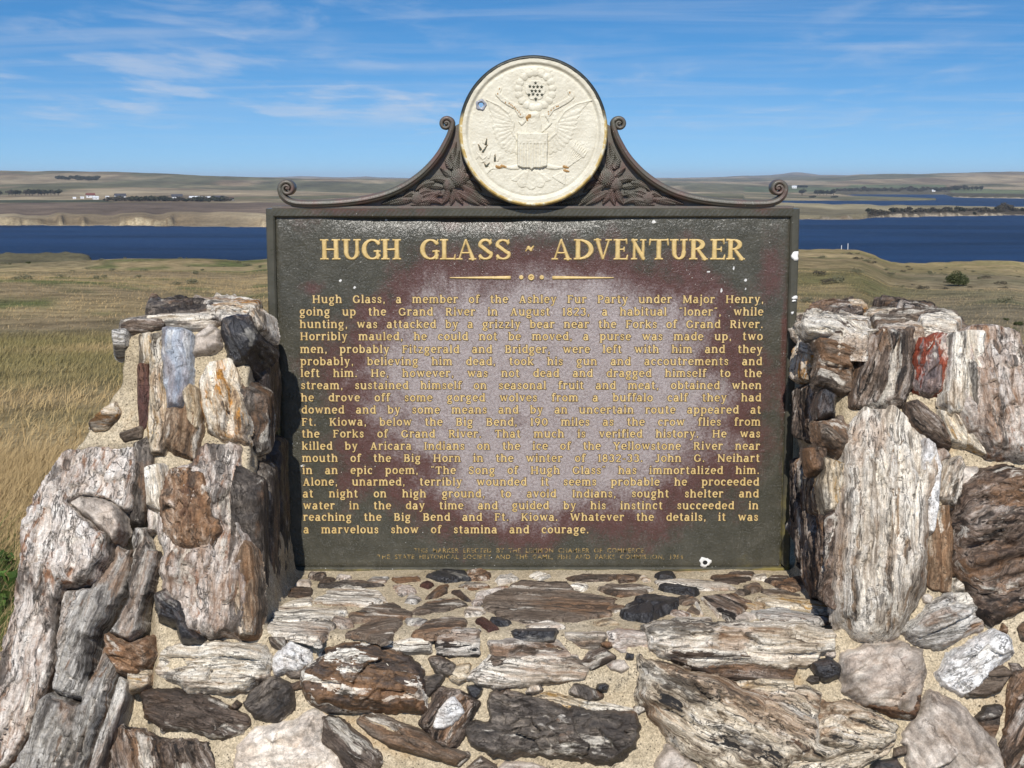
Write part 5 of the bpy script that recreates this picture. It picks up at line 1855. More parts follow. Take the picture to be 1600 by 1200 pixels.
CH, ASC, DSC = 1.27, 1.36, -.42
FONT = {
    'a': (.92, [AR(.36, .29, .25, .26, 0, 360), AR(.42, .66, .25, .27, 0, 155), *ST(.68, 0, .68, top=False)]),
    'b': (1.0, [*ST(.2, 0, ASC, bot=False, left_only=True), AR(.52, .5, .33, .44, -180, 180)]),
    'c': (.86, [AR(.47, .5, .34, .44, 48, 312), P_([(.70, .88), (.72, .66)], .12)]),
    'd': (1.0, [*ST(.80, 0, ASC, left_only=True), AR(.48, .5, .33, .44, 0, 360)]),
    'e': (.90, [AR(.46, .5, .34, .44, 0, 318), P_([(.14, .53), (.80, .53)], .11)]),
    'f': (.64, [*ST(.28, 0, 1.12, top=False), AR(.46, 1.12, .19, .20, 15, 180), P_([(.04, .95), (.58, .95)], .12)]),
    'g': (.94, [AR(.43, .62, .29, .33, 0, 360), AR(.44, -.17, .34, .20, 0, 360, .17, .13), P_([(.34, .30), (.24, .14), (.40, .03)], .13), P_([(.66, .88), (.88, 1.0)], .14)]),
    'h': (1.06, [*ST(.2, 0, ASC, left_only=True), AR(.52, .60, .30, .35, 0, 170), *ST(.82, 0, .62, top=False)]),
    'i': (.44, [*ST(.22, 0, 1., left_only=True), P_([(.12, 1.27), (.32, 1.27)], .21)]),
    'j': (.44, [*ST(.24, -.20, 1., bot=False, left_only=True), AR(.06, -.20, .18, .17, -110, 0), P_([(.14, 1.27), (.34, 1.27)], .21)]),
    'k': (1.02, [*ST(.2, 0, ASC, left_only=True), P_([(.26, .40), (.74, .93)], .13), P_([(.42, .60), (.84, .05)], .20), P_([(.60, .95), (.94, .95)], .10), P_([(.68, .05), (1.0, .05)], .10)]),
    'l': (.44, [*ST(.22, 0, ASC, left_only=True)]),
    'm': (1.56, [*ST(.2, 0, 1., left_only=True), AR(.48, .60, .28, .35, 0, 170), *ST(.76, 0, .62, top=False), AR(1.04, .60, .28, .35, 0, 170), *ST(1.32, 0, .62, top=False)]),
    'n': (1.06, [*ST(.2, 0, 1., left_only=True), AR(.52, .60, .30, .35, 0, 170), *ST(.82, 0, .62, top=False)]),
    'o': (.94, [AR(.47, .5, .35, .44, 0, 360)]),
    'p': (1.0, [*ST(.2, DSC, 1., left_only=True), AR(.52, .5, .33, .44, -180, 180)]),
    'q': (1.0, [*ST(.80, DSC, 1.), AR(.48, .5, .33, .44, 0, 360)]),
    'r': (.76, [*ST(.2, 0, 1., left_only=True), AR(.50, .62, .26, .32, 50, 165), P_([(.60, .90), (.70, .78)], .20)]),
    's': (.74, [P_([(.60, .66), (.59, .84), (.38, .94), (.16, .84), (.17, .64), (.38, .52), (.58, .38), (.60, .17), (.38, .06), (.16, .15), (.13, .34)], .155)]),
    't': (.66, [P_([(.28, .25), (.28, 1.26)], SW), AR(.47, .26, .19, .20, 180, 310), P_([(.04, .95), (.58, .95)], .12)]),
    'u': (1.06, [*ST(.2, .38, 1., bot=False, left_only=True), AR(.5, .38, .30, .33, 180, 350), *ST(.82, 0, 1., left_only=True)]),
    'v': (.96, [P_([(.18, .96), (.48, .06)], .22, .16), P_([(.78, .96), (.50, .06)], .13), P_([(.02, .95), (.36, .95)], .10), P_([(.62, .95), (.94, .95)], .10)]),
    'w': (1.40, [P_([(.18, .96), (.44, .06)], .21, .16), P_([(.70, .94), (.46, .06)], .13), P_([(.70, .94), (.96, .06)], .21, .16), P_([(1.22, .96), (.98, .06)], .13), P_([(.02, .95), (.36, .95)], .10), P_([(1.06, .95), (1.38, .95)], .10)]),
    'x': (.96, [P_([(.18, .95), (.78, .05)], .2), P_([(.76, .95), (.18, .05)], .13)]),
    'y': (.96, [P_([(.18, .96), (.50, .06)], .21, .16), P_([(.78, .96), (.40, -.28), (.22, -.38), (.10, -.30)], .14), P_([(.02, .95), (.36, .95)], .10), P_([(.62, .95), (.94, .95)], .10)]),
    'z': (.86, [P_([(.12, .94), (.74, .94)], .12), P_([(.70, .92), (.14, .08)], .17), P_([(.12, .06), (.76, .06)], .12), P_([(.15, .94), (.14, .76)], .10), P_([(.74, .06), (.75, .24)], .10)]),
    'A': (1.24, [P_([(.60, 1.22), (.98, .06)], .22), P_([(.58, 1.22), (.24, .06)], .13), P_([(.36, .42), (.84, .42)], .11), P_([(.06, .05), (.44, .05)], .10), P_([(.78, .05), (1.20, .05)], .10)]),
    'B': (1.12, [*ST(.26, 0, CH), AR(.50, .96, .36, .27, -90, 90), AR(.52, .35, .42, .31, -90, 90), P_([(.26, .66), (.56, .66)], .11), P_([(.26, 1.22), (.52, 1.22)], .11), P_([(.26, .05), (.54, .05)], .11)]),
    'F': (1.02, [*ST(.26, 0, CH), P_([(.26, 1.21), (.90, 1.21)], .12), P_([(.26, .68), (.70, .68)], .12), P_([(.90, 1.21), (.92, .98)], .11), P_([(.70, .80), (.70, .56)], .10)]),
    'G': (1.24, [AR(.60, .63, .47, .57, 42, 322), *ST(1.0, .12, .56, bot=False), P_([(.96, 1.14), (.98, .88)], .11)]),
    'H': (1.34, [*ST(.26, 0, CH), *ST(1.08, 0, CH), P_([(.26, .66), (1.08, .66)], .12)]),
    'I': (.56, [*ST(.28, 0, CH)]),
    'J': (.78, [*ST(.50, .20, CH, bot=False), AR(.28, .22, .22, .20, -170, 0)]),
    'K': (1.22, [*ST(.26, 0, CH), P_([(.32, .52), (.92, 1.20)], .13), P_([(.52, .74), (1.02, .05)], .21), P_([(.76, 1.21), (1.14, 1.21)], .10), P_([(.84, .05), (1.20, .05)], .10)]),
    'M': (1.56, [*ST(.24, 0, CH, w=.15), *ST(1.32, 0, CH), P_([(.28, 1.20), (.76, .10)], .20), P_([(.78, .10), (1.26, 1.20)], .13)]),
    'N': (1.34, [*ST(.24, 0, CH, w=.15), *ST(1.10, 0, CH, w=.15, bot=False), P_([(.22, 1.20), (1.10, .08)], .21)]),
    'P': (1.06, [*ST(.26, 0, CH), AR(.52, .92, .38, .30, -90, 90), P_([(.26, 1.22), (.54, 1.22)], .11), P_([(.26, .62), (.54, .62)], .11)]),
    'R': (1.18, [*ST(.26, 0, CH), AR(.52, .94, .36, .28, -90, 90), P_([(.26, 1.22), (.54, 1.22)], .11), P_([(.26, .66), (.54, .66)], .11), P_([(.58, .66), (.98, .05)], .20), P_([(.84, .05), (1.16, .05)], .10)]),
    'S': (.96, [P_([(.78, .92), (.74, 1.12), (.48, 1.22), (.20, 1.08), (.20, .82), (.48, .66), (.76, .48), (.78, .20), (.48, .05), (.18, .16), (.14, .42)], .17)]),
    'T': (1.12, [*ST(.56, 0, CH, top=False), P_([(.08, 1.21), (1.04, 1.21)], .12), P_([(.09, 1.21), (.07, .96)], .10), P_([(1.03, 1.21), (1.05, .96)], .10)]),
    'W': (1.74, [P_([(.20, 1.22), (.52, .06)], .21), P_([(.86, 1.18), (.54, .06)], .13), P_([(.86, 1.18), (1.18, .06)], .21), P_([(1.52, 1.22), (1.20, .06)], .13), P_([(.02, 1.22), (.40, 1.22)], .10), P_([(1.34, 1.22), (1.70, 1.22)], .10)]),
    'Y': (1.18, [*ST(.58, 0, .60, top=False), P_([(.20, 1.22), (.58, .56)], .21), P_([(.96, 1.22), (.60, .56)], .13), P_([(.02, 1.22), (.40, 1.22)], .10), P_([(.78, 1.22), (1.14, 1.22)], .10)]),
    '0': (1.04, [AR(.52, .63, .38, .57, 0, 360)]),
    '1': (.56, [*ST(.28, 0, CH, top=False), P_([(.10, 1.08), (.28, 1.22)], .13)]),
    '2': (.96, [AR(.46, .92, .32, .29, -20, 165), P_([(.76, .80), (.16, .08)], .16), P_([(.12, .06), (.84, .06)], .13)]),
    '3': (.94, [AR(.42, .94, .30, .27, -80, 150), AR(.42, .36, .34, .31, -150, 85)]),
    '8': (.96, [AR(.47, .95, .28, .26, 0, 360, .19), AR(.47, .34, .34, .29, 0, 360, .2)]),
    '9': (1.0, [AR(.48, .86, .34, .35, 0, 360), P_([(.80, .84), (.72, .36), (.40, .04)], .18)]),
    '.': (.40, [P_([(.10, .10), (.30, .10)], .20)]),
    ',': (.40, [P_([(.12, .10), (.31, .10)], .19), P_([(.27, .06), (.16, -.18)], .11)]),
    '-': (.62, [P_([(.10, .48), (.52, .48)], .13)]),
    '“': (.62, [P_([(.14, 1.12), (.22, 1.34)], .13), P_([(.38, 1.12), (.46, 1.34)], .13)]),
    '”': (.62, [P_([(.14, 1.12), (.24, 1.34)], .13), P_([(.38, 1.12), (.48, 1.34)], .13)]),
}


def slab_line(body, xh, x0, zb, wid, name, m_, parent, y, height, fat=0., track=.17):
    """one justified line of raised letters, as a single mesh"""
    words = body.split()
    wl_ = [sum(FONT[c][0] for c in w_) + track * (len(w_) - 1) for w_ in words]
    nat = sum(wl_) * xh
    ngap = max(1, len(words) - 1)
    gap = (wid - nat) / ngap
    sq = 1.
    if gap < .55 * xh:
        sq = (wid - ngap * .55 * xh) / nat
        gap = .55 * xh
    V, Fq = [], []
    nv_ = 0
    x = x0
    rg_ = random.Random(hash(len(body)) + len(words))
    kk = 0
    for w_ in words:
        for c in w_:
            adv, prims = FONT[c]
            jz = rg_.uniform(-.012, .012) * xh
            for pr_ in prims:
                pts = np.array(pr_[1], float)
                n_ = len(pts)
                ws = np.array(pr_[2], float) if pr_[0] == 'r' else np.linspace(pr_[2], pr_[3], n_)
                ws = ws * 1.32 * xh / 2 + fat
                X_ = x + pts[:, 0] * xh * sq
                Z_ = zb + pts[:, 1] * xh + jz
                tx_, tz_ = np.gradient(X_), np.gradient(Z_)
                ln_ = np.hypot(tx_, tz_) + 1e-12
                tx_, tz_ = tx_ / ln_, tz_ / ln_
                closed = pr_[0] == 'r' and np.hypot(X_[0] - X_[-1], Z_[0] - Z_[-1]) < 1e-6
                if fat and not closed:
                    X_[0] -= tx_[0] * fat; Z_[0] -= tz_[0] * fat
                    X_[-1] += tx_[-1] * fat; Z_[-1] += tz_[-1] * fat
                nx__, nz__ = -tz_, tx_
                yt = y - height - (kk % 7) * .00003
                kk += 1
                for i in range(n_):
                    a_ = (X_[i] + nx__[i] * ws[i], Z_[i] + nz__[i] * ws[i])
                    b_ = (X_[i] - nx__[i] * ws[i], Z_[i] - nz__[i] * ws[i])
                    bev = .18
                    a2 = (X_[i] + nx__[i] * ws[i] * (1 - bev), Z_[i] + nz__[i] * ws[i] * (1 - bev))
                    b2 = (X_[i] - nx__[i] * ws[i] * (1 - bev), Z_[i] - nz__[i] * ws[i] * (1 - bev))
                    V += [(a_[0], y + .0006, a_[1]), (a2[0], yt, a2[1]), (b2[0], yt, b2[1]), (b_[0], y + .0006, b_[1])]
                for i in range(n_ - 1):
                    o = nv_ + i * 4
                    for e in range(3):
                        Fq.append((o + e, o + e + 1, o + 5 + e, o + 4 + e))
                if not closed:
                    o = nv_ + (n_ - 1) * 4
                    Fq += [(nv_, nv_ + 3, nv_ + 2, nv_ + 1), (o, o + 1, o + 2, o + 3)]
                nv_ += n_ * 4
            x += (adv + track) * xh * sq
        x += gap - track * xh * sq
    me = mesh_np(name, np.array(V), np.array(Fq), False, [m_])
    return link(name, me, parent)


XH = 9.6 * PXS
for i, (ln, yb) in enumerate(zip(LINES, BASE)):
    f = i / 19
    xa = 488 if i == 0 else 468 + 6.5 * f
    xb = 1193 - 9 * f
    if i == 19:
        xb = 920
    a_, b_ = S(xa, yb, PANEL_Y), S(xb, yb, PANEL_Y)
    wd = b_[0] - a_[0]
    tl_o = slab_line(ln, XH, a_[0], a_[2], wd, 'text_line', M_GOLD, sign, PANEL_Y, .0016)
    slab_line(ln, XH, a_[0], a_[2], wd, 'letter_outline', M_OUTL, tl_o, PANEL_Y, .0005, .0011)
for ln, yb, xa, xb in (('THIS  MARKER  ERECTED  BY  THE  LEMMON  CHAMBER  OF  COMMERCE,', 863.2, 647, 1008), ('THE  STATE  HISTORICAL  SOCIETY  AND  THE  GAME,  FISH  AND  PARKS  COMMISSION,  1964', 873.2, 590, 1067)):
    a_, b_ = S(xa, yb, PANEL_Y), S(xb, yb, PANEL_Y)
    me = text_mesh(ln, 7.2 * PXS / .70, .00008, .0009, 1.1)
    place_text(me, 'text_line', a_[0], a_[2], sign, PANEL_Y - .0001, b_[0] - a_[0], M_GOLD2)

# ---- pediment
cen = S(832.5, 0)[0]


def sym(px):
    return px


def curve_pts(pts, n=60):
    """smooth Catmull-Rom through pixel points"""
    P = np.array(pts, float)
    P = np.vstack([2 * P[0] - P[1], P, 2 * P[-1] - P[-2]])
    out = []
    m_ = len(P) - 3
    for i in range(m_):
        for tt in np.linspace(0, 1, max(2, n // m_), endpoint=False):
            a, b_, c_, d_ = P[i:i + 4]
            out.append(.5 * ((2 * b_) + (c_ - a) * tt + (2 * a - 5 * b_ + 4 * c_ - d_) * tt ** 2 + (3 * b_ - a - 3 * c_ + d_) * tt ** 3))
    out.append(P[-2])
    return np.array(out)


PED_Y = .006
mb = MB()
prof_px = curve_pts([(470, 322.5), (520, 321), (570, 316.5), (610, 306), (645, 288), (676, 262), (698, 230), (711, 196)], 56)
low = [(p[0], p[1]) for p in prof_px]
poly = low + [(722, 190), (943, 190)] + [(1665 - x, y) for x, y in reversed(low)]
A = [S(x, y) for x, y in poly]
n = len(A)
# cut as strips up from the frame so the plate stays simple
zbase = HT + .0005
vs, fs = [], []
for p in A:
    vs += [(p[0], PED_Y + .010, zbase), (p[0], PED_Y + .010, p[2]), (p[0], PED_Y + .030, zbase), (p[0], PED_Y + .030, p[2])]
for i in range(n - 1):
    a, b_ = i * 4, i * 4 + 4
    fs += [(a, b_, b_ + 1, a + 1), (a + 2, a + 3, b_ + 3, b_ + 2), (a + 1, b_ + 1, b_ + 3, a + 3)]
mb.add(vs, fs)
ped = mb.build('pediment', M_CAST, sign)
mb = MB()
mb.box((-HW + .012, .002, HT + .0003), (HW - .012, .044, HT + .0052))
mb.build('pediment_base', M_CAST, ped)


def mirror(pts, right):
    return [(1665 - x, y) if right else (x, y) for x, y in pts]


for right in (False, True):
    mb = MB()
    # outer volute + long S curve + inner volute in one casting
    outer = [(447 + rad * math.cos(a), 294.5 + rad * math.sin(a)) for a, rad in zip(np.linspace(R(-560), R(-185), 42), np.linspace(2.2, 10.6, 42))]
    outer = [(447 - (x - 447), y) for x, y in outer]
    spiral1 = []
    for tt in np.linspace(0, 1, 46):
        a = R(150) - tt * R(560) if False else 0
    # hand-placed spirals: start in the eye, unwind to join the curve
    sp1 = []
    for tt in np.linspace(0, 1, 44):
        ang = R(620) * (1 - tt) + R(165)          # ends pointing left of the eye, heading down
        rad = 2.0 + 8.6 * tt
        sp1.append((448 + rad * math.cos(-ang) * 1.0, 294.5 - rad * math.sin(-ang) * -1.0))
    # choose the winding that ends on the left side moving downwards
    sp1 = []
    for tt in np.linspace(0, 1, 44):
        ang = R(-400) + tt * R(580)               # screen angle (y down); ends at 180 deg = left
        rad = 2.2 + 9.6 * tt ** .9
        sp1.append((448 + rad * math.cos(-ang), 294.5 + rad * math.sin(-ang)))
    run = curve_pts([sp1[-1], (440.5, 306), (452, 315), (475, 318.5), (530, 317), (580, 310), (620, 297), (655, 275), (682, 247), (699, 218), (706, 199)], 70)
    sp2 = []
    for tt in np.linspace(0, 1, 40):
        ang = R(0) + tt * R(520)                  # starts at the right of the eye and winds in over the top
        rad = 10.6 - 8.2 * tt ** .9
        sp2.append((697 + rad * math.cos(-ang), 193.5 + rad * math.sin(-ang)))
    full = sp1 + [tuple(p) for p in run[1:]] + sp2[1:]
    wd = [1.6 + 1.6 * i / len(sp1) for i in range(len(sp1))] + [3.4 + 1.6 * math.sin(math.pi * i / len(run)) for i in range(1, len(run))] + [3.2 - 1.8 * i / len(sp2) for i in range(1, len(sp2))]
    P = [S(x, y) for x, y in mirror(full, right)]
    P = [(p[0], .016, p[2]) for p in P]
    dpth = np.full(len(P), .020)
    mb.sweep(P, np.array(wd) * 1.32 * PXS, dpth, 12, power=3.2)
    # raised bead on the front face
    mb.sweep([(p[0], -.003, p[2]) for p in P[len(sp1):-len(sp2)]], 1.5 * PXS, .003, 6)
    mb.build('scroll', M_CAST, ped, smooth=True)
    # volute eyes
    for ex_, ey_, er in ((448, 294.5, 3.0), (697, 193.5, 3.0)):
        c = S(*mirror([(ex_, ey_)], right)[0])
        mb = MB()
        vs, fs = [], []
        rings = [(1., .030), (1., .0), (.75, -.004), (.35, -.006), (.02, -.0066)]
        n = 14
        for s_, y_ in rings:
            vs += [(c[0] + math.cos(a) * er * PXS * s_, .002 + y_, c[2] + math.sin(a) * er * PXS * s_) for a in np.linspace(0, 2 * math.pi, n, endpoint=False)]
        fs = [(i * n + k, i * n + (k + 1) % n, (i + 1) * n + (k + 1) % n, (i + 1) * n + k) for i in range(len(rings) - 1) for k in range(n)]
        mb.add(vs, fs)
        mb.build('scroll_eye', M_CAST, ped, smooth=True)
    # pine cones: knobbly half-balls
    for (px, py, rp) in ((716, 278, 12.5), (702, 288, 9.5), (652, 310, 9.0)):
        c = S(*mirror([(px, py)], right)[0])
        rad = rp * PXS
        nu, nv_ = 84, 40
        th = np.linspace(0, 2 * math.pi, nu, endpoint=False)
        ph = np.linspace(0, math.pi * .55, nv_)
        TH, PH = np.meshgrid(th, ph)
        scale_ = 1 + .17 * (np.abs(np.sin(TH * 6 + PH * 8)) * np.abs(np.sin(TH * 6 - PH * 8))) ** .8 * np.minimum(1, np.sin(PH + .25) * 1.3)
        xx = np.sin(PH) * np.cos(TH) * rad * scale_
        zz = np.sin(PH) * np.sin(TH) * rad * 1.05 * scale_
        yy = np.cos(PH) * rad * .85 * scale_
        V = np.stack([xx + c[0], PED_Y + .009 - yy, zz + c[2]], -1).reshape(-1, 3)
        ii = np.arange(nu * nv_).reshape(nv_, nu)
        q = np.stack([ii[:-1], np.roll(ii, -1, 1)[:-1], np.roll(ii, -1, 1)[1:], ii[1:]], -1).reshape(-1, 4)
        link('pine_cone', mesh_np('pine_cone', V, q[:, ::-1], True, [M_CAST]), ped)
    # sprigs of needles
    sprigs = [[(712, 272), (712, 255), (717, 235)], [(722, 270), (728, 258), (727, 245)], [(705, 276), (694, 266), (688, 262)], [(698, 282), (684, 279), (672, 281)], [(690, 292), (672, 290), (660, 296)],
              [(708, 297), (715, 308), (722, 318)], [(700, 298), (696, 310), (690, 319)], [(722, 290), (738, 300), (756, 316)], [(728, 284), (742, 290), (752, 300)], [(738, 305), (765, 314), (795, 320)],
              [(660, 306), (675, 302), (690, 305)], [(660, 314), (676, 312), (690, 318)], [(642, 311), (628, 314), (608, 319)], [(646, 303), (640, 302), (630, 308)], [(716, 300), (734, 312), (748, 320)],
              [(655, 302), (664, 298), (674, 299)], [(670, 318), (656, 319), (642, 320)]]
    sprigs += [[(726, 300), (742, 308), (760, 321)], [(686, 300), (676, 306), (668, 318)], [(704, 262), (700, 250), (704, 240)], [(712, 262), (706, 246), (712, 222)], [(636, 312), (618, 312), (596, 319)], [(724, 280), (732, 274), (738, 270)],
               [(676, 285), (662, 288), (650, 297)], [(708, 302), (706, 312), (704, 320)]]
    for si, sp in enumerate(sprigs):
        cv = np.array([S(*p)[[0, 2]] for p in curve_pts(mirror(sp, right), 12)])
        wl2 = 6.6 * PXS
        lo_ = cv.min(0) - wl2 * 1.2
        hi_ = cv.max(0) + wl2 * 1.2
        lo_[1] = max(lo_[1], zbase + .0055)
        if hi_[1] - lo_[1] < .004:
            continue
        UU, WW = np.meshgrid(np.arange(lo_[0], hi_[0], .0007), np.arange(lo_[1], hi_[1], .0007))
        best = np.full(UU.shape, 9.)
        along = np.zeros(UU.shape)
        acc = 0.
        tot = np.hypot(*np.diff(cv, axis=0).T).sum()
        for a_, b_ in zip(cv[:-1], cv[1:]):
            e_ = b_ - a_
            l2_ = np.hypot(*e_)
            tt_ = np.clip(((UU - a_[0]) * e_[0] + (WW - a_[1]) * e_[1]) / (l2_ ** 2 + 1e-14), 0, 1)
            dd_ = np.hypot(UU - a_[0] - tt_ * e_[0], WW - a_[1] - tt_ * e_[1])
            al_ = acc + tt_ * l2_
            along = np.where(dd_ < best, al_, along)
            best = np.minimum(best, dd_)
            acc += l2_
        fr_ = along / tot
        halfw = wl2 * np.clip(np.sqrt(np.clip(fr_ + .06, 0, 1)) * (1.12 - fr_) * 1.7, .1, 1)
        ridge = np.abs(np.sin((along - best * .9) / (3.1 * PXS) * math.pi))     # needles slanting from the stem
        ins = halfw * (.80 + .25 * ridge) - best
        Hs = .0030 * np.clip(ins / (.45 * wl2), 0, 1) ** .5 + .0030 * ridge ** .7 * (ins > 0) + .0016 * np.exp(-(best / (1.1 * PXS)) ** 2)
        Hs = np.where(ins > 0, Hs, 0)
        base_ = PED_Y + .0105 - .0011 * (si % 4)
        relief_part('pine_sprig', UU, WW, Hs, M_CAST, ped, base_, None, .0)

# ---- medallion
MC = S(833, 205.5)
MR = 113.5 * PXS * 1.0
MY = -.016                        # front of the disc, proud of the frame
med = empty('medallion', (0, 0, 0))
med.parent = sign
bpy.data.objects.remove(med)
mstep = .00105
ax_ = np.arange(-MR - .002, MR + .002, mstep)
MU, MV = np.meshgrid(ax_, ax_)
MRr = np.hypot(MU, MV)


def mc(cx, cy):                   # seal crop pixel -> metres from the centre of the disc
    return ((cx - 635.5) / 4.4444 * PXS, -(cy - 602) / 4.4444 * PXS)


def stroke(pts, w0, w1=None):
    w1 = w0 if w1 is None else w1
    d_ = np.full(MU.shape, -9.)
    P = [mc(*p) for p in pts]
    k = PXS / 4.4444
    for i in range(len(P) - 1):
        f0_, f1__ = i / (len(P) - 1), (i + 1) / (len(P) - 1)
        d_ = np.maximum(d_, seg(MU, MV, *P[i], *P[i + 1], (w0 + (w1 - w0) * f0_) * k, (w0 + (w1 - w0) * f1__) * k))
    return d_


def dome(d_, w, hgt):             # rounded height from an inside-distance
    return hgt * np.sqrt(np.clip(1 - (1 - np.clip(d_ / w, 0, 1)) ** 2, 0, 1)) * (d_ > 0)


kpx = PXS / 4.4444
rimh = .0040 * sstep(MR * .885, MR * .925, MRr) - .0012 * np.exp(-((MRr - MR * .875) / (MR * .018)) ** 2)
base = rimh + fbm(MU * 60, MV * 60, seed=81, oct=4) * .0007 + fbm(MU * 300, MV * 300, seed=82, oct=2) * .0003
base += .0012 * np.maximum(0, fbm(MU * 160, MV * 160, seed=83, oct=2) - .35) * (MRr < MR * .86)
hole = mc(278, 425)
HD = np.hypot(MU - hole[0], MV - hole[1])
base -= .004 * np.exp(-(HD / (24 * kpx)) ** 2)
chip = np.zeros_like(MU)


def disc_grid(name, yarr, keep, m, attrs, parent):
    me = grid_mesh(name, MU + MC[0], yarr, MV + MC[2], keep, [m], attrs)
    return link(name, me, parent)


inside = (MRr < MR * .985) & (HD > 19 * kpx)
# keep only quads whose corners are all inside so that the hole stays open
disc = disc_grid('medallion', MY - base, inside, M_CREAM, {'chip': chip}, sign)
# rim: turned ring round the disc with a back
mb = MB()
n = 96
prof = [(.955, .0015 - .004), (.978, -.0058), (1.0, -.0035), (1.014, .004), (1.016, .030), (.94, .031)]
vs = [(MC[0] + math.cos(a) * MR * s_, MY + y_, MC[2] + math.sin(a) * MR * s_) for s_, y_ in prof for a in np.linspace(0, 2 * math.pi, n, endpoint=False)]
mb.add(vs, [(i * n + k, i * n + (k + 1) % n, (i + 1) * n + (k + 1) % n, (i + 1) * n + k) for i in range(len(prof) - 1) for k in range(n)])
o = mb.build('rim', M_RIM, disc, smooth=True)
me = o.data
cc = np.array(MC) + (0, MY, 0)
for v in me.vertices:
    v.co = v.co - Vector(cc)
o.location = cc
# burst metal round the bullet hole
mb = MB()
n = 20
vs = []
for s_, y_ in ((37, -.0006), (34, -.0022), (25, -.0032), (19, -.0015), (18, .003)):
    for k in range(n):
        a = 2 * math.pi * k / n
        wob_ = 1 + .12 * math.sin(5 * a + 1) * (s_ > 20)
        vs.append((MC[0] + hole[0] + math.cos(a) * s_ * kpx * wob_, MY + y_ + (.0022 if s_ < 20 else 0), MC[2] + hole[1] + math.sin(a) * s_ * kpx * wob_))
mb.add(vs, [(i * n + k, i * n + (k + 1) % n, (i + 1) * n + (k + 1) % n, (i + 1) * n + k) for i in range(4) for k in range(n)])
mb.build('bullet_hole', M_BARE, disc, smooth=True)


def seal_part(name, H, chip_=None):
    H = np.clip(H, 0, 1) * .55
    nn = fbm(MU * 250, MV * 250, seed=85, oct=2) * .00025
    Y = MY - base - H + .0005 - nn * (H > .001)
    ch = chip if chip_ is None else chip_
    return disc_grid(name, Y, H > .00001, M_CREAM, {'chip': ch}, disc)


# ring of clouds round the stars
H = np.zeros_like(MU)
for k in range(17):
    a = 2 * math.pi * k / 17 + .1
    cx_, cy_ = 650 + 116 * math.cos(a), 325 - 118 * math.sin(a)
    d_ = 29 * kpx - np.hypot(MU - mc(cx_, cy_)[0], MV - mc(cx_, cy_)[1])
    H = np.maximum(H, dome(d_, 29 * kpx, .0058))
cg = mc(650, 325)
ga_ = np.arctan2(MV - cg[1], MU - cg[0])
rg = np.hypot(MU - cg[0], MV - cg[1])
d_ = (66 + 7 * np.abs(np.cos(ga_ * 3))) * kpx - rg
H = np.maximum(H, dome(d_, 10 * kpx, .0040))
seal_part('cloud_ring', H)
# thirteen stars, their paint chipped to the dark metal
star_pts = [(651, 278), (612, 300), (638, 303), (664, 302), (692, 304), (626, 330), (651, 330), (678, 332), (606, 356), (634, 352), (664, 356), (694, 356), (652, 384)]
mstar = MB()
vs = [(0, -.0020, 0)]
for k in range(10):
    a = R(90) + k * R(36)
    r_ = (13 if k % 2 == 0 else 6.2) * kpx
    vs.append((r_ * math.cos(a), .0005, r_ * math.sin(a)))
mstar.add(vs, [(0, 1 + (k + 1) % 10, 1 + k) for k in range(10)])
M_STAR = flat_mat('chipped_dark_star', (.07, .075, .055), .5, .4, .5, 300)
sme = mstar.mesh('star', M_STAR)
for sx_, sy_ in star_pts:
    u_, v_ = mc(sx_, sy_)
    link('star', sme, disc, (MC[0] + u_, MY - .0028, MC[2] + v_))
# eagle: wings, neck, head, legs and tail in one relief
H = np.zeros_like(MU)
chE = np.zeros_like(MU)
for side in (0, 1):
    if side == 0:
        lead = [(318, 392), (400, 428), (465, 478), (500, 548), (492, 605), (522, 655)]
        trail = [(526, 758), (455, 745), (400, 700), (362, 610), (345, 505)]
        root = (560, 560)
    else:
        lead = [(1032, 395), (930, 420), (850, 468), (800, 540), (792, 615), (742, 660)]
        trail = [(742, 765), (830, 728), (900, 655), (932, 560), (962, 470)]
        root = (720, 560)
    P = [mc(*p) for p in lead + trail]
    d_ = poly_sd(MU, MV, P)
    ru = mc(*root)
    an = np.arctan2(MV - ru[1], MU - ru[0])
    rad = np.hypot(MU - ru[0], MV - ru[1])
    # toothed trailing edge and feather ridges
    d_ = d_ + np.where(d_ < 30 * kpx, (np.abs(np.sin(an * 17)) - .6) * 14 * kpx, 0) * (seg(MU, MV, *P[0], *P[3], 0) < -40 * kpx)
    fe = np.abs(np.sin(an * 17 + rad * 18)) ** .6
    row = .5 + .5 * np.sin(rad / (46 * kpx))
    wing = dome(d_, 12 * kpx, .0036) * (.45 + .40 * fe + .30 * row)
    H = np.maximum(H, wing)
    H = np.maximum(H, dome(stroke(lead, 7, 13), 11 * kpx, .0056))
H = np.maximum(H, dome(stroke([(640, 620), (645, 560), (638, 505)], 58, 40), 36 * kpx, .0075))      # neck
H = np.maximum(H, dome(stroke([(645, 500), (628, 498)], 36, 32), 30 * kpx, .0088))                    # head
bk = stroke([(610, 500), (588, 512), (597, 530)], 14, 5)
H = np.maximum(H, dome(bk, 10 * kpx, .0062))
chE = np.maximum(chE, .55 * (bk > 0))
ey_ = np.hypot(MU - mc(640, 512)[0], MV - mc(640, 512)[1])
H = H - .002 * np.exp(-(ey_ / (8 * kpx)) ** 2) * (H > 0)
tl = mc(622, 835)
an = np.arctan2(MU - tl[0], -(MV - tl[1]))
rad = np.hypot(MU - tl[0], MV - tl[1])
tailr = (150 + 18 * np.abs(np.cos(an * 6.5))) * kpx
dt = np.minimum(tailr - rad, (R(56) - np.abs(an)) * rad)
H = np.maximum(H, dome(dt, 10 * kpx, .0034) * (.55 + .45 * np.abs(np.cos(an * 6.5)) ** .5))
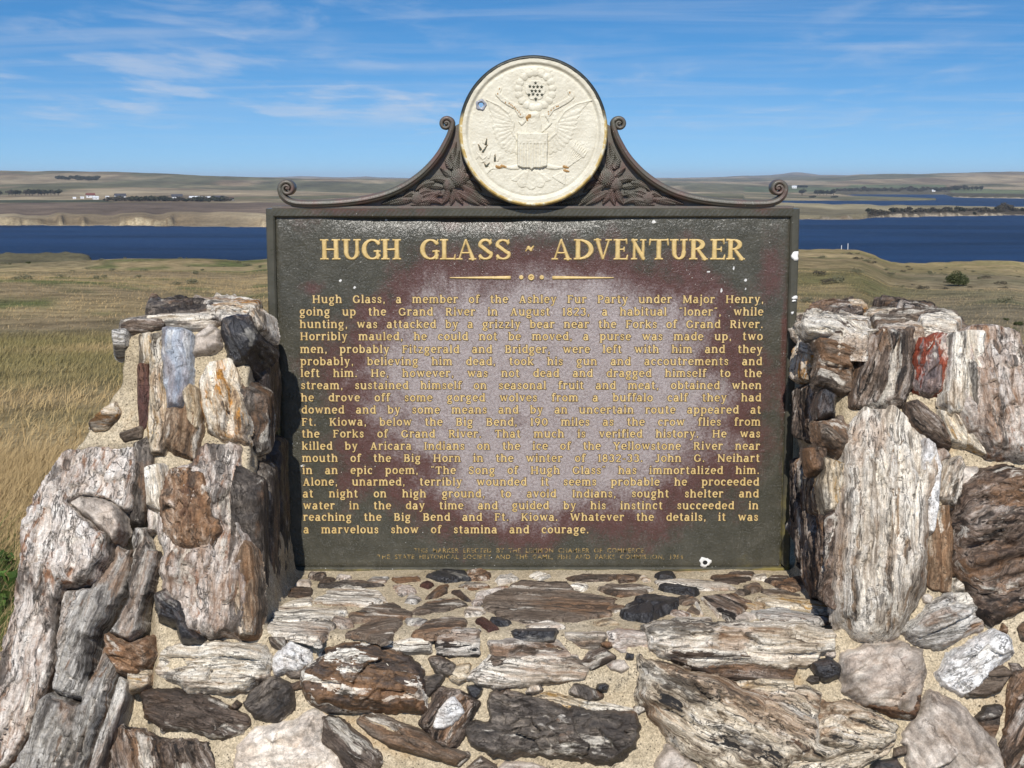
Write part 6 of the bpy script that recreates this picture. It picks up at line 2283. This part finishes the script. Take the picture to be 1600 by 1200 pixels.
for leg in ([(525, 845), (480, 850), (440, 845)], [(735, 840), (790, 850), (850, 848)]):
    H = np.maximum(H, dome(stroke(leg, 20, 9), 14 * kpx, .0048))
for tx_, ty_ in ((400, 842), (435, 838), (862, 842), (866, 868)):
    cl_ = stroke([(tx_ - 14, ty_), (tx_ + 14, ty_ + 6)], 12, 7)
    H = np.maximum(H, dome(cl_, 9 * kpx, .0052))
    chE = np.maximum(chE, .5 * (cl_ > 0))
seal_part('eagle', H, chE)
# shield
sh = [mc(*p) for p in ((524, 612), (738, 612), (736, 700), (734, 838), (690, 850), (640, 852), (624, 868), (608, 852), (560, 850), (526, 838))]
d_ = poly_sd(MU, MV, sh)
U0, U1 = mc(524, 0)[0], mc(738, 0)[0]
st_ = (MU - U0) / (U1 - U0) * 9
pale_ = (np.abs((st_ % 1) - .5) < .33)
below = MV < mc(0, 688)[1]
H = dome(d_, 6 * kpx, .0098) + (d_ > 4 * kpx) * np.where(below, np.where(pale_, .0030, .0), .0034)
H = H * (d_ > 0)
seal_part('shield', H)
# ribbons
H = np.zeros_like(MU)
chR = np.zeros_like(MU)
for pts, wa, wb, cb in (([(404, 318), (392, 350), (425, 385), (470, 415), (520, 440), (552, 492)], 17, 20, (478, 440, 548, 492)), ([(575, 490), (580, 530), (556, 556), (540, 540)], 11, 7, None),
                        ([(884, 340), (900, 370), (870, 395), (815, 425), (765, 450), (732, 495)], 16, 19, (735, 430, 810, 500)), ([(735, 510), (755, 545), (725, 580), (694, 605)], 12, 7, None)):
    s_ = stroke(pts, wa, wb)
    H = np.maximum(H, dome(s_, 5 * kpx, .0048))
    chR = np.maximum(chR, .24 * (s_ > 0))
# letters on the ribbon have weathered to rusty flecks
for (cx_, cy_) in ((446, 408), (470, 416), (483, 424), (494, 432), (505, 441), (516, 451), (527, 462), (538, 474), (546, 489), (404, 318), (392, 352), (742, 486), (738, 470), (757, 462), (775, 446), (796, 436), (806, 434), (884, 342)):
    u_, v_ = mc(cx_, cy_)
    chR = np.maximum(chR, .9 * .62 * np.exp(-(((MU - u_) / (7 * kpx)) ** 2 + ((MV - v_) / (10 * kpx)) ** 2)))
seal_part('ribbon', H, chR)
# olive branch
H = dome(stroke([(430, 848), (350, 858), (300, 800), (275, 730), (262, 690)], 6, 4), 5 * kpx, .003)
chO = np.zeros_like(MU)
for (x0, y0, x1, y1, dark) in ((275, 725, 258, 690, 1), (290, 740, 322, 695, 1), (310, 690, 318, 650, 1), (296, 680, 288, 655, 0), (280, 780, 248, 745, 0), (290, 790, 318, 770, 0), (300, 805, 272, 815, 0), (318, 835, 336, 815, 1), (312, 838, 300, 820, 1), (372, 800, 374, 758, 1),
                               (390, 800, 402, 775, 0), (340, 862, 318, 888, 0), (360, 850, 352, 825, 0), (330, 780, 345, 740, 0), (264, 760, 245, 790, 0)):
    lf = stroke([(x0, y0), ((x0 + x1) / 2, (y0 + y1) / 2), (x1, y1)], 10, 4)
    H = np.maximum(H, dome(lf, 8 * kpx, .0038))
    if dark:
        chO = np.maximum(chO, 1.05 * (lf > 1.5 * kpx))
chO = np.maximum(chO, .45 * np.exp(-((MU - mc(400, 850)[0]) / (34 * kpx)) ** 2 - ((MV - mc(400, 850)[1]) / (20 * kpx)) ** 2))
seal_part('olive_branch', H, chO)
# arrows
H = np.zeros_like(MU)
for k in range(7):
    a_ = k / 6 - .5
    H = np.maximum(H, dome(stroke([(862 + a_ * 10, 850), (950 + a_ * 70, 735 + a_ * 60)], 5, 5), 4 * kpx, .0036))
    H = np.maximum(H, dome(stroke([(945 + a_ * 70, 742 + a_ * 60), (972 + a_ * 80, 700 + a_ * 66)], 12, 2), 6 * kpx, .0042))
    H = np.maximum(H, dome(stroke([(855 + a_ * 6, 868), (812 + a_ * 74, 935 + a_ * 46)], 6, 9), 5 * kpx, .0036))
chA = .5 * np.exp(-((MU - mc(862, 850)[0]) / (20 * kpx)) ** 2 - ((MV - mc(862, 850)[1]) / (30 * kpx)) ** 2)
seal_part('arrow_bundle', H, chA)

# ================================================================== PLANTS AND FAR THINGS
rngn = np.random.default_rng(7)


def blade_field(name, r, a, hmean, wmean, seed, colfn, lean=.5):
    g = np.random.default_rng(seed)
    n = len(r)
    bx, by = r * np.sin(a), r * np.cos(a)
    bz = ground_z(bx, by) - .01
    hgt = hmean * g.uniform(.5, 1.5, n)
    wd = wmean * g.uniform(.7, 1.4, n)
    th = g.uniform(0, 2 * math.pi, n)
    la = g.normal(.5, .9, n)
    ln = hgt * lean * np.abs(g.normal(.6, .5, n))
    dx, dy = np.cos(la) * ln, np.sin(la) * ln
    sx, sy = np.cos(th) * wd / 2, np.sin(th) * wd / 2
    V = np.empty((n, 5, 3))
    V[:, 0] = np.stack([bx - sx, by - sy, bz], 1)
    V[:, 1] = np.stack([bx + sx, by + sy, bz], 1)
    V[:, 2] = np.stack([bx + sx * .8 + dx * .35, by + sy * .8 + dy * .35, bz + hgt * .6], 1)
    V[:, 3] = np.stack([bx - sx * .8 + dx * .35, by - sy * .8 + dy * .35, bz + hgt * .6], 1)
    V[:, 4] = np.stack([bx + dx, by + dy, bz + hgt], 1)
    i0 = np.arange(n) * 5
    q = np.stack([i0, i0 + 1, i0 + 2, i0 + 3], 1)
    tr = np.stack([i0 + 3, i0 + 2, i0 + 4], 1)
    c = colfn(bx, by, g, n)
    return mesh_np(name, V.reshape(-1, 3), [q, tr], False, [M_BLADE], {'Col': np.repeat(c, 5, 0)})


def grass_col(bx, by, g, n):
    if True:
        c0 = ground_col(bx, by)
        near = (np.exp(-((bx + 2.45) / .75) ** 2 - ((by - 5.6) / 1.2) ** 2) * 1.0)[:, None]
        pick = (g.uniform(0, 1, n)[:, None] < near * .8)
        c0 = np.where(pick, np.array((.085, .115, .03)), c0 * np.array((1.18, 1.13, 1.08)))
        return c0 * g.uniform(.72, 1.25, n)[:, None]
    s = np.array((.34, .245, .115))
    o = np.array((.17, .155, .06))
    gr = np.array((.09, .12, .032))
    p1 = np.clip(.5 + 1.6 * fbm(bx / 6, by / 4, seed=31, oct=3), 0, 1)[:, None]
    p2 = sstep(.1, .45, fbm(bx / 5 + 9, by / 3.2, seed=32, oct=4))[:, None]
    near = (np.exp(-((bx + 2.45) / .75) ** 2 - ((by - 5.6) / 1.2) ** 2) * 1.0)[:, None]
    c = s * (1 - p1 * .6) + o * p1 * .6
    c = c * (1 - p2 * .7) + gr * p2 * .7
    pick = (g.uniform(0, 1, n)[:, None] < near * .8)
    c = np.where(pick, gr * .95, c)
    return c * g.uniform(.6, 1.3, n)[:, None]


a_lo, a_hi = math.atan((-450 - 800) / F), math.atan((2050 - 800) / F)
parts = []
n1 = 130000
r = np.sqrt(rngn.uniform(4.0 ** 2, 11. ** 2, n1))
a = rngn.uniform(a_lo, math.atan((620 - 800) / F), n1)
parts.append(blade_field('prairie_grass', r, a, .15, .0045, 11, grass_col, .8))
n2 = 130000
r = np.sqrt(rngn.uniform(11. ** 2, 32. ** 2, n2))
a = rngn.uniform(a_lo, a_hi, n2)
parts.append(blade_field('prairie_grass', r, a, .085, .007, 12, grass_col, 1.3))
n3 = 45000
r = np.sqrt(rngn.uniform(3.2 ** 2, 11. ** 2, n3))
a = rngn.uniform(math.atan((620 - 800) / F), a_hi, n3)
parts.append(blade_field('prairie_grass', r, a, .15, .005, 13, grass_col))
n4_ = 90000
r = np.sqrt(rngn.uniform(32. ** 2, 90. ** 2, n4_))
a = rngn.uniform(a_lo, a_hi, n4_)
parts.append(blade_field('prairie_grass', r, a, .06, .014, 14, grass_col, 1.5))
for i, me in enumerate(parts):
    if i == 0:
        go = link('prairie_grass', me)
import bmesh
bm = bmesh.new()
for me in parts:
    bm.from_mesh(me)
me = bpy.data.meshes.new('prairie_grass')
bm.to_mesh(me)
bm.free()
me.materials.append(M_BLADE)
bpy.data.objects.remove(go)
tag(link('prairie_grass', me), 'dry golden prairie grass with greener tufts around the monument', 'grass', kind='stuff')


def leaf_cloud(name, n, rad, squash, leaf, m, seed, lobes=9, base=0.):
    """many small leaf faces through a lumpy crown"""
    g = np.random.default_rng(seed)
    cl = g.normal(0, 1, (lobes, 3))
    cl /= np.linalg.norm(cl, axis=1)[:, None]
    cl *= g.uniform(.25, .72, (lobes, 1))
    cl[:, 2] = np.abs(cl[:, 2]) * .9 - .15
    lr_ = g.uniform(.28, .5, lobes)
    k = g.integers(0, lobes, n)
    d = g.normal(0, 1, (n, 3))
    d /= np.linalg.norm(d, axis=1)[:, None]
    p = (cl[k] + d * (lr_[k] * g.uniform(.55, 1.05, n) ** .6)[:, None]) * rad
    p[:, 2] = p[:, 2] * squash + base
    a1 = g.normal(0, 1, (n, 3))
    a1 /= np.linalg.norm(a1, axis=1)[:, None]
    a2 = np.cross(a1, g.normal(0, 1, (n, 3)))
    a2 /= np.linalg.norm(a2, axis=1)[:, None]
    s = leaf * g.uniform(.6, 1.5, n)[:, None]
    V = np.stack([p - a1 * s, p + a2 * s * .55, p + a1 * s, p - a2 * s * .55], 1).reshape(-1, 3)
    q = np.arange(n * 4).reshape(n, 4)
    return mesh_np(name, V, q, False, [m])


def trunk_mesh(h, r0, limbs, seed):
    g = random.Random(seed)
    mb = MB()
    P = [(0, 0, -.3), (.03 * h, .01 * h, h * .35), (.0, .02 * h, h * .75)]
    mb.sweep(P, [r0, r0 * .7, r0 * .3], [r0, r0 * .7, r0 * .3], 7, up=(0, 1, 0), power=2)
    for k in range(limbs):
        a = 2 * math.pi * k / limbs + g.random()
        d_ = Vector((math.cos(a), math.sin(a), 0))
        z0 = h * g.uniform(.2, .5)
        P = [Vector((0, 0, z0)), Vector((0, 0, z0)) + d_ * h * .15 + Vector((0, 0, h * .13)), Vector((0, 0, z0)) + d_ * h * .28 + Vector((0, 0, h * .33))]
        mb.sweep(P, [r0 * .45, r0 * .3, r0 * .12], [r0 * .45, r0 * .3, r0 * .12], 5, up=tuple(d_.cross(Vector((0, 0, 1)))), power=2)
    return mb.mesh('trunk', M_TRUNK, True)


def at_px(px, py, rdist=None):
    """ground point seen at a photo pixel (first crossing), or at a given distance along that azimuth"""
    a = math.atan((px - 800) / F)
    if rdist is None:
        d = ray(px, py)
        s = np.geomspace(3, 15000, 6000)
        P = ORG[None] + d[None] * (s / d[1])[:, None]
        gz = ground_z(P[:, 0], P[:, 1])
        k = np.argmax(P[:, 2] <= gz)
        return Vector((P[k, 0], P[k, 1], gz[k]))
    x, y = rdist * math.sin(a), rdist * math.cos(a)
    return Vector((x, y, float(ground_z(x, y))))


# round juniper on the right hand slope
loc = at_px(1497, 447)
dist = loc.length
wj = 36 / F * dist
o = empty('juniper_bush', loc)
tag(o, 'round dark green juniper bush alone on the golden slope at the right', 'bush')
link('crown', leaf_cloud('crown', 5200, wj / 2 * 1.15, .78, wj * .022, M_BUSH, 3, 24, wj * .27), o)
link('trunk', trunk_mesh(wj * .5, wj * .04, 4, 5), o)
# lesser shrubs on that slope and along the grass
small = [(1432, 474, 10, M_BUSH, 'small dark green shrub on the slope below the juniper bush'), (1591, 509, 15, M_BUSH, 'dark green shrub at the right edge just above the right pier'),
         (1572, 501, 9, M_BUSH, 'low green shrub left of the shrub at the right edge'), (1585, 518, 12, M_SAGE, 'grey-brown shrub at the right edge behind the cream boulder'),
         (1452, 426, 7, M_SAGE, 'tiny grey shrub on the slope left of the juniper bush'), (1530, 436, 8, M_SAGE, 'tiny grey-green shrub right of the juniper bush'),
         (316, 423, 7, M_SAGE, 'small green shrub on the golden grass near the left bank'), (407, 418, 7, M_SAGE, 'small green shrub beside the left edge of the sign'), (44, 412, 8, M_BUSH, 'tiny dark shrub by the grassy bench at the far left')]
for i, (px, py, wpx, m_, lab) in enumerate(small):
    loc = at_px(px, py)
    ws = wpx / F * loc.length
    o = link('shrub', leaf_cloud('shrub', 500, ws / 2 * 1.1, .7, ws * .06, m_, 40 + i, 7, ws * .22), None, loc)
    tag(o, lab, 'shrub')
sage0 = [leaf_cloud('sagebrush', 420, .34, .6, .022, mm_, 140 + i, 7, .12) for i, mm_ in enumerate((M_SAGE, M_SAGE, M_GTREE))]
rs_ = random.Random(31)
for i in range(120):
    right_ = i % 3 != 0
    px = rs_.uniform(1262, 1660) if right_ else rs_.uniform(-40, 412)
    rd = rs_.uniform(45, 215) if right_ else rs_.uniform(55, 160)
    o = link('sagebrush', sage0[i % 3], None, at_px(px, 0, rd))
    k_ = rs_.uniform(.4, 1.3) 
    o.scale = (k_ * 1.3, k_, k_ * .8)
    o.rotation_euler = (0, 0, i * 1.1)
    tag(o, 'low grey-green sage clump scattered over the slope right of the sign' if right_ else 'low grey-green sage clump scattered in the field left of the sign', 'shrub', 'sage clumps on the right slope' if right_ else 'sage clumps in the left field')
# leafy green weeds at the left, below the pier
loc = Vector((-2.42, 5.7, 0))
for i, (dx, dy, s, lab) in enumerate(((0, 0, .42, 'leafy green weed clump at the left edge beside the leaning log'), (-.25, .9, .34, 'leafy green weed clump behind the first, at the left edge of the grass'))):
    l2 = loc + Vector((dx, dy, 0))
    l2.z = float(ground_z(l2.x, l2.y))
    o = link('weed_clump', leaf_cloud('weed_clump', 1400, s, .6, .028, M_WEED, 60 + i, 12, .12), None, l2)
    tag(o, lab, 'weed')
# two little posts on the right hand rim
for px, h_, lab in ((1313, 6, 'short pale post on the rim of the slope, left of the taller post'), (1323, 11, 'taller pale post on the rim of the golden slope, right of the sign')):
    loc = at_px(px, 0, 246)
    mb = MB()
    hh_ = h_ / F * 246
    mb.sweep([(0, 0, -.2), (0, 0, hh_ * .94), (0, 0, hh_)], [.055, .05, .03], [.055, .05, .03], 8, power=2)
    o = mb.build('marker_post', M_WHITE, None, loc)
    tag(o, lab, 'post')

# far trees
crown_d = [leaf_cloud('crown', 420, 1., .85, .13, M_DTREE, 70 + i, 9, .8) for i in range(3)]
crown_g = [leaf_cloud('crown', 420, 1., .8, .12, M_GTREE, 80 + i, 9, .78) for i in range(3)]
trunk_u = trunk_mesh(1.5, .09, 4, 9)
shrub_d = [leaf_cloud('scrub', 240, 1., .75, .16, M_DTREE, 90 + i, 7, .45) for i in range(2)]
shrub_g = [leaf_cloud('scrub', 240, 1., .7, .16, M_GTREE, 95 + i, 7, .45) for i in range(2)]


def far_tree(px, r_, hpx, dark, label, group, i):
    loc = at_px(px, 0, r_)
    s = hpx / F * r_ / 1.9
    o = empty('tree', loc)
    o.scale = (s * random.uniform(.9, 1.25), s, s)
    o.rotation_euler = (0, 0, i * 1.3)
    link('crown', (crown_d if dark else crown_g)[i % 3], o)
    link('trunk', trunk_u, o)
    tag(o, label, 'tree', group)


def far_scrub(px, r_, hpx, dark, label, group, i):
    loc = at_px(px, 0, r_)
    s = hpx / F * r_ / 1.1
    o = link('scrub_bush', (shrub_d if dark else shrub_g)[i % 2], None, loc)
    o.scale = (s * random.uniform(1., 1.8), s, s)
    o.rotation_euler = (0, 0, i * 1.7 % .8)
    tag(o, label, 'bush', group)


random.seed(12)
L1 = 'dark leafy tree in the row at the far left, beyond the river'
for i, px in enumerate((2, 7, 21, 26, 31, 37, 47, 53, 57, 66, 71, 76, 81, 86, 92, 97)):
    far_tree(px, 1780 + random.uniform(-40, 40), random.uniform(9, 13), i % 4 != 2, L1, 'trees in the row left of the farm', i)
for i in range(22):
    far_scrub(95 + i * 2.9 + random.uniform(-1, 1), 2980 + random.uniform(-60, 60), random.uniform(4, 6.5), True, 'dark bush of the grove on the far left hillside', 'bushes of the hillside grove', i)
for i in range(52):
    far_scrub(176 + i * 3.65 + random.uniform(-1, 1), 1390 + random.uniform(-30, 30), random.uniform(5, 9), i % 5 != 0, 'dark bush of the hedge in front of the white farm buildings', 'bushes of the farm hedge', i)
for i, px in enumerate((1249, 1273, 1277, 1283, 1287, 1294, 1298)):
    far_tree(px, 2420, random.uniform(8, 13), True, 'dark tree of the cluster right of the outer scroll of the sign', 'trees right of the scroll', i)
for i in range(40):
    far_scrub(1305 + i * 5 + random.uniform(-2, 2), 3000 + random.uniform(-60, 120), random.uniform(4, 7), i % 3 == 0, 'bush of the scrub line along the farthest shore at the right', 'bushes along the farthest shore', i)
for i, px in enumerate((1456, 1471, 1476, 1480, 1500, 1507, 1513, 1519, 1526)):
    far_tree(px, 2960, random.uniform(6, 10), True, 'dark tree rising above the scrub on the farthest shore at the right', 'trees on the farthest shore', i)
for i in range(56):
    px = 1352 + i * 4.6 + random.uniform(-2, 2)
    far_scrub(px, float(np.interp(px, X[:760], r1[:760])) + random.uniform(15, 90), random.uniform(4, 8.5), i % 4 == 0, 'brown or green bush on the low spit across the water at the right', 'bushes on the low spit', i)
far_tree(1492, float(np.interp(1492, X[:760], r1[:760])) + 50, 11, True, 'green tree standing alone on the scrubby spit at the right', None, 1)
for i, (px, h_) in enumerate(((1556, 13), (1564, 19), (1571, 15))):
    far_tree(px, float(np.interp(px, X[:760], r1[:760])) + 60, h_, False, 'grey half bare tree of the tall clump on the spit near the right edge', 'tall clump on the spit', i)
for i in range(8):
    far_scrub(1240 + i * 2.2, 3350, 4, True, 'dark bush by the pale farmhouse left of the scroll trees', 'bushes by the far farmhouse', i)
for px, lab in ((1266, 'dark bush on the thin sandy spit, left one of two'), (1300, 'wider dark bush on the thin sandy spit, right one of two')):
    far_scrub(px, 2000, 4.5, True, lab, None, 1)


# farm buildings
def house(px, py_r, wpx, hpx, roof, label, depth=.6, gable=True, win=2):
    r_ = py_r
    loc = at_px(px, 0, r_)
    k = r_ / F
    W_, H_ = wpx * k, hpx * k
    o = empty('farm_building', loc)
    a = math.atan((px - 800) / F)
    o.rotation_euler = (0, 0, -a + random.uniform(-.25, .25))
    tag(o, label, 'building')
    mb = MB()
    D = W_ * depth
    mb.box((-W_ / 2, -D / 2, -.5), (W_ / 2, D / 2, H_ * .6))
    if gable:
        mb.add([(-W_ / 2, -D / 2, H_ * .6), (-W_ / 2, D / 2, H_ * .6), (-W_ / 2, 0, H_ * .97)], [(0, 2, 1)])
        mb.add([(W_ / 2, -D / 2, H_ * .6), (W_ / 2, D / 2, H_ * .6), (W_ / 2, 0, H_ * .97)], [(0, 1, 2)])
    mb.build('wall', M_WALLW, o)
    mb = MB()
    ov = .06 * W_
    zt, ze = H_, H_ * .58
    vs = []
    for x_ in (-W_ / 2 - ov, W_ / 2 + ov):
        for dz in (0, -.12):
            vs += [(x_, -D / 2 - ov, ze + dz), (x_, 0, zt + dz), (x_, D / 2 + ov, ze + dz)]
    # per side: 0,1,2 top  3,4,5 underside ; second side +6
    mb.add(vs, [(0, 6, 7, 1), (1, 7, 8, 2), (3, 4, 10, 9), (4, 5, 11, 10), (0, 1, 4, 3), (1, 2, 5, 4), (6, 9, 10, 7), (7, 10, 11, 8), (0, 3, 9, 6), (2, 8, 11, 5)])
    mb.build('roof', roof, o)
    for i in range(win):
        xw = -W_ / 2 + (i + .5) * W_ / win
        mb = MB()
        mb.box((xw - W_ * .05, -D / 2 - .06, H_ * .22), (xw + W_ * .05, -D / 2 + .05, H_ * .42))
        mb.build('window', M_GLASS, o)


random.seed(5)
house(122, 1560, 4.5, 3, M_ROOFW, 'tiny white farm shed, leftmost of the farm buildings', win=1)
house(134, 1570, 5, 3, M_ROOFW, 'small pale shed between the leftmost shed and the red roofed barn', win=1)
house(147, 1600, 12, 7, M_ROOFR, 'long farm building with a red-brown roof', .5)
house(155, 1520, 8, 5, M_ROOFW, 'small white building in front of the red roofed barn', .6, win=1)
house(173, 1570, 5, 3.5, M_ROOFW, 'little white shed right of the red roofed barn', win=1)
house(193, 1540, 15, 8, M_ROOFD, 'white farmhouse with a grey roof behind the left end of the hedge', .6)
house(260, 1500, 4, 4, M_ROOFW, 'tiny white shed alone above the middle of the hedge', win=1)
house(281, 1500, 15, 9, M_ROOFD, 'white house with a dark peaked roof above the middle of the hedge', .7)
house(308, 1480, 15, 6.5, M_ROOFW, 'long low white building, left one of the pair right of the peaked house', .5, win=3)
house(326, 1480, 12, 6, M_ROOFW, 'low white building, right one of the pair right of the peaked house', .5, win=2)
house(345, 1470, 17, 7.5, M_ROOFD, 'white walled building with a broad dark roof near the right end of the hedge', .6, win=2)
house(364, 1480, 8, 4.5, M_ROOFR, 'small brown roofed shed at the right end of the farm', .6, win=1)
house(1237, 3300, 7, 4, M_ROOFW, 'pale far farmhouse just right of the outer scroll', .5, win=2)
house(1453, 2980, 5, 3, M_ROOFW, 'tiny white building in the scrub on the farthest shore', .5, win=1)
print('stones', NSTONE[0])

# ------------------------------------------------------------------ the air between here and the far hills
mb = MB()
mb.box((-18600, -18600, -28), (18600, 18600, 96))
hz_o = mb.build('haze', None)
m = bpy.data.materials.new('haze')
m.use_nodes = True
t = NT(m.node_tree)
out = t.n('ShaderNodeOutputMaterial')
pv = t.n('ShaderNodeVolumePrincipled')
pv.inputs['Color'].default_value = (.72, .83, 1.0, 1)
pv.inputs['Density'].default_value = 6.5e-5
pv.inputs['Anisotropy'].default_value = 0.0
t.l(pv.outputs[0], out.inputs['Volume'])
hz_o.data.materials.append(m)
tag(hz_o, 'thin blue haze over the far prairie hills', 'haze', kind='stuff')
